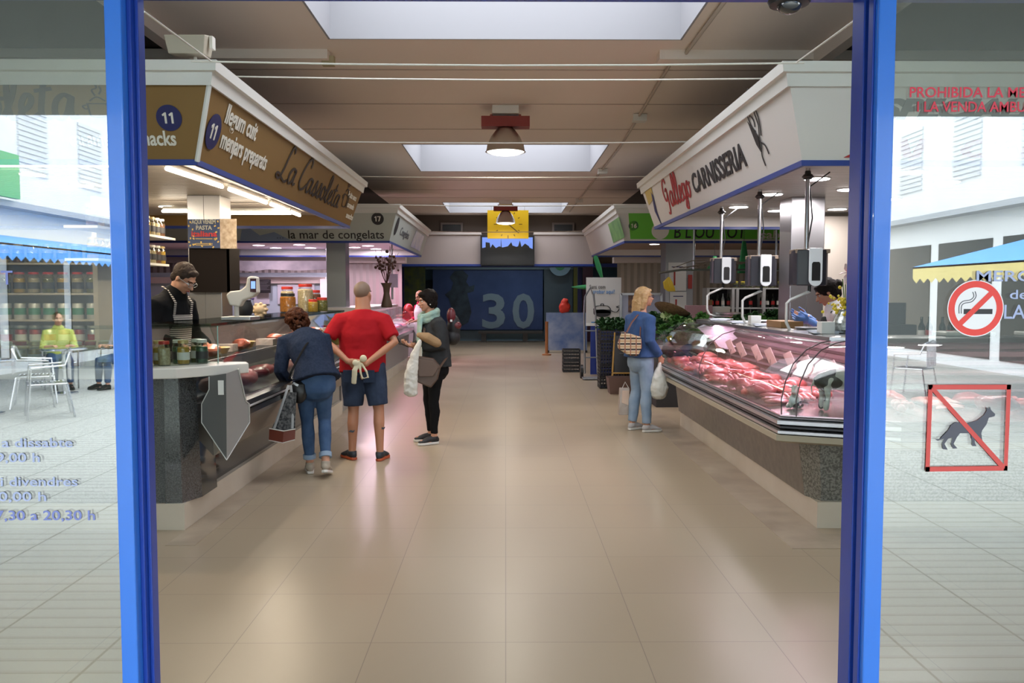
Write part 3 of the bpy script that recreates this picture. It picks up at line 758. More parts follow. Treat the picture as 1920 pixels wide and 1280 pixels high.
MB().add([(p.x - .12, p.y - .1, p.z - .085), (p.x + .11, p.y - .1, p.z - .085), (p.x + .13, p.y - .12, p.z + .03), (p.x - .14, p.y - .12, p.z + .03), (p.x - .10, p.y + .1, p.z - .06), (p.x + .09, p.y + .1, p.z - .06), (p.x + .11, p.y + .12, p.z + .09), (p.x - .11, p.y + .12, p.z + .09)],
 [(0, 1, 2, 3), (4, 7, 6, 5), (0, 3, 7, 4), (1, 5, 6, 2), (3, 2, 6, 7), (0, 4, 5, 1)]).obj('cabinet', mat('aged_plastic', (.5, .45, .36), .5), t, False, bevel=.006)
MB().tube([(p.x + .02, p.y, p.z - .08), (p.x + .02, p.y, 3.11)], .012, 8).box((p.x + .125, p.y - .03, p.z - .03), (p.x + .145, p.y + .03, p.z + .05)).obj('mounting_bracket', WHITE_PL, t)
# ================================================================== COUNTERS
GRAN_D = mat('dark_polished_granite', (.018, .019, .02), .08, noise=(120, .3, (.075, .08, .082)), coat=.5)
GRAN_L = mat('dark_speckled_granite', (.05, .056, .058), .3, noise=(140, .25, (.13, .14, .14)))
GRAN_G = mat('grey_speckled_granite', (.24, .235, .21), .35, noise=(70, .18, (.10, .095, .085)))
GRAN_B = mat('brownish_granite', (.20, .17, .135), .3, noise=(16, .5, (.12, .10, .08)))
MARB = mat('cream_marble', (.66, .60, .50), .25, noise=(2.5, .5, (.58, .50, .40)))
WTOP = mat('white_stone_top', (.66, .63, .58), .25)
MEATR = mat('raw_meat', (.36, .04, .045), .35, noise=(14, .45, (.60, .22, .20)), coat=.3)
MEATP = mat('pale_meat', (.62, .27, .25), .35, noise=(12, .5, (.70, .42, .36)), coat=.3)
MEATD = mat('dark_red_meat', (.20, .02, .025), .3, noise=(10, .4, (.42, .08, .08)), coat=.3)
FAT = mat('white_fat', (.75, .6, .52), .4)
SAUS = mat('sausage_skin', (.30, .06, .035), .35, noise=(30, .4, (.45, .14, .08)))
# -- stall 11 -------------------------------------------------------
P11 = [(-8.9, 5.56), (-2.28, 5.56), (-2.18, 5.66), (-2.18, 11.0)]
t = thing('delicatessen_counter', 'polished dark granite counter with white stone worktop and marble plinth under canopy 11', 'counter', (-5.5, 6, 0))
MB().sweep([(0, 0), (0, .18), (-.3, .18), (-.3, 0)], [(-8.9, 5.55), (-2.18, 5.55), (-2.18, 11.0)]).obj('plinth', MARB, t, False)
MB().sweep([(-.02, .18), (-.05, 1.03), (-.3, 1.03), (-.3, .18)], [(-8.9, 5.56), (-2.31, 5.56)]).obj('front_panel', GRAN_L, t, False)
MB().sweep([(0, .18), (-.03, 1.03), (-.25, 1.03), (-.25, .18)], [(-2.31, 5.56), (-2.20, 5.57), (-2.13, 5.75), (-2.13, 6.05)]).obj('corner_panel', GRAN_D, t, False)
MB().sweep([(0, .18), (0, .42), (-.25, .42), (-.25, .18)], [(-2.22, 6.05), (-2.22, 11.0)]).obj('kick_panel', GRAN_D, t, False)
pth = [(-8.9, 5.52), (-2.42, 5.52), (-2.22, 5.56), (-1.88, 5.98), (-1.92, 6.1), (-2.5, 6.1)]
MB().prism([(-8.9, 5.52), (-2.42, 5.52), (-2.22, 5.56), (-1.86, 5.98), (-1.92, 6.12), (-8.9, 6.12)], (0, 0, 1.03), (1, 0, 0), (0, 1, 0), .07).obj('worktop', WTOP, t, False, bevel=.006)
# stainless crest: folded end plate of the display case
def crest(pts, label=None):
    return pts
t2 = thing('end_plate', 'grey folded shield-shaped end plate of the delicatessen case with a small white sticker', 'panel', (-2.0, 5.9, .4))
ridge_t, ridge_b = Vector((-2.02, 5.86, 1.03)), Vector((-2.03, 5.88, .40))
Lf = [(390, 706), (392, 730), (378, 757), (378, 792), (425, 862), (424, 700)]
Rf = [(424, 700), (425, 862), (468, 792), (467, 757), (461, 752), (447, 692)]
mb = MB()
def plate(mb, px, dfun, th):
    P = [W(x, y, dfun(x)) for x, y in px]; Q = [p + Vector((0, th, 0)) for p in P]; n = len(P)
    mb.add(P + Q, [tuple(range(n)), tuple(range(n, 2 * n))[::-1]] + [(i, (i + 1) % n, n + (i + 1) % n, n + i) for i in range(n)])
dl = lambda x: 5.72 + (425 - x) * .0006
dr = lambda x: 5.72 + (x - 425) * .0062
plate(mb, Lf, dl, .02); mb.obj('left_plate', mat('grey_plate_shaded', (.13, .135, .135), .4, .3), t2, False)  # one folded plate; shade on its left face put into the colour
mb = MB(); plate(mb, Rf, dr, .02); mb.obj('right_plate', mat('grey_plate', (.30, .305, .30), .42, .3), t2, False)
mb = MB()
for A in ([(392, 706), (392, 730), (378, 757), (378, 792), (425, 862)],): mb.tube([W(x, y, dl(x) - .004) for x, y in A], .0035, 6)
for A in ([(425, 862), (468, 792), (467, 757), (461, 752), (447, 692)],): mb.tube([W(x, y, dr(x) - .004) for x, y in A], .0035, 6)
mb.obj('edge_strip', mat('pale_plate_edge', (.6, .62, .6), .35, .4), t2)
a, b = W(409, 740, 5.715), W(419, 713, 5.715)
MB().box((a.x, a.y, a.z), (b.x, a.y + .005, b.z)).obj('sticker', WHITE, t2, False)
t2.location = (-2.02, 5.8, .4)
for o in t2.children: adopt(o, t2)
# display case along the aisle: section swept
CB = t = thing('display_case', 'long refrigerated glass case of the delicatessen with dark bumper rails', 'display case', (-2.2, 8.5, .42))
PA = [(-2.15, 6.02), (-2.15, 11.0)]
MB().sweep([(.02, .42), (.20, .66), (.20, .70), (-.30, .70), (-.6, .70), (-.6, .42)], PA).obj('lower_panel', mat('beige_steel_panel', (.34, .30, .25), .35, .5), t, False)
MB().sweep([(.20, .70), (.25, .71), (.25, .75), (.21, .765), (.25, .785), (.25, .82), (.20, .83), (.15, .83), (.15, .70)], PA).obj('bumper_rail', mat('black_rail', (.02, .02, .022), .25), t, False)
MB().sweep([(.26, .765), (.272, .775), (.26, .785), (.25, .775)], PA).obj('steel_strip', STEEL, t, False)
MB().sweep([(.15, .72), (.15, .80), (-.6, .86), (-.62, .84), (-.62, .72)], PA).obj('deck', mat('case_deck', (.30, .26, .26), .3, .6), t, False)
MB().sweep([(.205, .83), (.00, 1.365), (-.005, 1.365), (.198, .83)], PA).obj('front_glass', CLEAR, t, False)
MB().sweep([(.01, 1.365), (.01, 1.385), (-.5, 1.385), (-.5, 1.365)], PA).obj('top_glass', glassy('dark_top_glass', (.35, .42, .40), .06), t, False)
MB().sweep([(-.04, 1.10), (-.04, 1.108), (-.5, 1.108), (-.5, 1.10)], PA).obj('glass_shelf', glassy('shelf_glass', (.8, .88, .84), .08), t, False)
MB().sweep([(-.035, 1.095), (-.03, 1.112), (-.04, 1.112)], PA).obj('shelf_edge', STEEL, t, False)
MB().sweep([(-.56, .86), (-.56, 1.36), (-.60, 1.36), (-.60, .86)], PA).obj('back_panel', mat('case_back', (.23, .17, .17), .35), t, False)
def strip(name, p, q, power, col):
    l = bpy.data.lights.new(name, 'AREA'); l.shape = 'RECTANGLE'; d = Vector(q) - Vector(p); l.size = .05; l.size_y = d.length; l.energy = power; l.color = col
    o = bpy.data.objects.new(name, l); COL.objects.link(o); o.location = (Vector(p) + Vector(q)) / 2
    o.rotation_euler = (0, 0, math.atan2(d.y, d.x) - pi / 2); return o
adopt(strip('case_light', (-2.3, 6.2, 1.34), (-2.3, 10.8, 1.34), 20, (1, .80, .74)), t)
for y, lab in ((6.03, 'near'), (8.5, 'middle'), (10.98, 'far')):
    MB().prism([(.205, .83), (.0, 1.375), (-.5, 1.375), (-.58, .83)], (-2.15, y, 0), (1, 0, 0), (0, 0, 1), .008).obj('side_glass', CLEAR, t, False)
# small glass box on the worktop
t = thing('glass_box', 'clear glass box holding jars on the white stone worktop', 'display box', (-3, 5.8, 1.10))
GP = [(-8.9, 5.62), (-2.42, 5.62), (-2.08, 5.98)]
MB().sweep([(0, 1.10), (0, 1.362), (-.006, 1.362), (-.006, 1.10)], GP).obj('front_glass', CLEAR, t, False)
MB().prism([(-8.9, 5.62), (-2.42, 5.62), (-2.08, 5.98), (-2.1, 6.08), (-8.9, 6.08)], (0, 0, 1.362), (1, 0, 0), (0, 1, 0), .008).obj('top_glass', glassy('box_top_glass', (.75, .85, .8), .10), t, False)
mb = MB()
for x, y in ((-2.42, 5.62), (-2.08, 5.98), (-3.9, 5.62)): mb.cyl((x, y, 1.10), (x, y, 1.37), .004, n=6)
mb.obj('glass_joint', mat('green_glass_edge', (.25, .42, .38), .1), t)
# ham and meats in the case
def blob(mb, c, r, rot=0, seed=0, k=.18):
    rr = random.Random(seed); m2 = MB(); m2.ell((0, 0, 0), (1, 1, 1), 12, 8)
    ph = [rr.random() * 6 for _ in range(6)]
    vs = []
    for v in m2.v:
        x, y, z = v; d = 1 + k * (sin(3 * x + ph[0]) * cos(2 * y + ph[1]) + .6 * sin(5 * y + ph[2] + 3 * z))
        x *= r[0] * d; y *= r[1] * d; z *= r[2] * d
        vs.append((c[0] + x * cos(rot) - y * sin(rot), c[1] + x * sin(rot) + y * cos(rot), c[2] + z))
    return mb.add(vs, m2.f)
for i, (x, y, L, h, m, lab) in enumerate(((-2.12, 6.25, .17, .05, MEATP, 'pale pink ham joint in the near end of the delicatessen case'), (-2.14, 6.75, .16, .05, MEATR, 'red cured joint behind the pale ham in the delicatessen case'))):
    o = blob(MB(), (x, y, .87 + h), (.12, L, h * 1.3), .3, i, .1).obj('ham_joint', m, None, True); tag(o, lab, 'meat')
names = ['dark', 'pale', 'mottled']
proto = None
rr = random.Random(4)
smm = [SAUS, MEATD, MEATR]
for i in range(13):
    y = 7.1 + i * .3
    o = blob(MB(), (-2.2 + rr.uniform(-.08, .05), y, .90), (.11, .10, .05), rr.random(), 20 + i, .15).obj('cured_meat', smm[i % 3], None, True)
    tag(o, '%s cured meat from the street end on the lower deck of the delicatessen case' % nth('cm'), 'meat', 'cured meats on the lower deck of the delicatessen case')
for i in range(16):
    y = 6.25 + i * .29; x = -2.38 + rr.uniform(-.05, .08)
    mb = MB()
    if i % 3 == 0: mb.box((x - .08, y - .07, 1.11), (x + .08, y + .07, 1.17))
    elif i % 3 == 1: blob(mb, (x, y, 1.155), (.09, .08, .045), 0, i)
    else: mb.lathe([(.06, 0), (.09, .05), (.08, .055)], (x, y, 1.11), 14)
    o = mb.obj('packed_sausage', [mat('vacuum_pack', (.5, .42, .36), .25), SAUS, mat('ochre_food', (.45, .28, .08), .5)][i % 3], None, 40)
    tag(o, '%s small food portion from the street end on the glass shelf of the delicatessen case' % nth('sf'), 'food', 'foods on the glass shelf of the delicatessen case')

# -- butcher counter --------------------------------------------------
t = thing('butcher_counter', 'grey granite base with cream marble plinth carrying the curved meat case', 'counter', (3, 6, 0))
PB = [(2.13, 10.0), (2.13, 5.56), (8.9, 5.56)]
MB().sweep([(0, 0), (0, .18), (-.3, .18), (-.3, 0)], PB).obj('plinth', MARB, t, False)
MB().sweep([(0.02, .18), (.07, .58), (-.3, .58), (-.3, .18)], [(2.13, 10.0), (2.13, 5.75)]).obj('side_panel', GRAN_B, t, False)
MB().sweep([(0, .18), (.06, .58), (-.3, .58), (-.3, .18)], [(2.11, 5.75), (2.17, 5.60), (8.9, 5.50)]).obj('front_panel', GRAN_G, t, False)
MB().sweep([(.12, .575), (.20, .60), (.20, .64), (-.3, .64), (-.3, .575)], [(2.05, 10.05), (2.05, 5.72), (2.6, 5.48), (8.9, 5.48)]).obj('cream_ledge', mat('cream_ledge', (.38, .33, .24), .45), t, False)
t = thing('meat_display_case', 'curved glass meat case with stacked steel rails on the butcher counter', 'display case', (3, 7, .64))
PM = [(2.05, 10.05), (2.05, 5.72), (2.6, 5.48), (8.9, 5.48)]
for nm, z0, z1, o1, m in (('lower_rail', .64, .675, .19, STEEL), ('dark_rail', .675, .705, .17, mat('dark_rail', (.05, .05, .055), .3, .5)), ('upper_rail', .705, .745, .195, STEEL), ('rail_lip', .745, .765, .18, mat('dull_rail', (.3, .3, .31), .35, .9))):
    MB().sweep([(o1 - .02, z0), (o1, z0 + .008), (o1, z1 - .008), (o1 - .02, z1), (-.1, z1), (-.1, z0)], PM).obj(nm, m, t, False)
MB().sweep([(.165, .765), (.165, .775), (-.65, .815), (-.65, .765)], PM).obj('deck', mat('meat_deck', (.45, .42, .42), .2, .7), t, False)
gp = [(.16, .77), (.165, .88), (.13, 1.0), (.06, 1.12), (-.06, 1.21), (-.20, 1.255), (-.30, 1.265)]
MB().sweep(gp + [(a - .006, b - .004) for a, b in gp[::-1]], PM).obj('curved_glass', CLEAR, t, 60)
MB().sweep([(-.27, 1.262), (-.27, 1.29), (-.34, 1.30), (-.55, 1.30), (-.55, 1.275), (-.34, 1.265)], PM).obj('top_shelf', mat('steel_shelf', (.5, .5, .5), .22, .9), t, False)
MB().sweep([(-.64, .80), (-.70, 1.24), (-.72, 1.24), (-.68, .80)], PM).obj('back_panel', mat('pinkish_case_back', (.32, .22, .23), .3, .2), t, False)
mb = MB()
for i in range(6): mb.sweep([(-.628 - i * .009, .87 + i * .06), (-.60 - i * .009, .878 + i * .06), (-.635 - i * .009, .89 + i * .06)], PM)
mb.obj('back_slats', mat('pink_steel', (.5, .42, .44), .3, .8), t, False)
for y in (10.04,):
    MB().prism([(-.05 - a, b) for a, b in gp] + [(.6, 1.26), (.6, .8)], (2.0, y, 0), (1, 0, 0), (0, 0, 1), .006).obj('end_glass', CLEAR, t, False)
mb = MB()
def rib(mb, base, nrm):
    pts = [Vector((base[0], base[1], 0)) + Vector((nrm[0] * (o + .004), nrm[1] * (o + .004), z)) for o, z in gp]
    mb.tube(pts, .0045, 6)
rib(mb, (2.05, 8.0), (-1, 0)); rib(mb, (2.05, 5.72), (-.95, -.6)); rib(mb, (2.13, 5.66), (-.95, -.6)); 
mb.obj('glass_joint', mat('dark_glass_joint', (.10, .08, .085), .3), t)
MB().sweep([(.160, .768), (.168, .768), (.168, .776), (.160, .776)], PM).obj('glass_channel', mat('pink_rail_shine', (.8, .6, .68), .2, .8), t, False)
# pink lamp inside, under the shelf
def strip(name, p, q, power, col):
    l = bpy.data.lights.new(name, 'AREA'); l.shape = 'RECTANGLE'; d = Vector(q) - Vector(p); l.size = .05; l.size_y = d.length; l.energy = power; l.color = col
    o = bpy.data.objects.new(name, l); COL.objects.link(o); o.location = (Vector(p) + Vector(q)) / 2
    o.rotation_euler = (0, 0, math.atan2(d.y, d.x) - pi / 2); return o
adopt(strip('case_light', (2.36, 5.9, 1.25), (2.36, 9.9, 1.25), 30, (1, .52, .68)), t)
adopt(strip('case_light', (2.5, 5.82, 1.25), (7.5, 5.82, 1.25), 24, (1, .66, .76)), t)

# -- stall 17 (frozen food), white end panel and curved case -------------
t = thing('freezer_counter', 'white freezer counter with curved glass front below the canopy numbered 17', 'counter', (-2.5, 15.5, 0))
P17 = [(-8.9, 13.9), (-2.18, 13.9), (-2.18, 18.8)]
MB().sweep([(0, 0), (0, .18), (-.3, .18), (-.3, 0)], P17).obj('plinth', MARB, t, False)
WH2 = mat('pale_case_white', (.55, .54, .55), .35)
MB().sweep([(-.05, .18), (-.02, .75), (-.6, .75), (-.6, .18)], [(-2.5, 13.95), (-2.15, 13.95), (-2.15, 18.6)]).obj('body', mat('grey_case_body', (.35, .34, .34), .4, .3), t, False)
MB().box((-8.8, 13.95, .18), (-2.5, 14.4, 1.02)).obj('front_panel', mat('bluish_panel', (.38, .46, .5), .4), t, False)
MB().box((-3.05, 13.93, .9), (-2.42, 13.99, 1.37)).box((-3.05, 13.99, 1.32), (-2.42, 18.6, 1.37)).obj('end_panel', mat('white_end_panel', (.60, .58, .58), .4), t, False)
g17 = [(.05, .80), (.10, .86), (.08, 1.0), (-.02, 1.18), (-.16, 1.30), (-.3, 1.35)]
MB().sweep(g17 + [(a - .006, b - .004) for a, b in g17[::-1]], [(-2.15, 13.97), (-2.15, 18.6)]).obj('curved_glass', CLEAR, t, 60)
MB().tube([Vector((-2.15 + a, 13.96, b)) for a, b in g17], .014, 8).obj('glass_rim', mat('grey_rim', (.2, .2, .21), .35, .5), t)
MB().sweep([(.09, .75), (.12, .76), (.12, .82), (.05, .83), (-.3, .83), (-.3, .75)], [(-2.15, 13.97), (-2.15, 18.6)]).obj('steel_rail', STEEL, t, False)
adopt(strip('case_light', (-2.4, 14.2, 1.3), (-2.4, 18.4, 1.3), 22, (1, .55, .8)), t)
rr = random.Random(9)
FZ = [mat('pink_fish', (.7, .25, .35), .4), mat('pale_fish', (.6, .55, .55), .4), mat('blue_label_pack', (.12, .25, .45), .4)]
for i in range(10):
    o = blob(MB(), (-2.28 + rr.uniform(-.06, .06), 14.25 + i * .42, .90), (.13, .17, .06), rr.random() * 3, i).obj('frozen_fish', FZ[i % 3], None, True)
    tag(o, '%s frozen fish from the near end inside the curved freezer case' % nth('ff'), 'fish', 'fish in the curved freezer case')
t = thing('service_desk', 'low white serving desk under pink light at the far end of the freezer counter', 'desk', (-2.2, 19.6, 0))
MB().box((-2.9, 19.2, 0), (-1.85, 20.2, .82)).obj('body', mat('grey_case_body', (.35, .34, .34), .4, .3), t, False)
MB().box((-2.95, 19.12, .82), (-1.8, 20.25, .93)).obj('top', WH2, t, False, bevel=.01)
adopt(strip('desk_light', (-2.6, 19.7, 2.2), (-2.0, 19.7, 2.2), 16, (1, .3, .55)), t)

# -- right stall 16, vegetable stands -----------------------------------
t = thing('vegetable_stand', 'dark stand with steel edge carrying leafy greens beside the butcher case', 'stand', (2.9, 12.2, 0))
MB().box((2.13, 11.6, 0), (5.2, 12.9, .82)).obj('body', mat('black_stand', (.012, .012, .012), .6), t, False)
MB().box((2.08, 11.55, .82), (5.2, 12.95, .88)).obj('steel_edge', STEEL, t, False)
t = thing('fruit_counter', 'back counter of the fruit stall under the green canopy', 'counter', (5, 14.9, 0))
MB().box((2.6, 14.3, 0), (8.8, 15.1, .95)).obj('body', mat('dark_counter', (.05, .045, .04), .5), t, False)
MB().box((2.55, 14.25, .95), (8.8, 15.15, 1.0)).obj('top', STEEL_D, t, False)

# ------------------------------------------------------------------ pillars
def pillar(x0, x1, d, dep, z1, label, m=STEEL, seam=True):
    t = thing('steel_pillar', label, 'pillar', ((x0 + x1) / 2, d + dep / 2, 0))
    MB().box((x0, d, 0), (x1, d + dep, z1)).obj('cladding', m, t, False, bevel=.006)
    if seam: MB().box(((x0 + x1) / 2 - .002, d - .0015, 0), ((x0 + x1) / 2 + .002, d, z1)).obj('seam', mat('seam_dark', (.1, .1, .1), .5), t, False)
    return t
a, b = W(353, 500, 8.9), W(415, 500, 8.9)
pillar(a.x, b.x, 8.9, .34, SOFF, 'square stainless steel pillar behind the delicatessen vendor')
a, b = W(1482, 500, 9.0), W(1545, 500, 9.0)
pillar(a.x, b.x, 9.0, .38, SOFF, 'square stainless steel pillar standing behind the butcher counter')
a, b = W(612, 500, 14.9), W(648, 500, 14.9)
pillar(a.x, b.x, 14.9, .35, SOFF, 'grey steel pillar in the frozen food stall', mat('grey_clad', (.30, .33, .34), .4, .5), False)
a, b = W(1248, 500, 15.6), W(1300, 500, 15.6)
pillar(a.x, b.x, 15.6, .5, SOFF, 'steel pillar of the fruit stall with papers taped on it', STEEL_D, False)
# posters and black board on the left pillar
a, b = W(356, 548, 8.84), W(428, 463, 8.84)
t = thing('black_board', 'plain matt black board hung on the stainless pillar below the poster', 'board', (a.x, 8.84, a.z))
MB().box((a.x, 8.84, a.z), (b.x, 8.87, b.z)).box((b.x - .02, 8.84, a.z), (b.x, 9.2, b.z)).obj('panel', mat('matt_black', (.011, .008, .007), .8, spec=.1), t, False)
a, b = W(353, 465, 8.82), W(412, 411, 8.82)
t = thing('poster', 'blue festive poster with red and gold lettering on the stainless pillar', 'poster', (a.x, 8.82, a.z))
MB().box((a.x, 8.82, a.z), (b.x, 8.825, b.z)).obj('sheet', mat('poster_navy', (.02, .04, .11), .5), t, False)
wd_ = b.x - a.x
for s, dz, sz, m, w in (('AQUI VENEM', .27, .06, INKG, .75), ('PASTA', .205, .06, INKG, .5), ('italiana', .13, .08, INKR, .8)):
    text(t, s, (a.x + wd_ * (1 - w) / 2, 8.818, a.z + dz * .95), (1, 0, 0), (0, 0, 1), sz, mat('poster_pale_ink', (.35, .35, .3), .5) if m is INKG else m, bold=.002, width=wd_ * w)
mb = MB(); rr = random.Random(2)
for i in range(22):
    x = rr.choice([rr.uniform(.01, .06), rr.uniform(wd_ - .06, wd_ - .01), rr.uniform(.02, wd_ - .02)]); z = rr.uniform(.01, .07) if .06 < x < wd_ - .06 else rr.uniform(.02, .31)
    mb.cbox((a.x + x, 8.818, a.z + z), (.02, .003, .014), Euler((0, rr.random() * 3, 0)))
for z in (.095, .045, .03): mb.box((a.x + .08, 8.816, a.z + z), (a.x + wd_ - .08, 8.819, a.z + z + .006))
mb.obj('confetti', mat('gold_print', (.55, .38, .10), .5), t, False)
a, b = W(413, 466, 8.82), W(443, 410, 8.82)
t = thing('poster', 'photo poster of pasta jars beside the blue poster on the pillar', 'poster', (a.x, 8.82, a.z))
MB().box((a.x, 8.82, a.z), (b.x, 8.825, b.z)).obj('sheet', mat('photo_print', (.25, .17, .10), .4, noise=(22, .5, (.55, .45, .35))), t, False)
# roller shutters behind
SHUT = mat('grey_roller_shutter', (.26, .235, .22), .5)
SHUTR = mat('beige_roller_shutter', (.33, .30, .25), .5)
def shutter(x0, x1, y, label, m):
    t = thing('roller_shutter', label, 'shutter', ((x0 + x1) / 2, y, 0))
    prof = []; n = int((x1 - x0) / .16)
    vs = []; fs = []
    for i in range(n * 2 + 1):
        x = x0 + (x1 - x0) * i / (2 * n); yy = y + (.03 if i % 2 else 0); vs += [(x, yy, 0), (x, yy, 2.36), (x, yy + .02, 2.36), (x, yy + .02, 0)]
    for i in range(2 * n): a = i * 4; fs += [(a, a + 1, a + 5, a + 4), (a + 1, a + 2, a + 6, a + 5), (a + 3, a + 7, a + 6, a + 2)]
    MB().add(vs, fs).obj('curtain', m, t, False)
    MB().box((x0 - .1, y - .15, 2.36), (x1 + .1, y + .2, 2.5)).obj('box', mat('pale_trim', (.5, .45, .42), .5), t, False)
    return t
shutter(-8.8, -2.55, 20.4, 'grey ribbed roller shutter behind the frozen food stall', SHUT)
shutter(2.75, 8.8, 20.4, 'beige ribbed roller shutter behind the fruit stall', SHUTR)
# ================================================================== PEOPLE
SKIN = mat('skin', (.50, .25, .16), .5)
SKIN_T = mat('tanned_skin', (.42, .19, .11), .5)
HAIR_B = mat('black_hair', (.012, .009, .008), .5, bump=(60, .4), spec=.06)
HAIR_BR = mat('brown_hair', (.035, .018, .010), .5, bump=(60, .4), spec=.06)
HAIR_AU = mat('auburn_hair', (.085, .028, .012), .5, noise=(30, .4, (.03, .010, .006)), bump=(50, .5), spec=.06)
HAIR_BL = mat('blond_hair', (.48, .32, .15), .45, noise=(25, .4, (.36, .21, .09)), bump=(50, .4))
LIPS = mat('lips', (.30, .06, .05), .5); EYEW = mat('eye_white', (.6, .58, .55), .3); EYED = mat('eye_iris', (.02, .012, .01), .2)
def remesh(mb, name, m, parent, voxel=.008, smooth=3, disp=None):
    me0 = mb.mesh(name + '_src'); o0 = bpy.data.objects.new('tmp', me0); COL.objects.link(o0)
    r = o0.modifiers.new('r', 'REMESH'); r.mode = 'VOXEL'; r.voxel_size = voxel; r.use_smooth_shade = True
    if smooth: s = o0.modifiers.new('s', 'SMOOTH'); s.iterations = smooth; s.factor = .5
    if disp:
        tx = bpy.data.textures.new('t', 'CLOUDS'); tx.noise_scale = disp[0]; d = o0.modifiers.new('d', 'DISPLACE'); d.texture = tx; d.strength = disp[1]; d.mid_level = .5
    bpy.context.view_layer.update(); dg = bpy.context.evaluated_depsgraph_get()
    me = bpy.data.meshes.new_from_object(o0.evaluated_get(dg)); bpy.data.objects.remove(o0); bpy.data.meshes.remove(me0)
    me.name = name; me.materials.clear(); me.materials.append(m)
    for p in me.polygons: p.use_smooth = True
    o = bpy.data.objects.new(name, me); COL.objects.link(o)
    if parent: adopt(o, parent)
    return o
def lerp(a, b, t): return Vector(a) * (1 - t) + Vector(b) * t

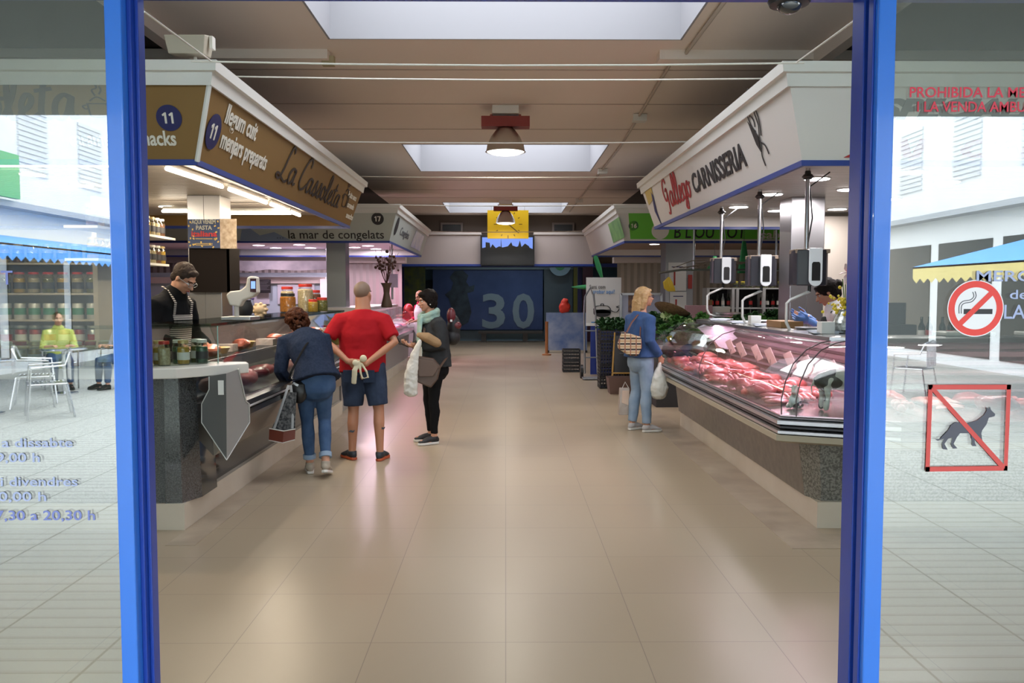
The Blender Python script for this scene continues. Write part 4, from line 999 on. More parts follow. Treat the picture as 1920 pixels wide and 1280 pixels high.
class Human:
    """joints are given in a frame whose +y is the way the person faces, +x their right; H is standing height"""
    def __init__(s, loc, yaw, H=1.72, pose=None, build=1.0, head=(0, 0, 0), shoulder=.185):
        k = H / 1.75; s.k = k; s.b = build
        s.M = Matrix.Translation(loc) @ Matrix.Rotation(yaw, 4, 'Z')
        J = dict(pelvis=(0, 0, .93), waist=(0, 0, 1.08), chest=(0, 0.0, 1.27), top=(0, -.01, 1.38), neck=(0, 0, 1.48), head=(0, .02, 1.63),
                 shR=(shoulder, 0, 1.385), elR=(shoulder + .05, -.02, 1.13), wrR=(shoulder + .05, .05, .88),
                 shL=(-shoulder, 0, 1.385), elL=(-shoulder - .05, -.02, 1.13), wrL=(-shoulder - .05, .05, .88),
                 hiR=(.09, 0, .90), knR=(.10, .01, .49), anR=(.10, -.03, .08), toR=(.12, .13, .025),
                 hiL=(-.09, 0, .90), knL=(-.10, .01, .49), anL=(-.10, -.03, .08), toL=(-.12, .13, .025))
        if pose: J.update(pose)
        s.J = {n: s.M @ (Vector(v) * k) for n, v in J.items()}
        s.hR = (s.M.to_3x3() @ Euler((radians(head[0]), radians(head[1]), radians(head[2])), 'ZXY'.replace('ZXY', 'XYZ')).to_matrix())
        s.X = s.M.to_3x3() @ Vector((1, 0, 0)); s.Y = s.M.to_3x3() @ Vector((0, 1, 0))
    def torso(s, mb, g=0.0, lo=0, shape=None, hem=None, hemr=0):
        b, k = s.b, s.k; J = s.J
        P = [J['pelvis'] - Vector((0, 0, .06 * k)), J['pelvis'], J['waist'], J['chest'], J['top'], lerp(J['top'], J['neck'], .75)]
        R = [(.155, .115), (.17 * (1 + (b - 1) * .7), .125 * b), (.148 * b, .115 * b), (.172 * (1 + (b - 1) * .8), .13 * (1 + (b - 1) * .8)), (.165, .105), (.075, .07)]
        if shape: R = [(a * q[0], c * q[1]) for (a, c), q in zip(R, shape)]
        if lo: P, R = P[lo:], R[lo:]
        if hem is not None: P = [hem] + P; R = [hemr] + R
        mb.tube(P, [((a + g) * k, (c + g) * k) for a, c in R], 20, up=s.X, caps='round' if hem is None else 'flat')
    def arm(s, mb, S, g=0.0, t0=0, t1=2.0, thick=1.0):
        J, k = s.J, s.k; a, e, w = J['sh' + S], J['el' + S], J['wr' + S]
        pts = [lerp(J['top'], a, .55), a, lerp(a, e, .5), e, lerp(e, w, .35), w]; tt = [-.3, 0, .5, 1, 1.35, 2]
        rr = [.06, .058, .047, .039, .038, .026]
        P, R = [], []
        for i in range(len(pts)):
            if tt[i] <= t1 + 1e-6: P.append(pts[i]); R.append(rr[i] * thick)
            else:
                f = (t1 - tt[i - 1]) / (tt[i] - tt[i - 1])
                if f > .02: P.append(lerp(pts[i - 1], pts[i], f)); R.append((rr[i - 1] * (1 - f) + rr[i] * f) * thick)
                break
        mb.tube(P, [(r + g) * k for r in R], 12, caps='round' if g == 0 else 'flat')
        if g: mb.ell(P[0], ((R[0] + g) * k,) * 3)
    def leg(s, mb, S, g=0.0, t1=2.0, thick=1.0, flare=0):
        J, k = s.J, s.k; h, n, a = J['hi' + S], J['kn' + S], J['an' + S]
        back = -s.Y * .012
        pts = [h + Vector((0, 0, .03)), lerp(h, n, .2), lerp(h, n, .6), n, lerp(n, a, .3) + back, lerp(n, a, .7), a]; tt = [-.1, .2, .6, 1, 1.3, 1.7, 2]
        rr = [.09, .088, .070, .053, .055, .042, .036]
        P, R = [], []
        for i in range(len(pts)):
            if tt[i] <= t1 + 1e-6: P.append(pts[i]); R.append(rr[i] * thick + flare * max(0, tt[i]) / 2)
            else:
                f = (t1 - tt[i - 1]) / (tt[i] - tt[i - 1])
                if f > .02: P.append(lerp(pts[i - 1], pts[i], f)); R.append((rr[i - 1] * (1 - f) + rr[i] * f) * thick + flare * t1 / 2)
                break
        mb.tube(P, [(r + g) * k for r in R], 14, caps='round' if g == 0 else 'flat')
        if g: mb.ell(P[0], ((R[0] + g) * k,) * 3)
    def foot(s, mb):
        for S in 'RL':
            a, t = s.J['an' + S], s.J['to' + S]
            mb.tube([a + Vector((0, 0, .01)), lerp(a, t, .4) - Vector((0, 0, .02)), t + Vector((0, 0, .012))], [.034 * s.k, .032 * s.k, .028 * s.k], 10, caps='round')
    def hand(s, mb, S, d=None, n=None, curl=.5, k=None, fingers=(1, 1, 1, 1), spread=.0, thumb=1.0):
        """d: direction of the hand, n: palm normal (fingers curl towards n)"""
        J = s.J; k = k or s.k; w = J['wr' + S]; e = J['el' + S]
        d = (w - e).normalized() if d is None else (s.M.to_3x3() @ Vector(d)).normalized()
        n = Vector((0, 0, -1)) if n is None else s.M.to_3x3() @ Vector(n)
        n = (n - d * n.dot(d)).normalized(); side = d.cross(n)
        sg = 1 if S == 'R' else -1; side = side * sg    # towards the thumb
        mb.tube([w - d * .01, w + d * .035 * k, w + d * .085 * k], [(.027 * k, .019 * k), (.036 * k, .015 * k), (.039 * k, .013 * k)], 12, up=side, caps='round')
        for i, (o, L) in enumerate(((.028, .072), (.009, .082), (-.010, .076), (-.028, .060))):
            base = w + d * .085 * k + side * o * k; L *= k * fingers[i]; dd = (d + side * o * spread * 20).normalized(); pts = [base - d * .012 * k]; p = base
            pts.append(p); ang = 0
            for q, (f, c) in enumerate(((.45, .8), (.3, 1.1), (.25, .8))):
                ang += curl * c * (1 + .12 * i)
                v = dd * cos(ang) + n * sin(ang); p = p + v * L * f; pts.append(p)
            mb.tube(pts, [.0095 * k, .0095 * k, .0088 * k, .008 * k, .007 * k], 8, caps='round')
        b = w + d * .025 * k + side * .028 * k
        v1 = (side * .75 * thumb + d * .7 + n * .3).normalized(); v2 = (d * .9 + n * .5 * (1 + curl) + side * .1).normalized()
        mb.tube([b - side * .01 * k, b + v1 * .035 * k, b + v1 * .035 * k + v2 * .032 * k, b + v1 * .035 * k + v2 * .055 * k], [.013 * k, .011 * k, .0095 * k, .008 * k], 8, caps='round')
    def hp(s, x, y, z):
        return s.J['head'] + s.hR @ (Vector((x, y, z)) * s.k)
    def headmesh(s, mb, nose=1.0, jaw=1.0, neckr=.058):
        k = s.k; R = s.hR
        mb.ell(s.hp(0, -.012, .032), (.074 * k, .092 * k, .088 * k), 20, 14, R)
        mb.ell(s.hp(0, .02, -.035), (.058 * k * jaw, .068 * k, .075 * k), 18, 12, R)
        mb.ell(s.hp(0, .055, -.088), (.028 * k * jaw, .026 * k, .022 * k), 12, 8, R)
        mb.ell(s.hp(0, .078, .028), (.045 * k, .012 * k, .012 * k), 12, 8, R)
        mb.tube([s.hp(0, .076, .022), s.hp(0, .092, -.004), s.hp(0, .104 + .004 * nose, -.026)], [.008 * k, .010 * k, .014 * k], 8, caps='round')
        mb.ell(s.hp(.012, .090, -.030), (.009 * k,) * 3, 8, 6); mb.ell(s.hp(-.012, .090, -.030), (.009 * k,) * 3, 8, 6)
        for q in (1, -1):
            mb.ell(s.hp(.036 * q, .066, -.02), (.02 * k, .017 * k, .018 * k), 10, 8, R)
            mb.ell(s.hp(.076 * q, -.006, -.005), (.008 * k, .018 * k, .030 * k), 12, 8, R)
        mb.ell(s.hp(0, .086, -.058), (.022 * k, .010 * k, .010 * k), 12, 8, R)
        mb.tube([s.J['neck'] - Vector((0, 0, .04)), s.J['neck'] + Vector((0, 0, .01)), s.hp(0, -.02, -.05)], [neckr * 1.15 * k, neckr * k, neckr * .95 * k], 14, caps='round')
    def face(s, par, brow=HAIR_BR, skin=SKIN):
        k = s.k
        for q in (1, -1):
            MB().ell(s.hp(.031 * q, .072, .006), (.013 * k, .010 * k, .0085 * k), 12, 8, s.hR).obj('eye', EYEW, par, True)
            MB().ell(s.hp(.031 * q, .0805, .006), (.0055 * k, .003 * k, .0058 * k), 10, 6, s.hR).obj('iris', EYED, par, True)
            MB().tube([s.hp(.014 * q, .0885, .024), s.hp(.032 * q, .085, .029), s.hp(.050 * q, .072, .024)], .0042 * k, 6, caps='round').obj('eyebrow', brow, par)
        MB().tube([s.hp(-.024, .088, -.060), s.hp(0, .0965, -.057), s.hp(.024, .088, -.060)], [(.003 * k, .003 * k), (.006 * k, .006 * k), (.003 * k, .003 * k)], 8, caps='round').obj('mouth', LIPS, par)
    def glasses(s, par, m=BLACK):
        k = s.k; mb = MB()
        for q in (1, -1):
            c = (.034 * q, .098, .004)
            mb.tube([s.hp(c[0] + .025 * cos(a), c[1] - abs(cos(a)) * .002, c[2] + .017 * sin(a)) for a in [2 * pi * i / 14 for i in range(15)]], .0022 * k, 6)
            mb.tube([s.hp(.058 * q, .094, .010), s.hp(.076 * q, .04, .012), s.hp(.080 * q, -.01, .008)], .0022 * k, 6)
        mb.tube([s.hp(-.01, .100, .008), s.hp(.01, .100, .008)], .0022 * k, 6)
        return mb.obj('glasses', m, par)
    def shoe(s, par, S, upper, sole, high=0.0, L=.27):
        J, k = s.J, s.k; a, t = J['an' + S], J['to' + S]; d = t - a; fl = Vector((d.x, d.y, 0))
        fl.normalize() if fl.length > .01 else None
        pitch = (t.z - a.z + .055 * k); dd = (fl * .16 * k + Vector((0, 0, pitch))).normalized()
        up = Vector((0, 0, 1)); up = (up - dd * up.dot(dd)).normalized(); side = dd.cross(up)
        heel = a - dd * .06 * k - up * .065 * k; LL = L * k
        out = [(0, .0), (.012, .028), (.06, .036), (.13, .034), (.19, .046), (.235, .04), (.26, .022), (.27, 0)]
        poly = [(x * LL / .27, y * k) for x, y in out] + [(x * LL / .27, -y * k) for x, y in out[-2:0:-1]]
        nn = dd.cross(side)
        so = MB(); so.prism(poly, heel - up * .012 * k, dd, side, -.026 * k if nn.dot(up) < 0 else .026 * k)
        up_ = MB()
        up_.tube([heel + dd * .03 * k + up * .035 * k, heel + dd * .08 * k + up * .045 * k, heel + dd * .14 * k + up * .04 * k, heel + dd * .20 * k + up * .028 * k, heel + dd * .245 * k + up * .02 * k],
                 [(.032 * k, .038 * k), (.036 * k, .044 * k), (.037 * k, .036 * k), (.042 * k, .024 * k), (.03 * k, .016 * k)], 14, up=side, caps='round')
        up_.tube([a + up * (.012 + high) * k, a - up * .03 * k], [.044 * k, .046 * k], 14, caps='flat')
        o = remesh(up_, 'shoe', upper, par, .007, 3); so.obj('sole', sole, o, 30, bevel=.004)
        ml = MB()
        for i in range(4): c = heel + dd * (.12 + .024 * i) * k + up * (.073 - .009 * i) * k; ml.cbox(c, (.03 * k, .006 * k, .004 * k), dd.to_track_quat('Y', 'Z').to_euler())
        ml.obj('laces', sole, o, False)
        return o
def person(label, h, skin=SKIN, arms=(True, True), hands=None, legs=True, feet=False, voxel=.008, headkw=None, face=True, brow=HAIR_BR, group=None):
    mb = MB(); h.torso(mb, -.004)
    for S in 'RL':
        h.arm(mb, S)
        if legs: h.leg(mb, S)
        if feet: pass
    if legs: h.foot(mb)
    for S in 'RL': h.hand(mb, S, **(hands or {}).get(S, {}))
    h.headmesh(mb, **(headkw or {}))
    o = remesh(mb, 'person', skin, None, voxel, 2)
    c = Vector(((h.J['anR'].x + h.J['anL'].x) / 2, (h.J['anR'].y + h.J['anL'].y) / 2, h.M.translation.z)); o.data.transform(Matrix.Translation(-c)); o.location = c
    tag(o, label, 'person', group)
    if face: h.face(o, brow)
    return o
DENIM = mat('dark_denim', (.013, .020, .040), .85, noise=(55, .5, (.024, .034, .062)), bump=(200, .15))
DENIM_M = mat('mid_denim', (.035, .07, .15), .85, noise=(9, .5, (.07, .12, .22)), bump=(200, .15))
DENIM_L = mat('light_denim', (.19, .27, .38), .8, noise=(8, .5, (.27, .35, .46)), bump=(200, .15))
DENIM_S = mat('navy_denim', (.02, .03, .055), .8, noise=(8, .5, (.05, .07, .12)))
CL_RED = mat('red_cotton', (.36, .012, .018), .85, bump=(7, .35))
CL_BLK = mat('black_cloth', (.008, .008, .009), .8)
CL_DGREY = mat('dark_grey_knit', (.035, .037, .04), .85, bump=(9, .3))
CL_WHITE = mat('white_cloth', (.62, .60, .60), .8)
RUBW = mat('white_rubber', (.62, .60, .56), .5)

# ---- man in the red T-shirt, hands clasped behind ------------------------------
loc = Vector((W(683, 868, 7.95).x, 7.95, 0))
hm = Human(loc, radians(-2), 1.70, dict(
    pelvis=(-.01, 0, .95), waist=(-.01, .03, 1.10), chest=(0, .02, 1.28), top=(0, -.01, 1.41), neck=(.0, .01, 1.51), head=(.0, .03, 1.645),
    shR=(.215, -.02, 1.375), elR=(.335, -.10, 1.18), wrR=(.075, -.235, .975),
    shL=(-.215, -.02, 1.375), elL=(-.345, -.10, 1.19), wrL=(-.10, -.235, 1.00),
    hiR=(.10, 0, .92), knR=(.155, -.02, .50), anR=(.17, -.06, .08), toR=(.20, .10, .025),
    hiL=(-.10, 0, .92), knL=(-.10, -.01, .49), anL=(-.115, -.02, .08), toL=(-.22, .10, .025)), build=1.22, head=(4, 0, -18), shoulder=.2)
p = person('bald person in red T-shirt and denim shorts, hands clasped behind, standing in the aisle', hm, SKIN_T,
           hands={'R': dict(d=(-1, -.1, .1), n=(0, 1, 0), curl=.45), 'L': dict(d=(1, -.1, -.15), n=(0, 1, 0), curl=.55)}, headkw=dict(neckr=.076, jaw=1.2), face=True)
mb = MB(); hm.torso(mb, .028, lo=2, shape=[(1, 1), (1, 1), (1.14, 1.1), (1.08, 1.03), (1, 1), (1, 1)], hem=hm.J['pelvis'] - Vector((.0, 0, .08)), hemr=(.200, .155))
for S in 'RL': hm.arm(mb, S, .024, t1=.78, thick=1.12)
remesh(mb, 'red_shirt', CL_RED, p, .010, 4, (.12, .018))
mb = MB(); hm.torso(mb, .010, lo=0, shape=None)
mb = MB(); mb.tube([hm.J['pelvis'] + Vector((0, 0, .06)), hm.J['pelvis'] - Vector((0, 0, .10))], [(.185, .145), (.185, .14)], 20, up=hm.X)
for S in 'RL': hm.leg(mb, S, .022, t1=.88, thick=1.1, flare=.03)
remesh(mb, 'denim_shorts', DENIM_S, p, .010, 3, (.1, .012))
mb = MB()
for q in (-1, 1): MB().cbox(hm.J['pelvis'] + hm.X * .095 * q - hm.Y * .160 - Vector((0, 0, .10)), (.11, .008, .12), Euler((0, 0, radians(-2)))).obj('back_pocket', DENIM_S, p, False, bevel=.004)
mb = MB(); mb.ell(hm.hp(0, -.018, .038), (.0765, .094, .088), 20, 14, hm.hR)
remesh(mb, 'shaved_hair', mat('shaved_stubble', (.20, .13, .09), .6), p, .009, 2)
for S in 'RL': hm.shoe(p, S, mat('dark_trainer', (.015, .02, .028), .6), mat('orange_sole', (.40, .07, .02), .5))
for S, z in (('L', 0), ('R', .034)):
    k = lerp(hm.J['an' + S], hm.J['kn' + S], .52 + z * 2) + Vector((z, z * .45, 0))
    MB().prism([(-.03, 0), (-.01, .014), (.012, .006), (.03, .016), (.024, -.004), (.01, -.012), (-.016, -.008)], k + Vector((0, -.0585, 0)), (1, 0, 0), (0, 0, 1), .004).obj('tattoo', mat('tattoo_ink', (.05, .055, .07), .6), p, False)
q = hm.J['wrL'] + hm.X * .11 - hm.Y * .035
t = thing('cloth_glove', 'cream knotted cloth handle dangling from the clasped hands of the red-shirted person', 'cloth', q)
mb = MB(); kk = mat('cream_canvas', (.62, .56, .40), .8)
mb.ell(q + Vector((.045, -.01, .03)), (.035, .02, .035)); mb.ell(q + Vector((-.03, -.01, -.01)), (.03, .02, .03))
mb.tube([q, q + Vector((-.035, -.02, -.08)), q + Vector((-.045, -.015, -.20))], [(.016, .01), (.028, .01), (.026, .01)], 10, up=(1, 0, 0), caps='round')
mb.tube([q + Vector((.01, 0, 0)), q + Vector((.02, -.02, -.1)), q + Vector((.035, -.02, -.155)), q + Vector((.09, -.02, -.145)), q + Vector((.075, -.02, -.09)), q + Vector((.03, -.01, -.02))], .011, 8, caps='round')
remesh(mb, 'strap', kk, t, .006, 2)

# ---- stooping woman in denim jacket -------------------------------------------
loc = Vector((W(590, 893, 7.25).x, 7.25, 0))
hw = Human(loc, radians(14), 1.62, dict(
    pelvis=(0.03, -.04, .95), waist=(0.0, .04, 1.08), chest=(-.04, .14, 1.21), top=(-.08, .21, 1.295), neck=(-.11, .27, 1.36), head=(-.15, .33, 1.455),
    shR=(.10, .17, 1.285), elR=(.15, .11, 1.02), wrR=(.03, .30, .90), shL=(-.26, .20, 1.265), elL=(-.30, .14, .99), wrL=(-.22, .28, .84),
    hiR=(.09, -.02, .93), knR=(.10, .06, .52), anR=(.10, -.16, .13), toR=(.13, -.02, .035),
    hiL=(-.08, -.02, .93), knL=(-.06, .06, .50), anL=(-.04, .10, .08), toL=(-.05, .27, .025)), build=.98, head=(-38, 0, 25))
p = person('curly-haired person in dark denim jacket and jeans leaning towards the delicatessen case', hw, SKIN,
           hands={'R': dict(curl=.9, n=(-1, 0, -.3)), 'L': dict(curl=.8, n=(1, 0, 0))}, headkw=dict(neckr=.05), brow=HAIR_BR)
mb = MB(); hw.torso(mb, .030, lo=2, hem=hw.J['pelvis'] - Vector((0, 0, .04)), hemr=(.205, .175))
for S in 'RL': hw.arm(mb, S, .020, t1=1.86, thick=1.12)
j = remesh(mb, 'denim_jacket', DENIM, p, .010, 3, (.1, .016))
mb = MB(); mb.tube([hw.J['pelvis'] + Vector((0, 0, .04)), hw.J['pelvis'] - Vector((0, 0, .09))], [(.158, .125), (.165, .13)], 20, up=hw.X, caps='round')
for S in 'RL': hw.leg(mb, S, .008, t1=1.80, thick=1.0)
remesh(mb, 'jeans', DENIM_M, p, .009, 3, (.1, .008))
mb = MB()
for S in 'RL':
    a, b = lerp(hw.J['kn' + S], hw.J['an' + S], .74), lerp(hw.J['kn' + S], hw.J['an' + S], .84); mb.cyl(a, b, .056, .056, 18)
    o = mb.obj('jeans_cuff', DENIM_L, p); mb = MB()
mb = MB(); r_ = random.Random(5)
mb.ell(hw.hp(0, -.02, .045), (.09, .105, .088), 18, 12, hw.hR)
for i in range(260):
    v = Vector((r_.gauss(0, 1), r_.gauss(0, 1), r_.gauss(0, 1))).normalized()
    if v.y > .45 and v.z < .55: continue
    mb.ell(hw.hp(v.x * .098, v.y * .108 - .03, v.z * .105 + .015 - (.03 if v.y < 0 else 0)), r_.uniform(.010, .024), 8, 6)
remesh(mb, 'curly_hair', HAIR_AU, p, .006, 0, (.015, .014))
for S in 'RL': hw.shoe(p, S, mat('beige_suede', (.36, .31, .25), .8), RUBW, high=.02)
# shoulder bag strap + bag, patterned carrier bag, leather flap wallet
q = hw.J['wrR'] + Vector((.0, .02, -.02))
sh = hw.J['shR']; bag = thing('shoulder_bag', 'small black shoulder bag hanging at the hip of the denim-jacketed person', 'bag', W(563, 735, 7.05))
c = W(560, 735, 7.12)
remesh(MB().ell(c, (.075, .05, .10), 16, 10).cbox(c + Vector((0, 0, .03)), (.12, .08, .09)), 'bag_body', mat('black_leather', (.01, .01, .011), .35), bag, .008, 3)
st = [W(619, 612, 7.28) + Vector((0, -.06, .0)), W(608, 640, 7.17), W(592, 675, 7.10), W(575, 705, 7.08), c + Vector((.02, 0, .1))]
bk = lambda t_, o_: lerp(hw.J['shR'] * .8 + hw.J['shL'] * .2 + Vector((0, 0, .06)), hw.J['pelvis'] - hw.X * .20, t_) + Vector((0, -o_, 0))
MB().tube([bk(0, .0), bk(.08, .09), bk(.3, .165), bk(.6, .185), bk(.85, .18), bk(1, .13), c + Vector((.02, 0, .1))], [(.011, .004)] * 7, 6).obj('strap', CL_BLK, bag)
MB().cbox(c + Vector((-.01, -.055, .075)), (.05, .006, .02), Euler((0, .5, 0))).obj('buckle', CHROME, bag, False)
bag2 = thing('carrier_bag', 'grey patterned cloth bag with red-brown base hanging from the hand of the curly-haired person', 'bag', W(528, 820, 7.0))
T = [W(540, 722, 7.05), W(556, 722, 7.1)]; 
mb = MB(); d_ = 7.0
top = [W(541, 735, 7.02), W(556, 735, 7.02), W(556, 735, 7.12), W(541, 735, 7.12)]
low = [W(508, 806, 6.93), W(553, 806, 6.93), W(551, 804, 7.13), W(509, 804, 7.13)]
mb.add(top + low, [(0, 1, 2, 3), (4, 7, 6, 5), (0, 4, 5, 1), (1, 5, 6, 2), (2, 6, 7, 3), (3, 7, 4, 0)])
mb.obj('bag_body', mat('dark_pattern_cloth', (.03, .032, .035), .8, noise=(45, .25, (.13, .13, .13))), bag2, False)
base_b = [W(504, 825, 6.92), W(530, 830, 6.90), W(553, 824, 6.92), W(553, 824, 7.13), W(504, 825, 7.13)]
base_t = [W(505, 803, 6.92), W(532, 808, 6.90), W(554, 804, 6.92), W(554, 804, 7.13), W(505, 803, 7.13)]
MB().add(base_t + base_b, [(0, 1, 2, 3, 4), (9, 8, 7, 6, 5)] + [(i, (i + 1) % 5, 5 + (i + 1) % 5, 5 + i) for i in range(5)]).obj('bag_base', mat('red_brown_leather', (.16, .035, .02), .45), bag2, False)
MB().tube([base_t[0], base_t[1], base_t[2]], .005, 6).tube([base_b[0], base_b[1], base_b[2]], .004, 6).obj('piping', RUBW, bag2)
MB().tube([W(514, 803, 6.92), W(535, 740, 7.0), W(541, 722, 7.05)], [(.011, .003)] * 3, 6).tube([W(548, 803, 6.92), W(549, 760, 7.0), W(545, 722, 7.05)], [(.011, .003)] * 3, 6).obj('handle', mat('pale_strap', (.30, .31, .31), .7), bag2)

# ---- woman with phone, scarf and bags ------------------------------------------
loc = Vector((W(813, 830, 8.85).x, 8.85, 0))
hp_ = Human(loc, radians(118), 1.63, dict(
    pelvis=(0.0, -.03, .95), waist=(0, -.03, 1.10), chest=(0, 0, 1.28), top=(0, .0, 1.385), neck=(0, .03, 1.49), head=(0, .07, 1.635),
    shR=(.18, 0, 1.375), elR=(.22, -.02, 1.13), wrR=(.10, .23, 1.13), shL=(-.18, 0, 1.375), elL=(-.23, .0, 1.13), wrL=(-.07, .22, 1.12),
    knR=(.11, .02, .49), anR=(.12, -.02, .08), toR=(.15, .14, .025), knL=(-.10, .04, .49), anL=(-.09, .03, .08), toL=(-.10, .19, .025)), build=1.12, head=(-8, 0, -4))
p = person('black-haired person with pale green scarf looking left, holding a phone in the aisle', hp_, SKIN,
           hands={'R': dict(d=(-.2, .95, .15), n=(-.4, 0, 1), curl=.5), 'L': dict(d=(.25, .9, .1), n=(.3, .1, 1), curl=.5)}, brow=HAIR_B)
mb = MB(); hp_.torso(mb, .028, lo=2, hem=hp_.J['pelvis'] - Vector((0, 0, .06)), hemr=(.18, .155))
for S in 'RL': hp_.arm(mb, S, .020, t1=1.8, thick=1.15)
remesh(mb, 'grey_jumper', CL_DGREY, p, .010, 3, (.1, .02))
mb = MB(); mb.tube([hp_.J['pelvis'] + Vector((0, 0, .02)), hp_.J['pelvis'] - Vector((0, 0, .09))], [(.150, .125), (.17, .14)], 20, up=hp_.X, caps='round')
for S in 'RL': hp_.leg(mb, S, .006, t1=1.9, thick=.98)
remesh(mb, 'black_trousers', CL_BLK, p, .009, 3, (.1, .012))
mb = MB(); mb.ell(hp_.hp(0, -.028, .045), (.090, .098, .090), 18, 12, hp_.hR).ell(hp_.hp(0, .045, .085), (.07, .045, .03), 14, 8, hp_.hR)
for q in (1, -1): mb.ell(hp_.hp(.064 * q, -.03, -.01), (.026, .055, .07), 12, 8, hp_.hR)
mb.ell(hp_.hp(0, -.07, -.03), (.06, .045, .07), 12, 8, hp_.hR)
remesh(mb, 'short_black_hair', HAIR_B, p, .007, 2, (.03, .014))
mb = MB(); c = hp_.J['neck']
ring = [c + hp_.X * .098 * cos(a) + hp_.Y * (.085 * sin(a) + .02) + Vector((0, 0, .0 - .035 * sin(a))) for a in [2 * pi * i / 16 for i in range(17)]]
mb.tube(ring, .036, 10); mb.tube([q + Vector((0, 0, -.045)) for q in ring], .034, 10)
fr = hp_.J['neck'] + hp_.Y * .13
mb.tube([fr + hp_.X * -.03 + Vector((0, 0, -.04)), fr + hp_.X * -.07 + hp_.Y * .03 + Vector((0, 0, -.2)), fr + hp_.X * -.08 + hp_.Y * .025 + Vector((0, 0, -.42))], [(.05, .022), (.06, .018), (.065, .016)], 12, up=hp_.X)
remesh(mb, 'green_scarf', mat('pale_green_scarf', (.33, .42, .33), .85, noise=(11, .5, (.22, .38, .38)), bump=(20, .4)), p, .008, 2, (.04, .014))
mb = MB(); r_ = random.Random(8)
for i in range(14):
    b = fr + hp_.X * (-.14 + i * .0095) + hp_.Y * .03 + Vector((0, 0, -.42)); mb.tube([b, b + Vector((r_.uniform(-.006, .006), 0, -.09 - r_.random() * .03))], .0035, 5)
mb.tube([fr + hp_.X * -.075 + hp_.Y * .03 + Vector((0, 0, -.34)), fr + hp_.X * -.075 + hp_.Y * .03 + Vector((0, 0, -.45))], [(.068, .016), (.072, .014)], 12, up=hp_.X)
mb.obj('scarf_fringe', mat('white_fringe', (.58, .60, .58), .8), p)
for S in 'RL': hp_.shoe(p, S, mat('black_trainer', (.012, .012, .014), .6), RUBW)
MB().ell(hp_.hp(-.083, -.004, -.037), .007, 8, 6).obj('pearl_earring', mat('pearl', (.8, .78, .75), .2), p, True)
ph = (hp_.J['wrR'] + hp_.J['wrL']) / 2 + hp_.Y * .13 + Vector((0, 0, .02))
t = thing('smartphone', 'dark phone in an open flip case held by the scarfed person', 'phone', ph)
MB().cbox(ph, (.07, .13, .009), Euler((radians(25), 0, radians(118)))).obj('body', BLACK, t, False, bevel=.002)
MB().cbox(ph + Vector((-.05, 0, .045)), (.07, .10, .005), Euler((radians(60), 0, radians(118)))).obj('flip_cover', mat('black_leather', (.01, .01, .011), .35), t, False)
c = W(858, 640, 8.72); c = W(815, 641, 8.62)
t = thing('paper_bag', 'brown paper bundle tucked under the arm of the scarfed person', 'bag', c)
mb = MB(); mb.tube([W(786, 628, 8.56), W(800, 632, 8.58), W(820, 643, 8.62), W(831, 649, 8.68)], [(.03, .03), (.055, .05), (.05, .045), (.03, .03)], 10, up=(0, 0, 1), caps='round')
remesh(mb, 'paper', mat('kraft_paper', (.34, .22, .12), .8, bump=(12, .6)), t, .008, 1)
t = thing('messenger_bag', 'brown leather messenger bag with long strap on the scarfed person', 'bag', W(800, 700, 8.6))
P = [(774, 678), (783, 668), (812, 672), (826, 688), (820, 712), (808, 727), (770, 712), (768, 702)]
def slab(px, d, th, name, m, par, bev=.006):
    A = [W(x, y, d) for x, y in px]; B = [W(x, y, d) + Vector((0, th, 0)) for x, y in px]; n = len(px)
    return MB().add(A + B, [tuple(range(n)), tuple(range(n, 2 * n))[::-1]] + [(i, (i + 1) % n, n + (i + 1) % n, n + i) for i in range(n)]).obj(name, m, par, False, bevel=bev)
BRL = mat('brown_leather', (.085, .05, .035), .4)
slab(P, 8.53, .09, 'bag_body', BRL, t, .012)
slab([(772, 684), (784, 672), (812, 676), (823, 688), (812, 706), (786, 706)], 8.515, .02, 'flap', mat('brown_leather_flap', (.11, .065, .045), .4), t)
MB().tube([W(778, 682, 8.56), W(786, 650, 8.60), W(795, 622, 8.65), hp_.J['shR'] + Vector((0, 0, .09))], [(.013, .003)] * 4, 6).tube([W(822, 692, 8.57), W(836, 672, 8.72), W(842, 660, 8.85)], [(.013, .003)] * 3, 6).obj('strap', BRL, t)
t = thing('plastic_bag', 'white translucent plastic bag hanging below the phone hand of the scarfed person', 'bag', W(772, 700, 8.45))
mb = MB(); PB_ = [W(787, 640, 8.5), W(778, 665, 8.48), W(771, 700, 8.46), W(770, 735, 8.46)]
mb.tube(PB_, [(.022, .02), (.045, .03), (.07, .045), (.075, .05)], 14, up=(1, 0, 0), caps='round')
remesh(mb, 'film', mat('white_plastic_film', (.58, .57, .52), .4, bump=(9, .8)), t, .008, 1, (.05, .02))
t = thing('backpack', 'dark red and black backpack on the back of the scarfed person', 'backpack', W(850, 610, 9.05))
mb = MB(); mb.ell(W(851, 612, 9.02), (.075, .09, .13)).ell(W(849, 632, 9.02), (.085, .1, .09)); remesh(mb, 'pack', mat('black_nylon', (.012, .011, .013), .6), t, .01, 3)
mb = MB(); mb.ell(W(846, 592, 8.98), (.05, .06, .09)).ell(W(856, 610, 8.98), (.055, .05, .045)); remesh(mb, 'red_panel', mat('dark_red_nylon', (.12, .012, .018), .4), t, .008, 2)
MB().box(tuple(W(844, 603, 8.9)), tuple(W(848, 599, 8.9) + Vector((0, .02, 0)))).obj('patch', WHITE, t, False)

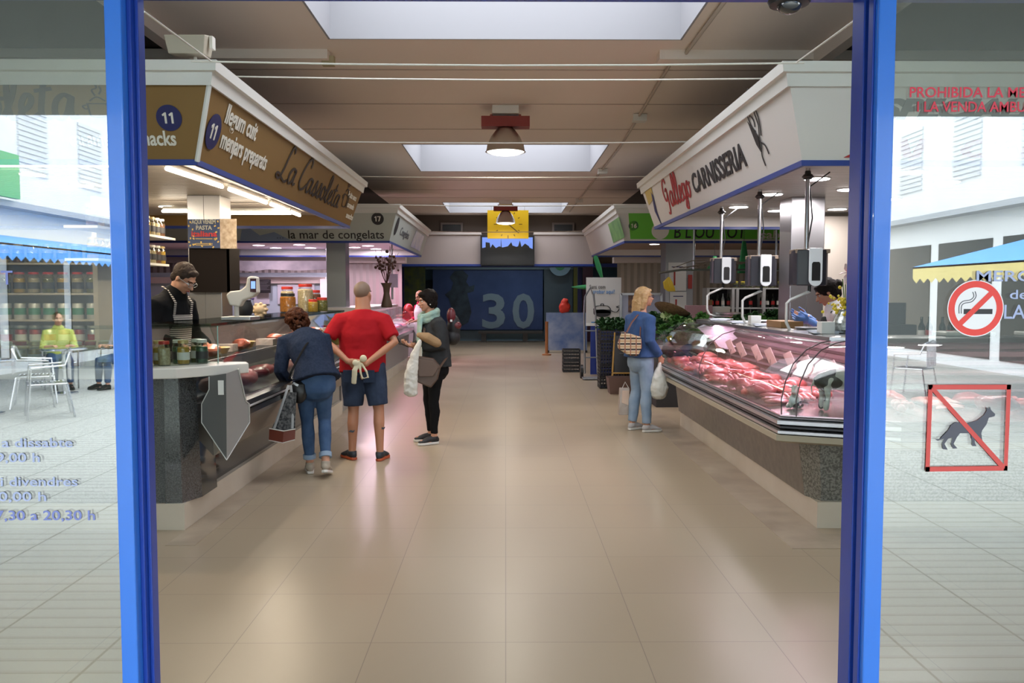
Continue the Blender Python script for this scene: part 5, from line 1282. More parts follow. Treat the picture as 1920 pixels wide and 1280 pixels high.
# ---- blond woman at the butcher ----------------------------------------------
loc = Vector((W(1201, 808, 9.6).x, 9.6, 0))
hb_ = Human(loc, radians(-62), 1.66, dict(
    pelvis=(0, -.02, .95), waist=(0, -.02, 1.10), chest=(0, 0, 1.28), top=(0, -.02, 1.385), neck=(0, .0, 1.49), head=(0.0, .045, 1.645),
    shR=(.18, -.02, 1.375), elR=(.23, -.05, 1.13), wrR=(.20, .13, .93), shL=(-.18, -.02, 1.375), elL=(-.22, -.03, 1.13), wrL=(-.17, .14, .95),
    anR=(.12, .0, .08), toR=(.15, .16, .025), anL=(-.11, -.05, .08), toL=(-.13, .12, .025)), build=1.0, head=(4, 0, -12))
p = person('blond person in blue denim jacket and light jeans waiting at the butcher case', hb_, SKIN,
           hands={'R': dict(d=(0, .3, -1), n=(-1, .2, 0), curl=.95), 'L': dict(d=(0, .3, -1), n=(1, 0, 0), curl=.7)}, brow=HAIR_BL)
mb = MB(); hb_.torso(mb, .030, lo=2, hem=hb_.J['pelvis'] - Vector((0, 0, .03)), hemr=(.19, .16))
for S in 'RL': hb_.arm(mb, S, .020, t1=1.9, thick=1.1)
remesh(mb, 'denim_jacket', mat('blue_denim', (.035, .075, .19), .8, noise=(9, .5, (.06, .11, .26))), p, .010, 3, (.1, .016))
mb = MB(); mb.tube([hb_.J['pelvis'] + Vector((0, 0, .0)), hb_.J['pelvis'] - Vector((0, 0, .09))], [(.150, .13), (.165, .14)], 20, up=hb_.X, caps='round')
for S in 'RL': hb_.leg(mb, S, .010, t1=1.93, thick=1.0, flare=.01)
remesh(mb, 'light_jeans', DENIM_L, p, .009, 3, (.1, .010))
mb = MB(); mb.ell(hb_.hp(0, -.025, .045), (.087, .10, .088), 18, 12, hb_.hR).ell(hb_.hp(0, .05, .08), (.065, .036, .025), 14, 8, hb_.hR)
mb.tube([hb_.hp(0, -.06, .06), hb_.hp(0, -.105, -.05), hb_.hp(0, -.125, -.16), hb_.hp(0, -.15, -.27)], [(.08, .05), (.082, .045), (.075, .035), (.05, .02)], 16, up=hb_.X, caps='round')
for q in (1, -1): mb.tube([hb_.hp(.07 * q, -.03, .04), hb_.hp(.078 * q, -.045, -.05), hb_.hp(.07 * q, -.07, -.13)], [(.03, .05), (.028, .04), (.02, .03)], 12, up=hb_.X, caps='round')
remesh(mb, 'long_blond_hair', HAIR_BL, p, .007, 2, (.025, .010))
hb_.glasses(p, mat('dark_red_frame', (.06, .01, .012), .3))
for S in 'RL': hb_.shoe(p, S, mat('grey_canvas_shoe', (.42, .40, .40), .7), RUBW)
PLAID = bpy.data.materials.new('tan_plaid'); PLAID.use_nodes = True; nt = PLAID.node_tree; b_ = nt.nodes['Principled BSDF']
tc = nt.nodes.new('ShaderNodeTexCoord'); acc = None
def stripes(axis_rot, scale, lo, hi, col, prev):
    mp = nt.nodes.new('ShaderNodeMapping'); mp.inputs['Rotation'].default_value = axis_rot
    wv = nt.nodes.new('ShaderNodeTexWave'); wv.inputs['Scale'].default_value = scale; wv.wave_profile = 'SIN'
    nt.links.new(tc.outputs['Object'], mp.inputs[0]); nt.links.new(mp.outputs[0], wv.inputs[0])
    rp = nt.nodes.new('ShaderNodeValToRGB'); rp.color_ramp.interpolation = 'CONSTANT'; rp.color_ramp.elements[0].position = 0; rp.color_ramp.elements[1].position = lo
    rp.color_ramp.elements[0].color = (0, 0, 0, 1); rp.color_ramp.elements[1].color = (1, 1, 1, 1)
    nt.links.new(wv.outputs['Fac'], rp.inputs[0]); mx = nt.nodes.new('ShaderNodeMix'); mx.data_type = 'RGBA'
    nt.links.new(rp.outputs[0], mx.inputs[0]); mx.inputs[7].default_value = (*col, 1)
    if prev is None: mx.inputs[6].default_value = (.42, .29, .15, 1)
    else: nt.links.new(prev.outputs[2], mx.inputs[6])
    return mx
acc = stripes((0, radians(90), 0), 5.0, .80, 1, (.02, .018, .016), None)
acc = stripes((0, radians(90), .0), 10.0, .93, 1, (.65, .6, .5), acc)
acc = stripes((0, 0, 0), 5.0, .90, 1, (.25, .10, .06), acc)
nt.links.new(acc.outputs[2], b_.inputs['Base Color']); b_.inputs['Roughness'].default_value = .5
t = thing('plaid_handbag', 'tan plaid shoulder bag with dark stripes hanging behind the blond person', 'bag', W(1182, 645, 9.35))
slab([(1168, 621), (1203, 632), (1204, 652), (1197, 668), (1180, 667), (1160, 654), (1159, 645)], 9.32, .10, 'bag_body', PLAID, t, .02)
MB().tube([W(1175, 623, 9.37), W(1184, 605, 9.42), W(1195, 591, 9.47), hb_.J['shL'] * .35 + hb_.J['shR'] * .65 + Vector((0, 0, .07))], [(.010, .004)] * 4, 6).tube([W(1200, 632, 9.40), W(1201, 612, 9.44), W(1202, 596, 9.48)], [(.008, .004)] * 3, 6).obj('strap', mat('brown_strap', (.10, .03, .02), .5), t)
t = thing('plastic_bag', 'full white plastic shopping bag hanging from the hand of the blond person', 'bag', W(1213, 745, 9.35))
mb = MB(); hnd = hb_.J['wrR'] + Vector((0, 0, -.09))
c0 = hnd
mb.tube([c0 + Vector((0, 0, .01)), c0 + Vector((-.01, 0, -.06)), c0 + Vector((-.01, 0, -.15)), c0 + Vector((-.01, 0, -.27)), c0 + Vector((-.01, 0, -.34))], [(.018, .015), (.035, .03), (.085, .06), (.112, .08), (.095, .07)], 16, up=(1, 0, 0), caps='round')
remesh(mb, 'film', mat('white_plastic_film', (.58, .57, .52), .4, bump=(9, .8)), t, .008, 1, (.06, .02))
t.location = c0 - Vector((0, 0, .3)); 
for o in t.children: adopt(o, t)
t = thing('carrier_bag', 'shiny silvery carrier bag held in front of the jeans of the blond person', 'bag', W(1170, 755, 9.75))
slab([(1163, 728), (1181, 728), (1180, 778), (1160, 778)], 9.72, .10, 'bag_body', mat('silvery_film', (.42, .36, .32), .3, .3, bump=(9, .8)), t)
slab([(1167, 732), (1180, 732), (1180, 760), (1166, 755)], 9.71, .012, 'printed_panel', mat('peach_print', (.6, .45, .35), .4), t, .002)
MB().tube([W(1166, 729, 9.75), W(1172, 716, 9.75), W(1180, 729, 9.75)], .004, 6).obj('handle', WHITE, t)

# ---- vendor of the delicatessen ---------------------------------------------
struct('trim_12', MB().box((-8.8, 6.2, 0), (-2.9, 10.9, .13)), mat('stall_platform', (.2, .19, .18), .6))
struct('trim_13', MB().box((2.85, 5.9, 0), (8.8, 10.9, .13)), mat('stall_platform', (.2, .19, .18), .6))
hv = Human(Vector((W(308, 560, 6.85).x, 6.85, .13)), radians(-108), 1.76, dict(
    waist=(0, .0, 1.08), chest=(0, .04, 1.27), top=(0, .07, 1.38), neck=(0, .12, 1.47), head=(0, .20, 1.585),
    shR=(.19, .06, 1.37), elR=(.25, .06, 1.12), wrR=(.12, .30, 1.03), shL=(-.19, .06, 1.37), elL=(-.25, .08, 1.12), wrL=(-.12, .32, 1.03)), build=1.08, head=(-38, 0, 4))
p = person('grey-haired vendor in black top and striped apron looking down behind the delicatessen counter', hv, SKIN,
           hands={'R': dict(d=(-.3, 1, -.2), n=(0, 0, -1)), 'L': dict(d=(.3, 1, -.2), n=(0, 0, -1))}, brow=HAIR_BR)
mb = MB(); hv.torso(mb, .030, lo=0)
for S in 'RL': hv.arm(mb, S, .022, t1=1.88, thick=1.15)
remesh(mb, 'black_pullover', CL_BLK, p, .010, 3, (.1, .012))
mb = MB(); hv.torso(MB(), 0)
for S in 'RL': hv.leg(mb, S, .02, t1=1.95)
remesh(mb, 'trousers', CL_BLK, p, .012, 2)
for S in 'RL': hv.shoe(p, S, CL_BLK, CL_BLK)
STRP = bpy.data.materials.new('black_white_stripes'); STRP.use_nodes = True; nt = STRP.node_tree; b_ = nt.nodes['Principled BSDF']
tc = nt.nodes.new('ShaderNodeTexCoord'); mp = nt.nodes.new('ShaderNodeMapping'); mp.inputs['Rotation'].default_value = (0, radians(90), 0)
wv = nt.nodes.new('ShaderNodeTexWave'); wv.inputs['Scale'].default_value = 19; rp = nt.nodes.new('ShaderNodeValToRGB'); rp.color_ramp.interpolation = 'CONSTANT'; rp.color_ramp.elements[1].position = .5
rp.color_ramp.elements[0].color = (.02, .017, .015, 1); rp.color_ramp.elements[1].color = (.52, .46, .40, 1)
nt.links.new(tc.outputs['Object'], mp.inputs[0]); nt.links.new(mp.outputs[0], wv.inputs[0]); nt.links.new(wv.outputs['Fac'], rp.inputs[0]); nt.links.new(rp.outputs[0], b_.inputs['Base Color']); b_.inputs['Roughness'].default_value = .8
mb = MB(); f = lambda x, z, y=.0: hv.M @ Vector((x, y, z))
vs = []; rows = 8; cols = 9
for r in range(rows + 1):
    z = .96 + (1.30 - .96) * r / rows; hw_ = .16 - .03 * r / rows; y0 = .165 + .015 * r / rows
    for c in range(cols + 1):
        a = (c / cols * 2 - 1) * 1.05; vs.append(f(hw_ * sin(a) * 1.1, z, y0 * cos(a) * 1.05 + .02 + .03 * r / rows))
fs = [(r * (cols + 1) + c, r * (cols + 1) + c + 1, (r + 1) * (cols + 1) + c + 1, (r + 1) * (cols + 1) + c) for r in range(rows) for c in range(cols)]
ap = MB().add(vs, fs).obj('striped_apron', STRP, p, True); sd = ap.modifiers.new('s', 'SOLIDIFY'); sd.thickness = .004; sd.offset = 1
for q in (1, -1): MB().tube([f(.10 * q, 1.30, .18), f(.10 * q, 1.40, .195), f(.085 * q, 1.50, .12), f(.05 * q, 1.53, .03)], [(.014, .004)] * 4, 6, up=hv.X).obj('apron_strap', STRP, p)
mb = MB(); mb.ell(hv.hp(0, -.025, .042), (.085, .098, .088), 18, 12, hv.hR).ell(hv.hp(0, -.06, -.02), (.07, .05, .06), 14, 8, hv.hR).ell(hv.hp(0, .045, .085), (.06, .03, .025), 12, 8, hv.hR)
remesh(mb, 'short_hair', mat('greying_hair', (.05, .035, .028), .5, bump=(60, .4), spec=.06), p, .007, 2, (.03, .010))
hv.glasses(p, STEEL_D)

# ---- vendor of the butcher ----------------------------------------------------
hc = Human(Vector((W(1584, 560, 7.3).x, 7.3, .13)), radians(75), 1.62, dict(
    chest=(0, .03, 1.27), top=(0, .06, 1.38), neck=(0, .10, 1.47), head=(0, .17, 1.60), shR=(.18, .05, 1.37), elR=(.22, .08, 1.16), wrR=(.12, .31, 1.36),
    shL=(-.18, .05, 1.37), elL=(-.23, .06, 1.15), wrL=(-.13, .31, 1.33)), build=1.1, head=(-30, 0, 6))
p = person('dark-haired vendor in white T-shirt, dark apron and blue gloves behind the butcher case', hc, SKIN_T,
           hands={'R': dict(d=(-.1, 1, .15), n=(-1, 0, .6), curl=.25, spread=.3), 'L': dict(d=(.1, 1, .1), n=(1, 0, .8), curl=.25, spread=.3)}, brow=HAIR_B)
mb = MB(); hc.torso(mb, .024, lo=0)
for S in 'RL': hc.arm(mb, S, .024, t1=.72, thick=1.12)
remesh(mb, 'white_shirt', CL_WHITE, p, .010, 3, (.1, .012))
mb = MB(); hc.torso(mb, .034, lo=0); m2 = MB()
m2.tube([hc.J['pelvis'] - Vector((0, 0, .3)) + hc.Y * .06, hc.J['waist'] + hc.Y * .05, hc.J['chest'] + hc.Y * .055, hc.J['top'] + hc.Y * .035], [(.19, .14), (.175, .13), (.15, .135), (.08, .10)], 18, up=hc.X)
m2.tube([hc.J['shL'] + hc.X * .05 + Vector((0, 0, .03)) + hc.Y * .08, hc.J['shL'] + hc.X * .05 + Vector((0, 0, .065)), hc.J['shL'] + hc.X * .06 - hc.Y * .09, hc.J['waist'] - hc.Y * .13], .022, 8)
remesh(m2, 'dark_apron', mat('dark_green_apron', (.014, .02, .02), .7), p, .009, 2)
mb = MB()
for S in 'RL': hc.leg(mb, S, .02, t1=1.95)
remesh(mb, 'trousers', CL_BLK, p, .012, 2)
for S in 'RL': hc.shoe(p, S, CL_BLK, CL_BLK)
GLV = mat('blue_nitrile_glove', (.10, .22, .55), .4)
for S, kw in (('R', dict(d=(-.1, 1, .15), n=(-1, 0, .6), curl=.25, spread=.3)), ('L', dict(d=(.1, 1, .1), n=(1, 0, .8), curl=.25, spread=.3))):
    mb = MB(); hc.hand(mb, S, k=hc.k * 1.16, **kw); mb.cyl(lerp(hc.J['wr' + S], hc.J['el' + S], .22), hc.J['wr' + S] + hc.Y * .01, .034, .031, 12)
    remesh(mb, 'blue_glove', GLV, p, .006, 1)
mb = MB(); c = lerp(hc.J['wrL'], hc.J['elL'], .25); mb.cyl(c, lerp(hc.J['wrL'], hc.J['elL'], .35), .037, .037, 14); mb.obj('red_wristband', RED, p)
mb = MB(); mb.ell(hc.hp(0, -.028, .042), (.088, .10, .092), 18, 12, hc.hR).ell(hc.hp(0, -.075, -.03), (.07, .06, .07), 14, 8, hc.hR).ell(hc.hp(0, -.13, .02), (.045, .045, .045)).ell(hc.hp(0, .05, .08), (.06, .03, .022), 12, 8, hc.hR)
remesh(mb, 'tied_dark_hair', HAIR_B, p, .008, 2, (.03, .012))

# ---- people at the far stall ----------------------------------------------------
hf = Human(Vector((W(790, 560, 18.2).x, 18.2, 0)), radians(128), 1.66, dict(elR=(.23, .0, 1.13), wrR=(.13, .25, 1.06), elL=(-.23, 0, 1.13), wrL=(-.1, .27, 1.06), head=(0, .05, 1.62), neck=(0, .03, 1.5)), head=(-18, 0, 0))
p = person('strawberry-blond vendor in white tabard and crimson sleeves at the far serving desk', hf, SKIN, voxel=.012)
mb = MB(); hf.torso(mb, .02)
for S in 'RL': hf.arm(mb, S, .02, t1=1.6)
remesh(mb, 'crimson_jumper', mat('crimson_knit', (.45, .015, .06), .8), p, .013, 2)
mb = MB(); hf.torso(mb, .034, lo=2, hem=hf.J['pelvis'] - Vector((0, 0, .35)), hemr=(.2, .16))
remesh(mb, 'white_tabard', CL_WHITE, p, .013, 2)
mb = MB()
for S in 'RL': hf.leg(mb, S, .02, t1=1.95)
remesh(mb, 'trousers', CL_WHITE, p, .014, 2)
for S in 'RL': hf.shoe(p, S, CL_WHITE, CL_WHITE)
mb = MB(); mb.ell(hf.hp(0, -.03, .035), (.10, .11, .10)).ell(hf.hp(0, -.06, -.04), (.085, .07, .08)); remesh(mb, 'bobbed_hair', mat('strawberry_hair', (.42, .20, .10), .5), p, .010, 2, (.03, .02))
hf2 = Human(Vector((W(800, 560, 20.6).x, 20.6, 0)), radians(200), 1.70, None, build=1.1)
p = person('customer in dark red jacket standing behind the strawberry-blond vendor', hf2, SKIN_T, voxel=.014)
mb = MB(); hf2.torso(mb, .03)
for S in 'RL': hf2.arm(mb, S, .022, t1=1.9)
remesh(mb, 'dark_red_jacket', mat('dark_red_cloth', (.12, .02, .025), .8), p, .014, 2)
mb = MB()
for S in 'RL': hf2.leg(mb, S, .02, t1=1.95)
remesh(mb, 'trousers', CL_BLK, p, .014, 2)
for S in 'RL': hf2.shoe(p, S, CL_BLK, CL_BLK)
mb = MB(); mb.ell(hf2.hp(0, -.03, .04), (.085, .1, .09)); remesh(mb, 'reddish_hair', mat('reddish_hair', (.18, .08, .06), .6), p, .010, 2)
# ================================================================== GOODS AND SMALL THINGS
# ---- jars -------------------------------------------------------------
def make_jar(r, h, content, lid, label_m=None, fill=.78, lidh=.02, name='glass_jar'):
    t = thing(name, 'glass jar', 'jar')
    MB().lathe([(r * .92, 0), (r, .01), (r, h * .72), (r * .8, h * .86), (r * .8, h - lidh)], (0, 0, 0), 14).obj('glass', JARGLASS, t)
    MB().lathe([(r * .86, .006), (r * .93, .012), (r * .93, h * .7 * fill / .78), (r * .8, h * .72 * fill / .78)], (0, 0, 0), 14).obj('contents', content, t)
    MB().lathe([(r * .86, h - lidh), (r * .86, h), (r * .8, h + .003)], (0, 0, 0), 14).obj('lid', lid, t)
    if label_m: MB().lathe([(r * 1.015, h * .2), (r * 1.015, h * .52)], (0, 0, 0), 14, caps=False).obj('label_band', label_m, t)
    return t
C_OLIVE = mat('olive_contents', (.22, .20, .04), .5, noise=(60, .3, (.08, .09, .02)))
C_YEL = mat('yellow_contents', (.62, .40, .06), .5, noise=(50, .3, (.5, .28, .04)))
C_OR = mat('orange_contents', (.55, .20, .02), .5, noise=(50, .3, (.35, .12, .02)))
C_CRM = mat('cream_contents', (.60, .50, .33), .6, noise=(60, .3, (.42, .33, .2)))
C_BEAN = mat('brown_bean_contents', (.25, .10, .05), .6, noise=(70, .3, (.12, .05, .03)))
C_GREEN = mat('green_contents', (.06, .16, .08), .5, noise=(50, .3, (.02, .07, .04)))
LID_R = mat('red_lid', (.45, .03, .02), .4); LID_G = mat('gold_lid', (.55, .42, .2), .35, .5); LID_K = mat('black_lid', (.02, .02, .02), .4); LID_W = mat('white_lid', (.7, .68, .62), .4)
LAB_K = mat('dark_label', (.03, .03, .035), .5); LAB_W = mat('white_label', (.65, .63, .58), .5); LAB_RED = mat('red_label', (.35, .02, .02), .4)
def used(o): o['placed'] = 1; return o
def put(proto, loc, label, group, rz=0, sc=None):
    o = proto if not proto.get('placed') else copy_tree(proto)
    used(o); place(o, loc, rz, label, group, sc); del_ = None
    return o
SHJ = [make_jar(.055, .20, c, l, lb) for c, l, lb in ((C_CRM, LID_G, LAB_K), (C_YEL, LID_G, LAB_K), (C_BEAN, LID_W, LAB_K), (C_CRM, LID_W, LAB_K))]
rr = random.Random(3)
t = thing('wall_shelf', 'upper white shelf of jars along the side of the delicatessen stall', 'shelf', (-4.0, 8, 2.25))
MB().box((-4.18, 7.9, 2.225), (-3.86, 9.75, 2.25)).obj('board', WHITE, t, False)
t = thing('wall_shelf', 'lower white shelf of jars along the side of the delicatessen stall', 'shelf', (-4.0, 8, 1.94))
MB().box((-4.18, 7.9, 1.915), (-3.86, 9.55, 1.94)).obj('board', WHITE, t, False)
t = thing('shelf_partition', 'pale partition wall holding the two jar shelves beside the vendor', 'partition', (-4.22, 8, 0))
MB().box((-4.24, 8.55, .13), (-4.19, 9.8, 2.6)).obj('panel', mat('warm_partition', (.50, .44, .36), .6), t, False)
for z, lab in ((2.25, 'upper'), (1.94, 'lower')):
    for i in range(13):
        y = 7.98 + i * .13
        put(SHJ[(i * 7 + int(z * 3)) % 4], (-3.95, y, z), '%s glass jar from the street end on the %s side shelf' % (nth('sj' + lab), lab), 'jars on the %s side shelf' % lab)
t = thing('display_rack', 'tall rack of jars and tins seen through the left door glass', 'rack', (-6.5, 9, .13))
mb = MB()
for z in (1.05, 1.33, 1.61, 1.93): mb.box((-8.7, 8.8, z - .02), (-4.3, 9.15, z))
mb.box((-8.7, 9.15, .13), (-4.3, 9.2, 2.3)).box((-4.32, 8.8, .13), (-4.3, 9.15, 2.3)); mb.obj('frame', mat('cream_rack', (.5, .45, .36), .5), t, False)
def make_tin(col, band, name='food_tin'):
    t = thing(name, 'tin', 'tin'); MB().lathe([(.055, 0), (.058, .005), (.058, .165), (.055, .17)], (0, 0, 0), 16).obj('body', col, t)
    MB().lathe([(.0585, .05), (.0585, .12)], (0, 0, 0), 16, caps=False).obj('label_band', band, t); return t
RJ = [make_jar(.06, .22, c, LID_R, LAB_K) for c in (C_OLIVE, C_YEL, C_CRM)]
TN = [make_tin(mat('red_tin', (.30, .02, .02), .35, .3), LAB_W), make_tin(mat('white_tin', (.55, .55, .5), .35, .2), mat('green_label', (.05, .22, .12), .5)), make_tin(mat('silver_tin', (.5, .5, .48), .3, .8), LAB_RED)]
for i in range(16):
    x = -6.75 + i * .155
    put(RJ[i % 3], (x, 8.9, 1.61), 'red-lidded jar, %s from the left on the tall rack' % nth('r1'), 'red-lidded jars on the rack')
    put(TN[1], (x, 8.9, 1.33), 'white and green tin, %s from the left on the tall rack' % nth('r2'), 'white and green tins on the rack')
    put(TN[0] if i % 3 else TN[2], (x, 8.9, 1.05), ('red tin with white band' if i % 3 else 'silver tin with red band') + ', %s from the left on the low rack shelf' % nth('r3'), 'tins on the low rack shelf')
    put(SHJ[i % 4], (x, 8.9, 1.93), 'small jar, %s from the left on the top rack shelf' % nth('r4'), 'small jars on the top rack shelf')
BXJ = [make_jar(.042, .17, c, l, lb, name='preserve_jar') for c, l, lb in ((C_GREEN, LID_W, LAB_K), (C_OR, LID_W, None), (C_YEL, LID_G, LAB_W), (C_OLIVE, LID_W, LAB_W), (C_CRM, LID_R, None))]
bn = ['dark green', 'orange', 'yellow', 'olive green', 'cream']
for i in range(17):
    for j in range(2):
        x = -3.62 + i * .095 + j * .03; y = 5.70 + j * .14
        if x > -2.46: y += (x + 2.46) * 1.05
        if y > 6.05: continue
        k = (i * 3 + j) % 5
        put(BXJ[k], (x, y, 1.10), 'jar of %s preserve, %s of its colour from left in clear glass box' % (bn[k], nth('bj%d' % k)), '%s jars in the glass box' % bn[k])
# big jars on the far end of the case
def bigjar(px, py, d, r, h, c, l, label, z=1.385, lb=None):
    p = W(px, py, d); t = make_jar(r, h, c, l, lb, .9, .03); t['label'] = label; place(t, (p.x, d, z)); return t
bigjar(540, 580, 9.7, .095, .22, C_OR, LID_K, 'big jar of orange preserve with black lid on the far end of the case')
bigjar(539, 580, 9.95, .08, .30, C_CRM, LID_R, 'tall red-lidded jar behind the orange preserve on the case')
bigjar(573, 580, 9.9, .095, .33, C_CRM, LID_R, 'tallest jar of white beans with red lid on the case')
bigjar(590, 580, 10.2, .08, .26, C_BEAN, LID_R, 'jar of brown pickles beside the tallest white jar')
bigjar(604, 580, 10.1, .07, .17, C_OLIVE, LID_R, 'squat jar of olives with red lid near the end of the case')
bigjar(587, 580, 9.75, .06, .15, C_YEL, LID_R, 'squat jar of yellow peppers with red lid near the end of the case')
t = thing('side_stand', 'white stand at the far end of the delicatessen case carrying yellow jars', 'stand', (-2.5, 11.4, 0))
MB().box((-3.2, 11.12, 0), (-2.22, 11.75, .90)).obj('body', mat('grey_case_body', (.35, .34, .34), .4, .3), t, False)
for px, d, lab in ((612, 11.3, 'leftmost of the yellow jars on the white stand'), (628, 11.3, 'middle one of the yellow jars on the white stand'), (641, 11.35, 'yellow jar on the white stand touching the red shirt in view')):
    bigjar(px, 640, d, .075, .27, C_YEL, LID_R, 'jar of yellow peppers, ' + lab, .90)
# ---- electronic scale on the case --------------------------------------------
p = W(452, 605, 6.9); p.z = 1.385
t = thing('counter_scale', 'white electronic scale with raised display head on the delicatessen case', 'scale', p)
WSC = mat('scale_white', (.70, .64, .56), .4)
MB().box((p.x - .12, p.y - .14, p.z), (p.x + .12, p.y + .14, p.z + .03)).obj('base', STEEL_D, t, False, bevel=.006)
MB().tube([(p.x - .035, p.y, p.z + .02), (p.x - .035, p.y, p.z + .17)], .020, 10).obj('column', WSC, t)
A = [(423, 553), (430, 546), (450, 544), (460, 536), (463, 520), (470, 517), (480, 519), (482, 548), (474, 556), (455, 563), (448, 575), (430, 572)]
slab(A, 6.86, .10, 'display_head', WSC, t, .012)
slab([(469, 522), (480, 522), (480, 548), (469, 547)], 6.850, .006, 'display_frame', mat('dark_red_frame', (.06, .01, .012), .3), t, 0)
slab([(470.5, 527), (478.5, 527), (478.5, 541), (470.5, 541)], 6.846, .003, 'screen', mat('scale_screen', (.1, .2, .5), .3, emis=(.25, .4, .9), estr=.9), t, 0)
t.location = p
p = W(460, 590, 7.5); p.z = 1.385
t = thing('flower_pot', 'black pot with a small purple plant on the delicatessen case behind the white scale', 'plant', p)
MB().lathe([(.04, 0), (.065, .05), (.07, .10), (.05, .15), (.055, .16)], p, 18).obj('pot', mat('matt_black_pot', (.008, .008, .009), .7), t)
mb = MB(); r_ = random.Random(1)
for i in range(16): q = Vector((r_.uniform(-.06, .1), r_.uniform(-.05, .05), .17 + r_.uniform(0, .06))); mb.ell(p + q, (.014, .014, .01), 6, 4)
o = mb.obj('blossom', mat('purple_petals', (.07, .03, .16), .7), t); o['kind'] = 'stuff'
p = W(488, 597, 7.75); p.z = 1.385
t = thing('shell_ornament', 'cream spiral seashell ornament standing on the delicatessen case', 'ornament', p)
mb = MB(); mb.ell(p + Vector((0, 0, .07)), (.065, .05, .055))
for i in range(9): a = i * 2 * pi / 9; mb.ell(p + Vector((.062 * cos(a), -.01, .07 + .055 * sin(a))), (.018, .03, .016), 8, 6)
mb.box(tuple(p + Vector((-.03, -.03, 0))), tuple(p + Vector((.03, .03, .03)))); remesh(mb, 'shell', mat('cream_shell', (.60, .42, .24), .5), t, .007, 1)

# ---- vase with dried branches ---------------------------------------------------
p = Vector((W(725, 575, 14.25).x, 14.25, 1.37)); t = thing('branch_vase', 'slim brown vase of tall dried branches on the white freezer end panel', 'vase', p)
MB().lathe([(.09, 0), (.10, .03), (.07, .14), (.05, .24), (.06, .34), (.10, .42)], p, 20).obj('vase', mat('brown_vase', (.09, .055, .035), .5), t)
mb = MB(); r_ = random.Random(12)
for i in range(15):
    a = r_.uniform(0, 6.28); w = r_.uniform(.05, .26); q = [p + Vector((0, 0, .38))]; L = r_.uniform(.45, .72)
    for k in (.35, .7, 1): q.append(p + Vector((w * cos(a) * k + r_.uniform(-.03, .03), w * sin(a) * k, .38 + L * k)))
    mb.tube(q, [.006, .005, .004, .003], 5)
    for k in range(3): mb.ell(q[2] + Vector((r_.uniform(-.05, .05), r_.uniform(-.05, .05), r_.uniform(-.15, .12))), r_.uniform(.012, .03), 6, 4)
mb.obj('dried_branches', mat('dried_brown', (.10, .055, .045), .8), t)
t = thing('hanging_scale', 'small hanging scale with pale face over the far freezer case', 'scale', (W(735, 480, 15.4).x, 15.4, SOFF))
x = t.location.x
MB().cyl((x, 15.4, 1.95), (x, 15.4, SOFF), .012, n=8).obj('rod', STEEL_D, t); MB().box((x - .06, 15.34, 1.72), (x + .1, 15.46, 1.97)).obj('body', mat('lilac_plastic', (.4, .3, .42), .4), t, False); MB().cyl((x, 15.4, 1.50), (x, 15.4, 1.72), .02, n=8).obj('hook', STEEL_D, t)
# ---- interior of the frozen food stall -----------------------------------------------
BLP = mat('cold_room_panel', (.33, .42, .47), .4)
t = thing('cold_room_front', 'pale blue cold cabinet front with hatches behind the delicatessen stall', 'cabinet', (-5, 18.8, 0))
a, b = W(436, 560, 18.8), W(612, 560, 18.8)
MB().box((a.x - 2.5, 18.8, 0), (b.x, 19.1, 2.08)).obj('body', BLP, t, False)
MB().box((a.x - 2.5, 18.73, 1.84), (b.x, 18.8, 1.98)).obj('ledge', mat('pale_trim', (.5, .45, .42), .5), t, False)
for px0, px1 in ((475, 505), (520, 590)):
    u0, u1 = W(px0, 527, 18.77), W(px1, 570, 18.77); MB().box((u0.x, 18.765, u1.z), (u1.x, 18.8, u0.z)).obj('hatch', mat('hatch_glass', (.42, .43, .47), .3), t, False, bevel=.004)
u0, u1 = W(600, 523, 18.7), W(612, 566, 18.7)
MB().box((u0.x, 18.70, u1.z), (u1.x, 18.79, u0.z)).obj('white_strip', WHITE, t, False)
t = thing('menu_board', 'small black menu board with rows of white writing in the frozen food stall', 'board', W(482, 550, 18.65))
u0, u1 = W(482, 549, 18.65), W(507, 524, 18.65); MB().box((u0.x, 18.65, u0.z), (u1.x, 18.69, u1.z)).obj('panel', BLACK, t, False)
mb = MB(); 
for i in range(7): z = u1.z - .03 - i * .033; MB().box((u0.x + .02, 18.645, z), (u1.x - .02 - .03 * (i % 3), 18.65, z + .008)).obj('writing', INKG, t, False)
t = thing('fabric_awning', 'grey sagging fabric valance above the cold cabinet', 'awning', (-5, 18.4, 2.2))
P = [W(x, y, 18.4) for x, y in ((436, 489), (612, 489), (612, 505), (560, 507), (500, 505), (470, 509), (436, 505))]
MB().add(P + [q + Vector((0, .05, 0)) for q in P], [tuple(range(7)), tuple(range(7, 14))[::-1]] + [(i, (i + 1) % 7, 7 + (i + 1) % 7, 7 + i) for i in range(7)]).obj('cloth', mat('grey_valance', (.10, .10, .11), .7, noise=(4, .4, (.2, .19, .2))), t, False)
for q in P[:2]: MB().cyl(q, (q.x, q.y, SOFF), .006, n=6).obj('cord', STEEL_D, t)
t = thing('serving_machine', 'red rounded machine on the serving desk beside the crimson-sleeved vendor', 'machine', (W(766, 600, 19.6).x, 19.6, .93))
p = t.location; mb = MB().ell(p + Vector((0, 0, .27)), (.13, .12, .18)).box((p.x - .13, p.y - .12, .93), (p.x + .13, p.y + .12, 1.18)); remesh(mb, 'housing', mat('red_machine', (.25, .012, .012), .3), t, .015, 3)

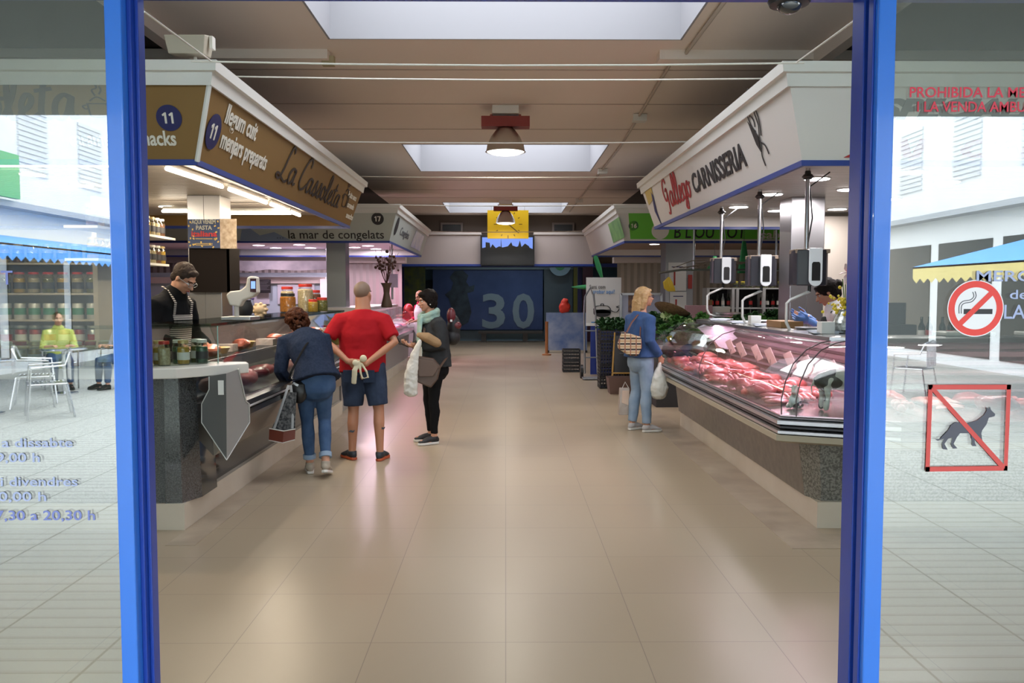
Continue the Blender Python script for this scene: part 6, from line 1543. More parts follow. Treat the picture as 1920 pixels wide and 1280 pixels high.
# ---- meat in the butcher case ------------------------------------------------------
rr = random.Random(21)
mk = [(MEATR, 'red'), (MEATP, 'pale pink'), (MEATD, 'dark red')]
def deck_z(off): return .775 + (.165 - off) * .04 / .815 + .003
cnt = 0
rows = []
for i in range(13):
    for j in range(3):
        off = .05 - j * .19 + rr.uniform(-.02, .02); y = 9.75 - i * .30 + rr.uniform(-.04, .04)
        if y < 6.0: continue
        rows.append((2.05 - off, y, deck_z(off), j))
for x in [2.75 + .3 * i for i in range(9)]:
    for j in range(2): rows.append((x + rr.uniform(-.03, .03), 5.62 + j * .26, .80, j))
for n_, (x, y, z, j) in enumerate(rows):
    m, w = mk[(n_ * 5 + j) % 3]; mb = MB()
    typ = (n_ * 7 + j) % 5
    if typ == 0:
        for q in range(5): mb.tube([(x - .09 + q * .045, y - .10, z + .03), (x - .085 + q * .045, y, z + .045), (x - .09 + q * .045, y + .10, z + .03)], [.018, .022, .018], 8, caps='round')
        nm, lab = 'sausages', 'row of raw sausages'
    elif typ == 1: blob(mb, (x, y, z + .055), (.10, .13, .055), rr.random() * 3, n_, .2); nm, lab = 'meat_joint', 'joint of meat'
    elif typ == 2:
        for q in range(3): blob(mb, (x + rr.uniform(-.02, .02), y - .07 + q * .06, z + .025 + q * .012), (.11, .055, .02), rr.uniform(-.3, .3), n_ * 3 + q, .15)
        nm, lab = 'sliced_steak', 'stack of sliced steaks'
    elif typ == 3:
        for q in range(9): mb.ell((x + rr.uniform(-.08, .08), y + rr.uniform(-.08, .08), z + rr.uniform(.02, .05)), rr.uniform(.022, .035), 8, 6)
        nm, lab = 'diced_meat', 'heap of diced meat'
    else: blob(mb, (x, y, z + .045), (.085, .14, .045), rr.random() * 3, n_, .25); nm, lab = 'meat_cut', 'cut of meat'
    o = mb.obj(nm, m, None, True)
    where = 'butcher case aisle side' if y > 5.95 else 'butcher case street side'
    row = ('front row', 'middle row', 'back row')[j]
    tag(o, '%s %s, %s from far end, %s, %s' % (w, lab, nth((w, lab, row, where)), row, where), 'meat', '%s %s %s, %s' % (w, lab, row, where))
    if typ in (0, 3): o['kind'] = 'thing'
for i, (px, py, d) in enumerate(((1286, 640, 9.2), (1325, 610, 8.6), (1355, 625, 8.1), (1388, 640, 7.6), (1340, 790 - 150, 8.3), (1530, 668, 6.4), (1500, 690, 6.5), (1455, 670, 7.0))):
    x = 2.42 + .02 * (i % 2); y = 9.4 - i * .47
    t = thing('price_card', 'white tilted price card, %s from the far end of the butcher case' % nth('pc'), 'card', (x, y, .98), 0, 'price cards in the butcher case')
    MB().cbox((x, y, 1.03), (.006, .11, .15), Euler((radians(-20), radians(-15), radians(20)))).obj('card', LAB_W, t, False)
    MB().cyl((x, y, .82), (x, y, 1.0), .003, n=6).obj('pin', STEEL, t)
t = thing('paper_sheet', 'large white jagged paper shape hung inside the far end of the meat case', 'paper', (2.3, 9.3, 1.0))
mb = MB(); poly = [(0, .18), (.06, .22), (.13, .19), (.20, .25), (.30, .22), (.36, .16), (.33, .10), (.37, .04), (.30, -.02), (.36, -.08), (.28, -.12), (.2, -.08), (.16, .0), (.1, .04), (.06, .1)]
mb.prism([(a * 1.2, b * .8) for a, b in poly], (2.16, 9.3, 1.08), (.93, -.36, 0), (0, 0, 1), .003); mb.obj('sheet', mat('white_paper', (.62, .66, .74), .6), t, False)
# cow figurines
def cowmat():
    m = bpy.data.materials.new('white_with_black_patches'); m.use_nodes = True; nt = m.node_tree; b = nt.nodes['Principled BSDF']
    tc = nt.nodes.new('ShaderNodeTexCoord'); n = nt.nodes.new('ShaderNodeTexNoise'); n.inputs['Scale'].default_value = 11; n.inputs['Detail'].default_value = .5
    r = nt.nodes.new('ShaderNodeValToRGB'); r.color_ramp.interpolation = 'CONSTANT'; r.color_ramp.elements[1].position = .53
    r.color_ramp.elements[0].color = (.50, .47, .43, 1); r.color_ramp.elements[1].color = (.02, .02, .022, 1)
    nt.links.new(tc.outputs['Object'], n.inputs[0]); nt.links.new(n.outputs[0], r.inputs[0]); nt.links.new(r.outputs[0], b.inputs['Base Color']); b.inputs['Roughness'].default_value = .3
    return m
CW = cowmat()
def cow(loc, rz, s, label, sit=False):
    M_ = Matrix.Translation(loc) @ Matrix.Rotation(rz, 4, 'Z') @ Matrix.Scale(s, 4); f = lambda *a: M_ @ Vector(a); mb = MB()
    if not sit:
        mb.tube([f(0, -.16, .24), f(0, -.08, .26), f(0, .06, .25), f(0, .16, .25)], [.08 * s, .095 * s, .095 * s, .075 * s], 14, caps='round')
        for x, y in ((.055, -.15), (-.055, -.15), (.055, .14), (-.055, .14)): mb.tube([f(x, y, .22), f(x, y + .01, .11), f(x, y, .015)], [.04 * s, .028 * s, .027 * s], 10, caps='round')
        mb.tube([f(0, .16, .28), f(0, .23, .34)], [.06 * s, .05 * s], 10, caps='round'); hx = (0, .26, .36)
        mb.tube([f(0, -.23, .28), f(0, -.26, .2), f(0, -.255, .12)], .008 * s, 6)
    else:
        mb.ell(f(0, 0, .10), (.10 * s, .10 * s, .11 * s)); mb.tube([f(0, .02, .16), f(0, .05, .24)], [.07 * s, .05 * s], 10, caps='round')
        for x in (.05, -.05): mb.tube([f(x, .07, .16), f(x, .10, .02)], [.03 * s, .026 * s], 8, caps='round'); mb.tube([f(x * 1.8, .0, .04), f(x * 1.8, .13, .03)], [.04 * s, .03 * s], 8, caps='round')
        hx = (0, .07, .29)
    mb.tube([f(hx[0], hx[1] - .03, hx[2] + .01), f(hx[0], hx[1] + .06, hx[2] - .04)], [.055 * s, .04 * s], 12, caps='round')
    for q in (1, -1): mb.tube([f(.04 * q, hx[1] - .03, hx[2] + .03), f(.10 * q, hx[1] - .03, hx[2] + .03)], [(.02 * s, .012 * s), (.012 * s, .008 * s)], 8, caps='round'); mb.tube([f(.025 * q, hx[1] - .02, hx[2] + .05), f(.04 * q, hx[1] - .02, hx[2] + .09)], .009 * s, 6, caps='round')
    o = remesh(mb, 'cow_figurine', CW, None, .008 * s / .8, 2); o.data.transform(Matrix.Translation(-Vector(loc))); o.location = loc
    MB().ell(f(hx[0], hx[1] + .085, hx[2] - .05), (.035 * s, .02 * s, .025 * s)).obj('muzzle', mat('pink_muzzle', (.6, .3, .28), .4), o, True)
    return tag(o, label, 'figurine')
cow((2.34, 5.72, .80), radians(-90), .80, 'large black and white cow figurine standing in the front corner of the meat case')
cow((2.07, 5.86, .79), radians(150), .46, 'small seated black and white calf figurine beside the big cow', True)
# things on top of the case
t = thing('wooden_board', 'brown wooden chopping board box on top of the meat case shelf', 'board', (2.52, 7.45, 1.30)); MB().box((2.42, 7.25, 1.30), (2.62, 7.65, 1.36)).obj('board', mat('oiled_wood', (.30, .16, .06), .5), t, False, bevel=.004)
PAPM = mat('white_paper', (.62, .66, .74), .6)
for i, (y, lab) in enumerate(((9.5, 'at the far end'), (8.6, 'second from the far end'), (7.8, 'next to the brown board'), (6.35, 'between the brown board and the street end'))):
    o = MB()
    for q in range(3): o.cbox((2.45 + .02 * q, y + .02 * q, 1.304 + .006 * q), (.18, .26, .005), Euler((0, 0, .2 * q - .2)))
    tag(o.obj('wrapping_paper', PAPM, None, False), 'white wrapping paper on the meat case, ' + lab, 'paper', 'wrapping paper on the meat case')
for i, y in enumerate((8.05, 6.25)):
    t = thing('ticket_box', 'small white ticket box on the meat case shelf, ' + ('middle' if i == 0 else 'near the flower vase'), 'box', (2.42, y, 1.30)); MB().box((2.38, y - .05, 1.30), (2.48, y + .05, 1.39)).obj('box', WHITE, t, False, bevel=.003)
# hanging scales
def hanging_scale(pxc, d, label):
    x = W(pxc, 500, d).x; zc = W(pxc, 502 if d < 8 else 508, d).z
    t = thing('hanging_scale', label, 'scale', (x, d, SOFF), 0, 'hanging scales over the butcher case')
    MB().cyl((x - .035, d, zc + .14), (x - .035, d, SOFF), .018, n=12).obj('pole', STEEL, t)
    MB().cyl((x - .035, d, SOFF - .09), (x - .035, d, SOFF - .02), .035, .022, n=14).lathe([(.035, 0), (.05, -.02), (.035, -.035)], (x - .035, d, SOFF - .05), 14).obj('ceiling_mount', BLACK, t)
    MB().tube([(x - .02, d + .01, zc + .2), (x + .01, d, (zc + SOFF) / 2), (x - .015, d, SOFF - .15), (x + .15, d, SOFF - .03)], .006, 6).obj('cable', BLACK, t)
    DK = mat('scale_dark_housing', (.035, .035, .045), .25)
    hb = MB()
    a = [(-.15, -.02), (-.14, -.08), (-.0, -.10), (.10, -.09), (.15, .0), (.14, .12), (-.14, .12)]
    hb.prism(a, (x, d, zc - .15), (1, 0, 0), (0, 1, 0), .30)
    hb.obj('housing', DK, t, False, bevel=.01)
    MB().box((x - .145, d - .078, zc + .12), (x + .14, d + .1, zc + .155)).obj('top_frame', mat('tan_scale_top', (.35, .27, .2), .5), t, False, bevel=.004)
    arc = [(.055 * cos(pi + pi * i / 10), -.10 + .055 * sin(pi + pi * i / 10)) for i in range(11)]
    MB().prism(arc + [(.055, .15), (.05, .16), (-.05, .16), (-.055, .15)], (x, d - .115, zc), (1, 0, 0), (0, 0, 1), .018).obj('front_plate', mat('white_scale_plate_glow', (.72, .74, .75), .3, emis=(.8, .9, 1), estr=.12), t, False, bevel=.004)  # plate whitened by a faint added emission
    MB().prism([(-.035, -.11), (.035, -.11), (.035, .03), (.025, .045), (-.025, .045), (-.035, .03)], (x, d - .135, zc), (1, 0, 0), (0, 0, 1), .003).obj('window', BLACK, t, False)
    MB().cyl((x - .01, d - .02, zc - .20), (x - .01, d - .02, zc - .14), .014, n=8).obj('swivel', BLACK, t)
    HK = [(-.01, -.20), (-.17, -.27), (-.20, -.30), (-.20, -.46), (-.17, -.52), (-.11, -.54), (.10, -.54)]
    MB().tube([(x + a_, d - .02, zc + b_) for a_, b_ in HK], .013, 10, caps='round').obj('hook_arm', mat('white_tube', (.68, .68, .66), .3, .2), t)
    MB().lathe([(.02, 0), (.15, .012), (.17, .03), (.165, .03), (.145, .018), (.02, .008)], (x + .05, d - .02, zc - .53), 28).obj('pan', STEEL, t)
hanging_scale(1519, 6.98, 'hanging scale with a white front, nearest the blue door frame')
hanging_scale(1429, 8.4, 'hanging scale in the middle of the three over the butcher case')
hanging_scale(1357, 10.0, 'hanging scale farthest from the door over the butcher case')
# flowers in vase behind the door frame
p = Vector((W(1585, 640, 6.3).x, 6.3, 1.30)); t = thing('flower_vase', 'round glass vase with pink lilies and yellow blossoms beside the blue door frame', 'vase', p)
MB().lathe([(.05, 0), (.09, .03), (.10, .08), (.07, .14), (.05, .17), (.06, .18)], p, 20).obj('vase', mat('crackled_glass', (.3, .32, .3), .15, .3, noise=(40, .2, (.6, .62, .6))), t)
mb = MB(); r_ = random.Random(6)
for i in range(120): mb.ell(p + Vector((r_.gauss(.0, .05), r_.gauss(0, .05), .225 + r_.gauss(0, .045))), r_.uniform(.008, .015), 6, 4)
o = mb.obj('yellow_blossom', mat('yellow_petals', (.65, .50, .03), .6), t); o['kind'] = 'stuff'
for c_ in (p + Vector((.0, -.03, .46)), p + Vector((.07, 0, .52))):
    mb = MB()
    for i in range(6):
        a = i * pi / 3; dr_ = Vector((cos(a) * .9, -.35, sin(a) * .9)); mb.tube([c_, c_ + dr_ * .05, c_ + dr_ * .10 + Vector((0, -.01, -.01))], [(.006, .003), (.022, .004), (.004, .002)], 8, caps='round')
    mb.obj('lily', mat('pink_lily', (.70, .38, .42), .5, noise=(20, .4, (.75, .65, .62))), t)
mb = MB()
for i in range(7): mb.tube([p + Vector((0, 0, .1)), p + Vector((r_.uniform(-.06, .06), r_.uniform(-.04, .04), .36 + r_.random() * .1))], .004, 5)
mb.obj('stem', mat('green_stem', (.06, .14, .03), .6), t)

def make_bottle(m, lb):
    t = thing('wine_bottle', 'bottle', 'bottle'); MB().lathe([(.034, 0), (.037, .01), (.037, .18), (.015, .235), (.013, .29), (.015, .295)], (0, 0, 0), 12).obj('body', m, t); MB().lathe([(.0375, .06), (.0375, .14)], (0, 0, 0), 12, caps=False).obj('label_band', lb, t); return t
BT = [make_bottle(mat('dark_bottle', (.01, .014, .01), .1), LAB_W), make_bottle(mat('dark_bottle', (.01, .014, .01), .1), LAB_RED), make_bottle(mat('clear_bottle', (.35, .4, .4), .1), LAB_W)]
# ---- things behind the street side of the butcher counter --------------------------------
t = thing('back_partition', 'cream partition wall behind the street side of the butcher counter', 'partition', (6, 10.7, .13))
MB().box((4.0, 10.7, .13), (8.8, 10.78, 2.6)).obj('panel', mat('cream_partition', (.50, .45, .38), .6), t, False)
t = thing('work_table', 'steel work table behind the street side of the butcher counter', 'table', (6, 9.6, .13))
MB().box((3.95, 9.3, 1.0), (8.6, 10.2, 1.04)).obj('tabletop', STEEL_D, t, False); MB().box((4.0, 9.35, .13), (8.5, 10.15, 1.0)).obj('cabinet', mat('grey_case_body', (.35, .34, .34), .4, .3), t, False)
t = thing('cash_register', 'black cash register on the steel work table, seen in the right door glass', 'register', (4.5, 9.6, 1.04))
MB().box((4.2, 9.4, 1.04), (4.7, 9.8, 1.25)).box((4.28, 9.5, 1.25), (4.62, 9.56, 1.5)).obj('body', BLACK, t, False, bevel=.01)
rr = random.Random(40)
for i in range(7):
    put(BT[i % 2], (4.85 + i * .11, 9.6 + rr.uniform(-.05, .05), 1.04), 'dark bottle, %s from the cash register on the steel work table' % nth('db'), 'bottles beside the cash register') if 'BT' in globals() else None
for i, x in enumerate((3.3, 3.9, 4.5, 5.2)):
    t = thing('white_tray', 'white plastic tray on the meat case shelf, %s behind the right door glass' % ('first', 'second', 'third', 'fourth')[i], 'tray', (x, 5.95, 1.30)); MB().box((x - .18, 5.83, 1.302), (x + .18, 6.02, 1.33)).obj('tray', WHITE_PL, t, False, bevel=.008)
# ---- greens, crates, boards --------------------------------------------------------------
LEAF = mat('leafy_green', (.035, .12, .02), .6, noise=(20, .5, (.08, .22, .04))); LEAFD = mat('dark_leafy_green', (.012, .05, .012), .6, noise=(20, .5, (.03, .10, .025))); LEAFP = mat('pale_cabbage_green', (.30, .42, .15), .5, noise=(15, .5, (.45, .55, .30)))
def leafy(m, seed, r=.13, name='leafy_greens'):
    r_ = random.Random(seed); mb = MB()
    for i in range(46):
        th = r_.uniform(0, 2 * pi); ph = r_.uniform(.1, 1.4); d = Vector((cos(th) * sin(ph), sin(th) * sin(ph), cos(ph)))
        L = r * r_.uniform(.7, 1.15); s_ = d.cross(Vector((0, 0, 1))).normalized(); up = s_.cross(d); w = r * r_.uniform(.2, .36)
        b = Vector((0, 0, r * .15))
        pts = [b + d * L * .3, b + d * L * .65 + s_ * w + up * r_.uniform(-.02, .02), b + d * L + s_ * w * .5 + up * r_.uniform(-.03, .03), b + d * L * 1.08 - up * .02, b + d * L - s_ * w * .5 + up * r_.uniform(-.03, .03), b + d * L * .65 - s_ * w + up * r_.uniform(-.02, .02)]
        mid = b + d * L * .7 + up * .02
        mb.add(pts + [mid], [(0, 1, 6), (1, 2, 6), (2, 3, 6), (3, 4, 6), (4, 5, 6), (5, 0, 6)])
    mb.ell((0, 0, r * .4), (r * .5, r * .5, r * .45), 10, 6)
    o = mb.obj(name, m, None, False); o['kind'] = 'thing'; return o
LG = [leafy(LEAF, 1), leafy(LEAFD, 2), leafy(LEAFP, 3, .12, 'cabbage')]
ln = ['bright green leafy bunch', 'dark green leafy bunch', 'pale round cabbage']
rr = random.Random(17)
t = thing('display_slope', 'black sloping trays under the leafy greens on the vegetable stand', 'trays', (3, 12.2, .88)); MB().add([(2.15, 11.6, .88), (5.1, 11.6, .88), (5.1, 12.9, 1.2), (2.15, 12.9, 1.2), (2.15, 12.9, .88), (5.1, 12.9, .88)], [(0, 1, 2, 3), (0, 3, 4), (1, 5, 2), (3, 2, 5, 4), (0, 4, 5, 1)]).obj('tray', mat('black_stand', (.012, .012, .012), .6), t, False)
for j in range(4):
    for i in range(11):
        y = 11.72 + j * .32; x = 2.27 + i * .26 + rr.uniform(-.04, .04); z = .88 + (y - 11.6) * .246 + .01
        if (i, j) == (1, 3): k = 2
        elif (i, j) in ((2, 2), (5, 1)): k = 2
        else: k = rr.choice((0, 1, 1))
        row = ('front', 'second', 'third', 'back')[j]
        o = LG[k]; o = o if not o.get('placed') else o.copy()
        if o.name not in COL.objects: COL.objects.link(o)
        o['placed'] = 1; o.location = (x, y, z); o.rotation_euler = (0, 0, rr.uniform(0, 6)); s_ = rr.uniform(.9, 1.35); o.scale = (s_, s_, s_)
        tag(o, '%s, %s of its kind from the aisle, %s row of vegetable stand' % (ln[k], nth((k, row)), row), 'vegetable', '%s, %s row of the vegetable stand' % (ln[k], row))
p = W(1285, 605, 13.2); t = thing('wicker_basket', 'shallow brown wicker basket tilted above the leafy greens', 'basket', p)
mb = MB().lathe([(.04, -.03), (.16, -.02), (.27, .05), (.28, .06), (.26, .055), (.15, -.005)], (0, 0, 0), 24); R_ = Matrix.Translation(W(1268, 602, 12.95)) @ Euler((radians(-15), radians(22), 0)).to_matrix().to_4x4(); mb.v = [tuple(R_ @ Vector(v)) for v in mb.v]
mb.obj('basket', mat('wicker', (.20, .12, .06), .7, noise=(40, .4, (.10, .06, .03))), t)
t.location = W(1275, 590, 12.95)
# hanging rack
RK = thing('hanging_rack', 'steel rail hung on rods over the vegetable stand with branches on it', 'rack', (3.6, 13.2, 2.0))
a, b = W(1236, 508, 13.2), W(1640, 505, 13.2)
MB().tube([(a.x, 13.2, a.z - .03), (a.x + .35, 13.2, a.z + .02), (b.x, 13.2, a.z + .02)], .018, 8).obj('rail', STEEL, RK)
for px in (1301, 1455, 1600): x = W(px, 500, 13.2).x; MB().cyl((x, 13.2, a.z + .02), (x, 13.2, 4.0), .018, n=8).obj('rod', STEEL, RK)
mb = MB(); r_ = random.Random(4)
for i in range(9):
    x = a.x + .15 + r_.random() * .9; mb.tube([(x, 13.15 + r_.uniform(-.05, .05), a.z + .05), (x + .3, 13.15, a.z + .09 + r_.uniform(-.03, .08)), (x + .7, 13.12, a.z + .10 + r_.uniform(0, .10))], .007, 5)
mb.obj('branches', mat('grey_branches', (.16, .13, .10), .8), RK)
def bananas(p, label):
    t = thing('banana_bunch', label, 'fruit', p); 
    for i in range(6):
        a = -.5 + i * .2; s_ = sin(a) * .09; MB().tube([p + Vector((s_ * .2, 0, 0)), p + Vector((s_ * 1.4 - .02, -.02, -.08)), p + Vector((s_ * 1.6 + .01, -.01, -.17)), p + Vector((s_ * 1.2 + .05, 0, -.22))], [.008, .018, .018, .006], 8, caps='round').obj('banana', mat('banana_yellow', (.55, .38, .03), .5), t)
    MB().cyl(p, (p.x, p.y, a_z), .003, n=5).obj('string', BLACK, t)
a_z = a.z
bananas(W(1254, 520, 13.2), 'yellow banana bunch hanging under the steel rail')
# papers on the fruit pillar
for px0, py0, px1, py1, lab, m in ((1253, 492, 1287, 545, 'large white notice sheet taped high on the fruit stall pillar', WHITE), (1256, 547, 1287, 585, 'white price list taped low on the fruit stall pillar', WHITE), (1290, 515, 1298, 541, 'narrow white and red card hanging right of the pillar sheets', mat('card_red', (.4, .05, .04), .5))):
    u0, u1 = W(px0, py1, 15.55), W(px1, py0, 15.55); t = thing('paper_notice', lab, 'paper', (u0.x, 15.55, u0.z)); MB().box((u0.x, 15.55, u0.z), (u1.x, 15.57, u1.z)).obj('sheet', m, t, False)
    if px1 - px0 > 20:
        MB().box((u0.x + .06, 15.545, u1.z - .09), (u1.x - .06, 15.55, u1.z - .075)).obj('heading_line', INKN, t, False)
        MB().box((u0.x + .1, 15.545, u0.z + .1), (u0.x + .13, 15.55, u1.z - .14)).obj('red_mark', mat('card_red', (.4, .05, .04), .5), t, False)
# back shelving with bottles
t = thing('bottle_shelf', 'white framed shelving with dark wine bottles behind the vegetable stand', 'shelf', (5, 15.6, 1.0))
a, b = W(1325, 540, 15.6), W(1480, 600, 15.6)
mb = MB().box((a.x, 15.85, 1.0), (b.x + 1.3, 15.9, a.z)); 
for z in (1.0, 1.32, a.z - .02): mb.box((a.x, 15.5, z), (b.x + 1.3, 15.85, z + .025))
for px in (1325, 1372, 1380, 1430, 1480, 1560): x = W(px, 560, 15.5).x; mb.box((x, 15.48, 0), (x + .05, 15.85, a.z))
mb.obj('frame', mat('white_shelving', (.5, .5, .5), .5), t, False)
MB().box((a.x, 15.84, 1.02), (b.x + 1.3, 15.849, a.z)).obj('back_panel', BLACK, t, False)
bl = ['dark wine bottle with pale label', 'dark wine bottle with red label', 'clear bottle with pale label']
rr = random.Random(31)
for z, row in ((1.025, 'lower'), (1.345, 'upper')):
    x = a.x + .1
    while x < b.x + 1.2:
        if rr.random() < .85 and (row == 'lower' or True):
            k = rr.choice((0, 0, 1, 2)); 
            if z + .3 * .9 < a.z or row == 'lower': put(BT[k], (x, 15.6, z), '%s, %s such from left, %s bottle shelf' % (bl[k], nth((bl[k], row)), row), '%ss on the %s shelf' % (bl[k], row), sc=.95 if row == 'lower' else .9)
        x += .105
JS = make_jar(.05, .12, C_OLIVE, mat('yellow_lid', (.5, .42, .05), .4), LAB_K)
for i in range(11):
    put(JS, (W(1380, 540, 15.6).x + i * .14, 15.62, a.z + .005), 'small yellow-lidded jar, %s from the left on top of the bottle shelving' % nth('yj'), 'yellow-lidded jars on the shelving')
for px, py0, py1, w, d, lab in ((1395, 452, 512, .22, 13.4, 'green folded cloth hanging from the rail behind the middle hanging scale'), (1584, 470, 505, .24, 13.4, 'green folded cloth hanging beside the blue door frame'), (1340, 480, 505, .3, 15.4, 'green diamond-shaped cloth sign above the vegetables')):
    u, v = W(px, py1, d), W(px, py0, d); t = thing('hanging_cloth', lab, 'cloth', v); mb = MB()
    mb.tube([v, (u + v) / 2, u], [(.03, .02), (w * .3, .04), (w * .5, .05)], 10, up=(1, 0, 0)); mb.obj('cloth', mat('green_cloth', (.02, .22, .07), .7), t)
    if d > 14: MB().cyl(v, (v.x, v.y, SOFF), .004, n=5).obj('string', BLACK, t)
    if d < 14: MB().cyl(v, (v.x, v.y, 4.0), .004, n=5).obj('string', BLACK, t)
# scattered counter goods on the fruit counter
for px, py, lab, m, s_ in ((1350, 590, 'white tilted price board beside the vegetable baskets', WHITE, (.35, .03, .38)), (1366, 582, 'orange-brown wooden crate behind the hanging pans', mat('orange_wood', (.45, .26, .06), .6), (.3, .2, .28)), (1310, 555, 'pink and white carton stack behind the fruit stall pillar', mat('pink_carton', (.45, .25, .28), .5), (.45, .2, .4)), (1412, 597, 'red basket of fruit on the fruit stall counter', mat('red_basket', (.3, .03, .03), .4), (.45, .2, .14)), (1330, 525, 'brown wooden post box at the fruit stall', mat('brown_post', (.22, .12, .05), .6), (.1, .1, .5))):
    c = W(px, py, 14.6); c.z = 1.0 + s_[2] / 2; t = thing('counter_box', lab, 'box', (c.x, c.y, 1.0)); MB().cbox(c, s_).obj('body', m, t, False, bevel=.01)
# black crates
CR = thing('plastic_crate', 'black vented plastic crate', 'crate'); mb = MB()
w, dd, h = .58, .38, .195
for z in (0, .06, .12, .175): mb.box((-w / 2, -dd / 2, z), (w / 2, -dd / 2 + .015, z + .02)).box((-w / 2, dd / 2 - .015, z), (w / 2, dd / 2, z + .02)).box((-w / 2, -dd / 2, z), (-w / 2 + .015, dd / 2, z + .02)).box((w / 2 - .015, -dd / 2, z), (w / 2, dd / 2, z + .02))
for i in range(13): x = -w / 2 + i * (w - .02) / 12; mb.box((x, -dd / 2 + .002, 0), (x + .02, -dd / 2 + .012, .19)).box((x, dd / 2 - .012, 0), (x + .02, dd / 2 - .002, .19))
for i in range(9): y = -dd / 2 + i * (dd - .02) / 8; mb.box((-w / 2 + .002, y, 0), (-w / 2 + .012, y + .02, .19)).box((w / 2 - .012, y, 0), (w / 2 - .002, y + .02, .19))
mb.box((-w / 2, -dd / 2, 0), (w / 2, dd / 2, .012)); mb.obj('basket', BLACK, CR, False)
for i in range(5): put(CR, (W(1152, 700, 14.25).x, 14.1, .002 + i * .197), 'black vented plastic crate in the tall stack behind the plaid handbag, number counted upwards' if False else 'black plastic crate, %s of the stack of five behind the blond person' % ('bottom', 'second from bottom', 'middle', 'second from top', 'top')[i], 'stacked black crates')
for i in range(2): put(CR, (W(1071, 690, 17).x, 17.0, .002 + i * .197 * 1.2), 'black plastic crate standing alone in the aisle, %s of two' % ('lower', 'upper')[i], 'pair of black crates in the aisle').scale = (.62, .8, 1.2)
for i in range(7):
    o = LG[1].copy(); COL.objects.link(o); o.location = (W(1152, 700, 14.25).x - .22 + (i % 4) * .14, 14.0 + (i // 4) * .16, .98 + (i // 4) * .05); s_ = 1.1; o.scale = (s_,) * 3; o.rotation_euler = (0, 0, i)
    tag(o, 'dark green leafy bunch, %s from the left heaped on the crate stack' % nth('cs'), 'vegetable', 'greens on the crate stack')
t = thing('cardboard_box', 'brown open cardboard box on the floor behind the blond person', 'box', (W(1165, 735, 13.3).x, 13.3, 0))
x = t.location.x; mb = MB().add([(x - .2, 13.15, 0), (x + .2, 13.15, 0), (x + .2, 13.45, 0), (x - .2, 13.45, 0), (x - .23, 13.1, .26), (x + .23, 13.1, .26), (x + .23, 13.5, .26), (x - .23, 13.5, .26)], [(0, 3, 2, 1), (0, 1, 5, 4), (1, 2, 6, 5), (2, 3, 7, 6), (3, 0, 4, 7)]); mb.obj('carton', mat('brown_carton', (.13, .075, .06), .6), t, False)
t = thing('chalkboard_stand', 'black chalkboard with wooden frame leaning behind the blond person', 'board', (W(1172, 700, 13.6).x, 13.6, .28))
x = t.location.x; MB().cbox((x + .03, 13.72, .60), (.40, .02, .62), Euler((radians(-10), 0, 0))).obj('panel', BLACK, t, False); MB().tube([(x - .20, 13.66, .30), (x - .15, 13.78, .96)], .015, 6).tube([(x - .2, 13.64, .29), (x + .24, 13.64, .29)], .015, 6).tube([(x - .2, 13.64, .29), (x - .24, 13.56, 0)], .015, 6).tube([(x + .24, 13.64, .29), (x + .26, 13.58, 0)], .015, 6).obj('frame', mat('orange_wood', (.45, .26, .06), .6), t)
for i in range(5): MB().box((x - .08, 13.66 + .015 * (4 - i), .45 + i * .08), (x + .18 - .03 * (i % 2), 13.665 + .015 * (4 - i), .465 + i * .08)).obj('writing', INKG, t, False)
# white pot-poster board
t = thing('advert_board', 'tall white display board with a drawn black pot and blue lettering', 'board', (W(1131, 700, 16.2).x, 16.2, 0))
u0, u1 = W(1099, 605, 16.2), W(1165, 520, 16.2)
MB().box((u0.x, 16.2, u0.z), (u1.x, 16.24, u1.z)).obj('poster', mat('white_board', (.60, .58, .56), .5), t, False)
u2 = W(1107, 706, 16.2); MB().box((u2.x, 16.2, .02), (u1.x, 16.24, u0.z - .06)).obj('blue_lower_panel', mat('deep_blue_panel', (.01, .03, .22), .5), t, False)
MB().box((u0.x, 16.195, u0.z - .06), (u1.x, 16.24, u0.z)).obj('white_band', WHITE, t, False)
MB().box((u0.x + .1, 16.19, u0.z + .0), (u1.x, 16.195, u0.z + .02)).obj('blue_line', mat('blue_line', (.03, .2, .5), .5), t, False)
text(t, 'Sans com', W(1105, 541, 16.19), (1, 0, 0), (0, 0, 1), .11, INKB, width=.31); text(t, 'trobar aqui!', W(1112, 550, 16.19), (1, 0, 0), (0, 0, 1), .11, mat('blue_line', (.03, .2, .5), .5), width=.42)
mb = MB(); c = W(1129, 585, 16.19); n_ = 20
mb.prism([(.17 * cos(i * 2 * pi / n_), -.02 + .075 * sin(i * 2 * pi / n_)) for i in range(n_)], c, (1, 0, 0), (0, 0, 1), .003); mb.prism([(-.17, -.02), (.17, -.02), (.17, .05), (-.17, .05)], c, (1, 0, 0), (0, 0, 1), .003)
mb.obj('pot_print', INKB, t, False)
mb = pen(MB(), [[(-.17, .05), (-.1, .12), (.1, .12), (.17, .05)], [(-.03, .12), (-.02, .16), (.02, .16), (.03, .12)], [(.17, .03), (.28, .0), (.34, .08), (.28, .1), (.36, .13)]], c, (1, 0, 0), (0, 0, 1), .02, .003); mb.obj('lid_line', INKB, t, False)
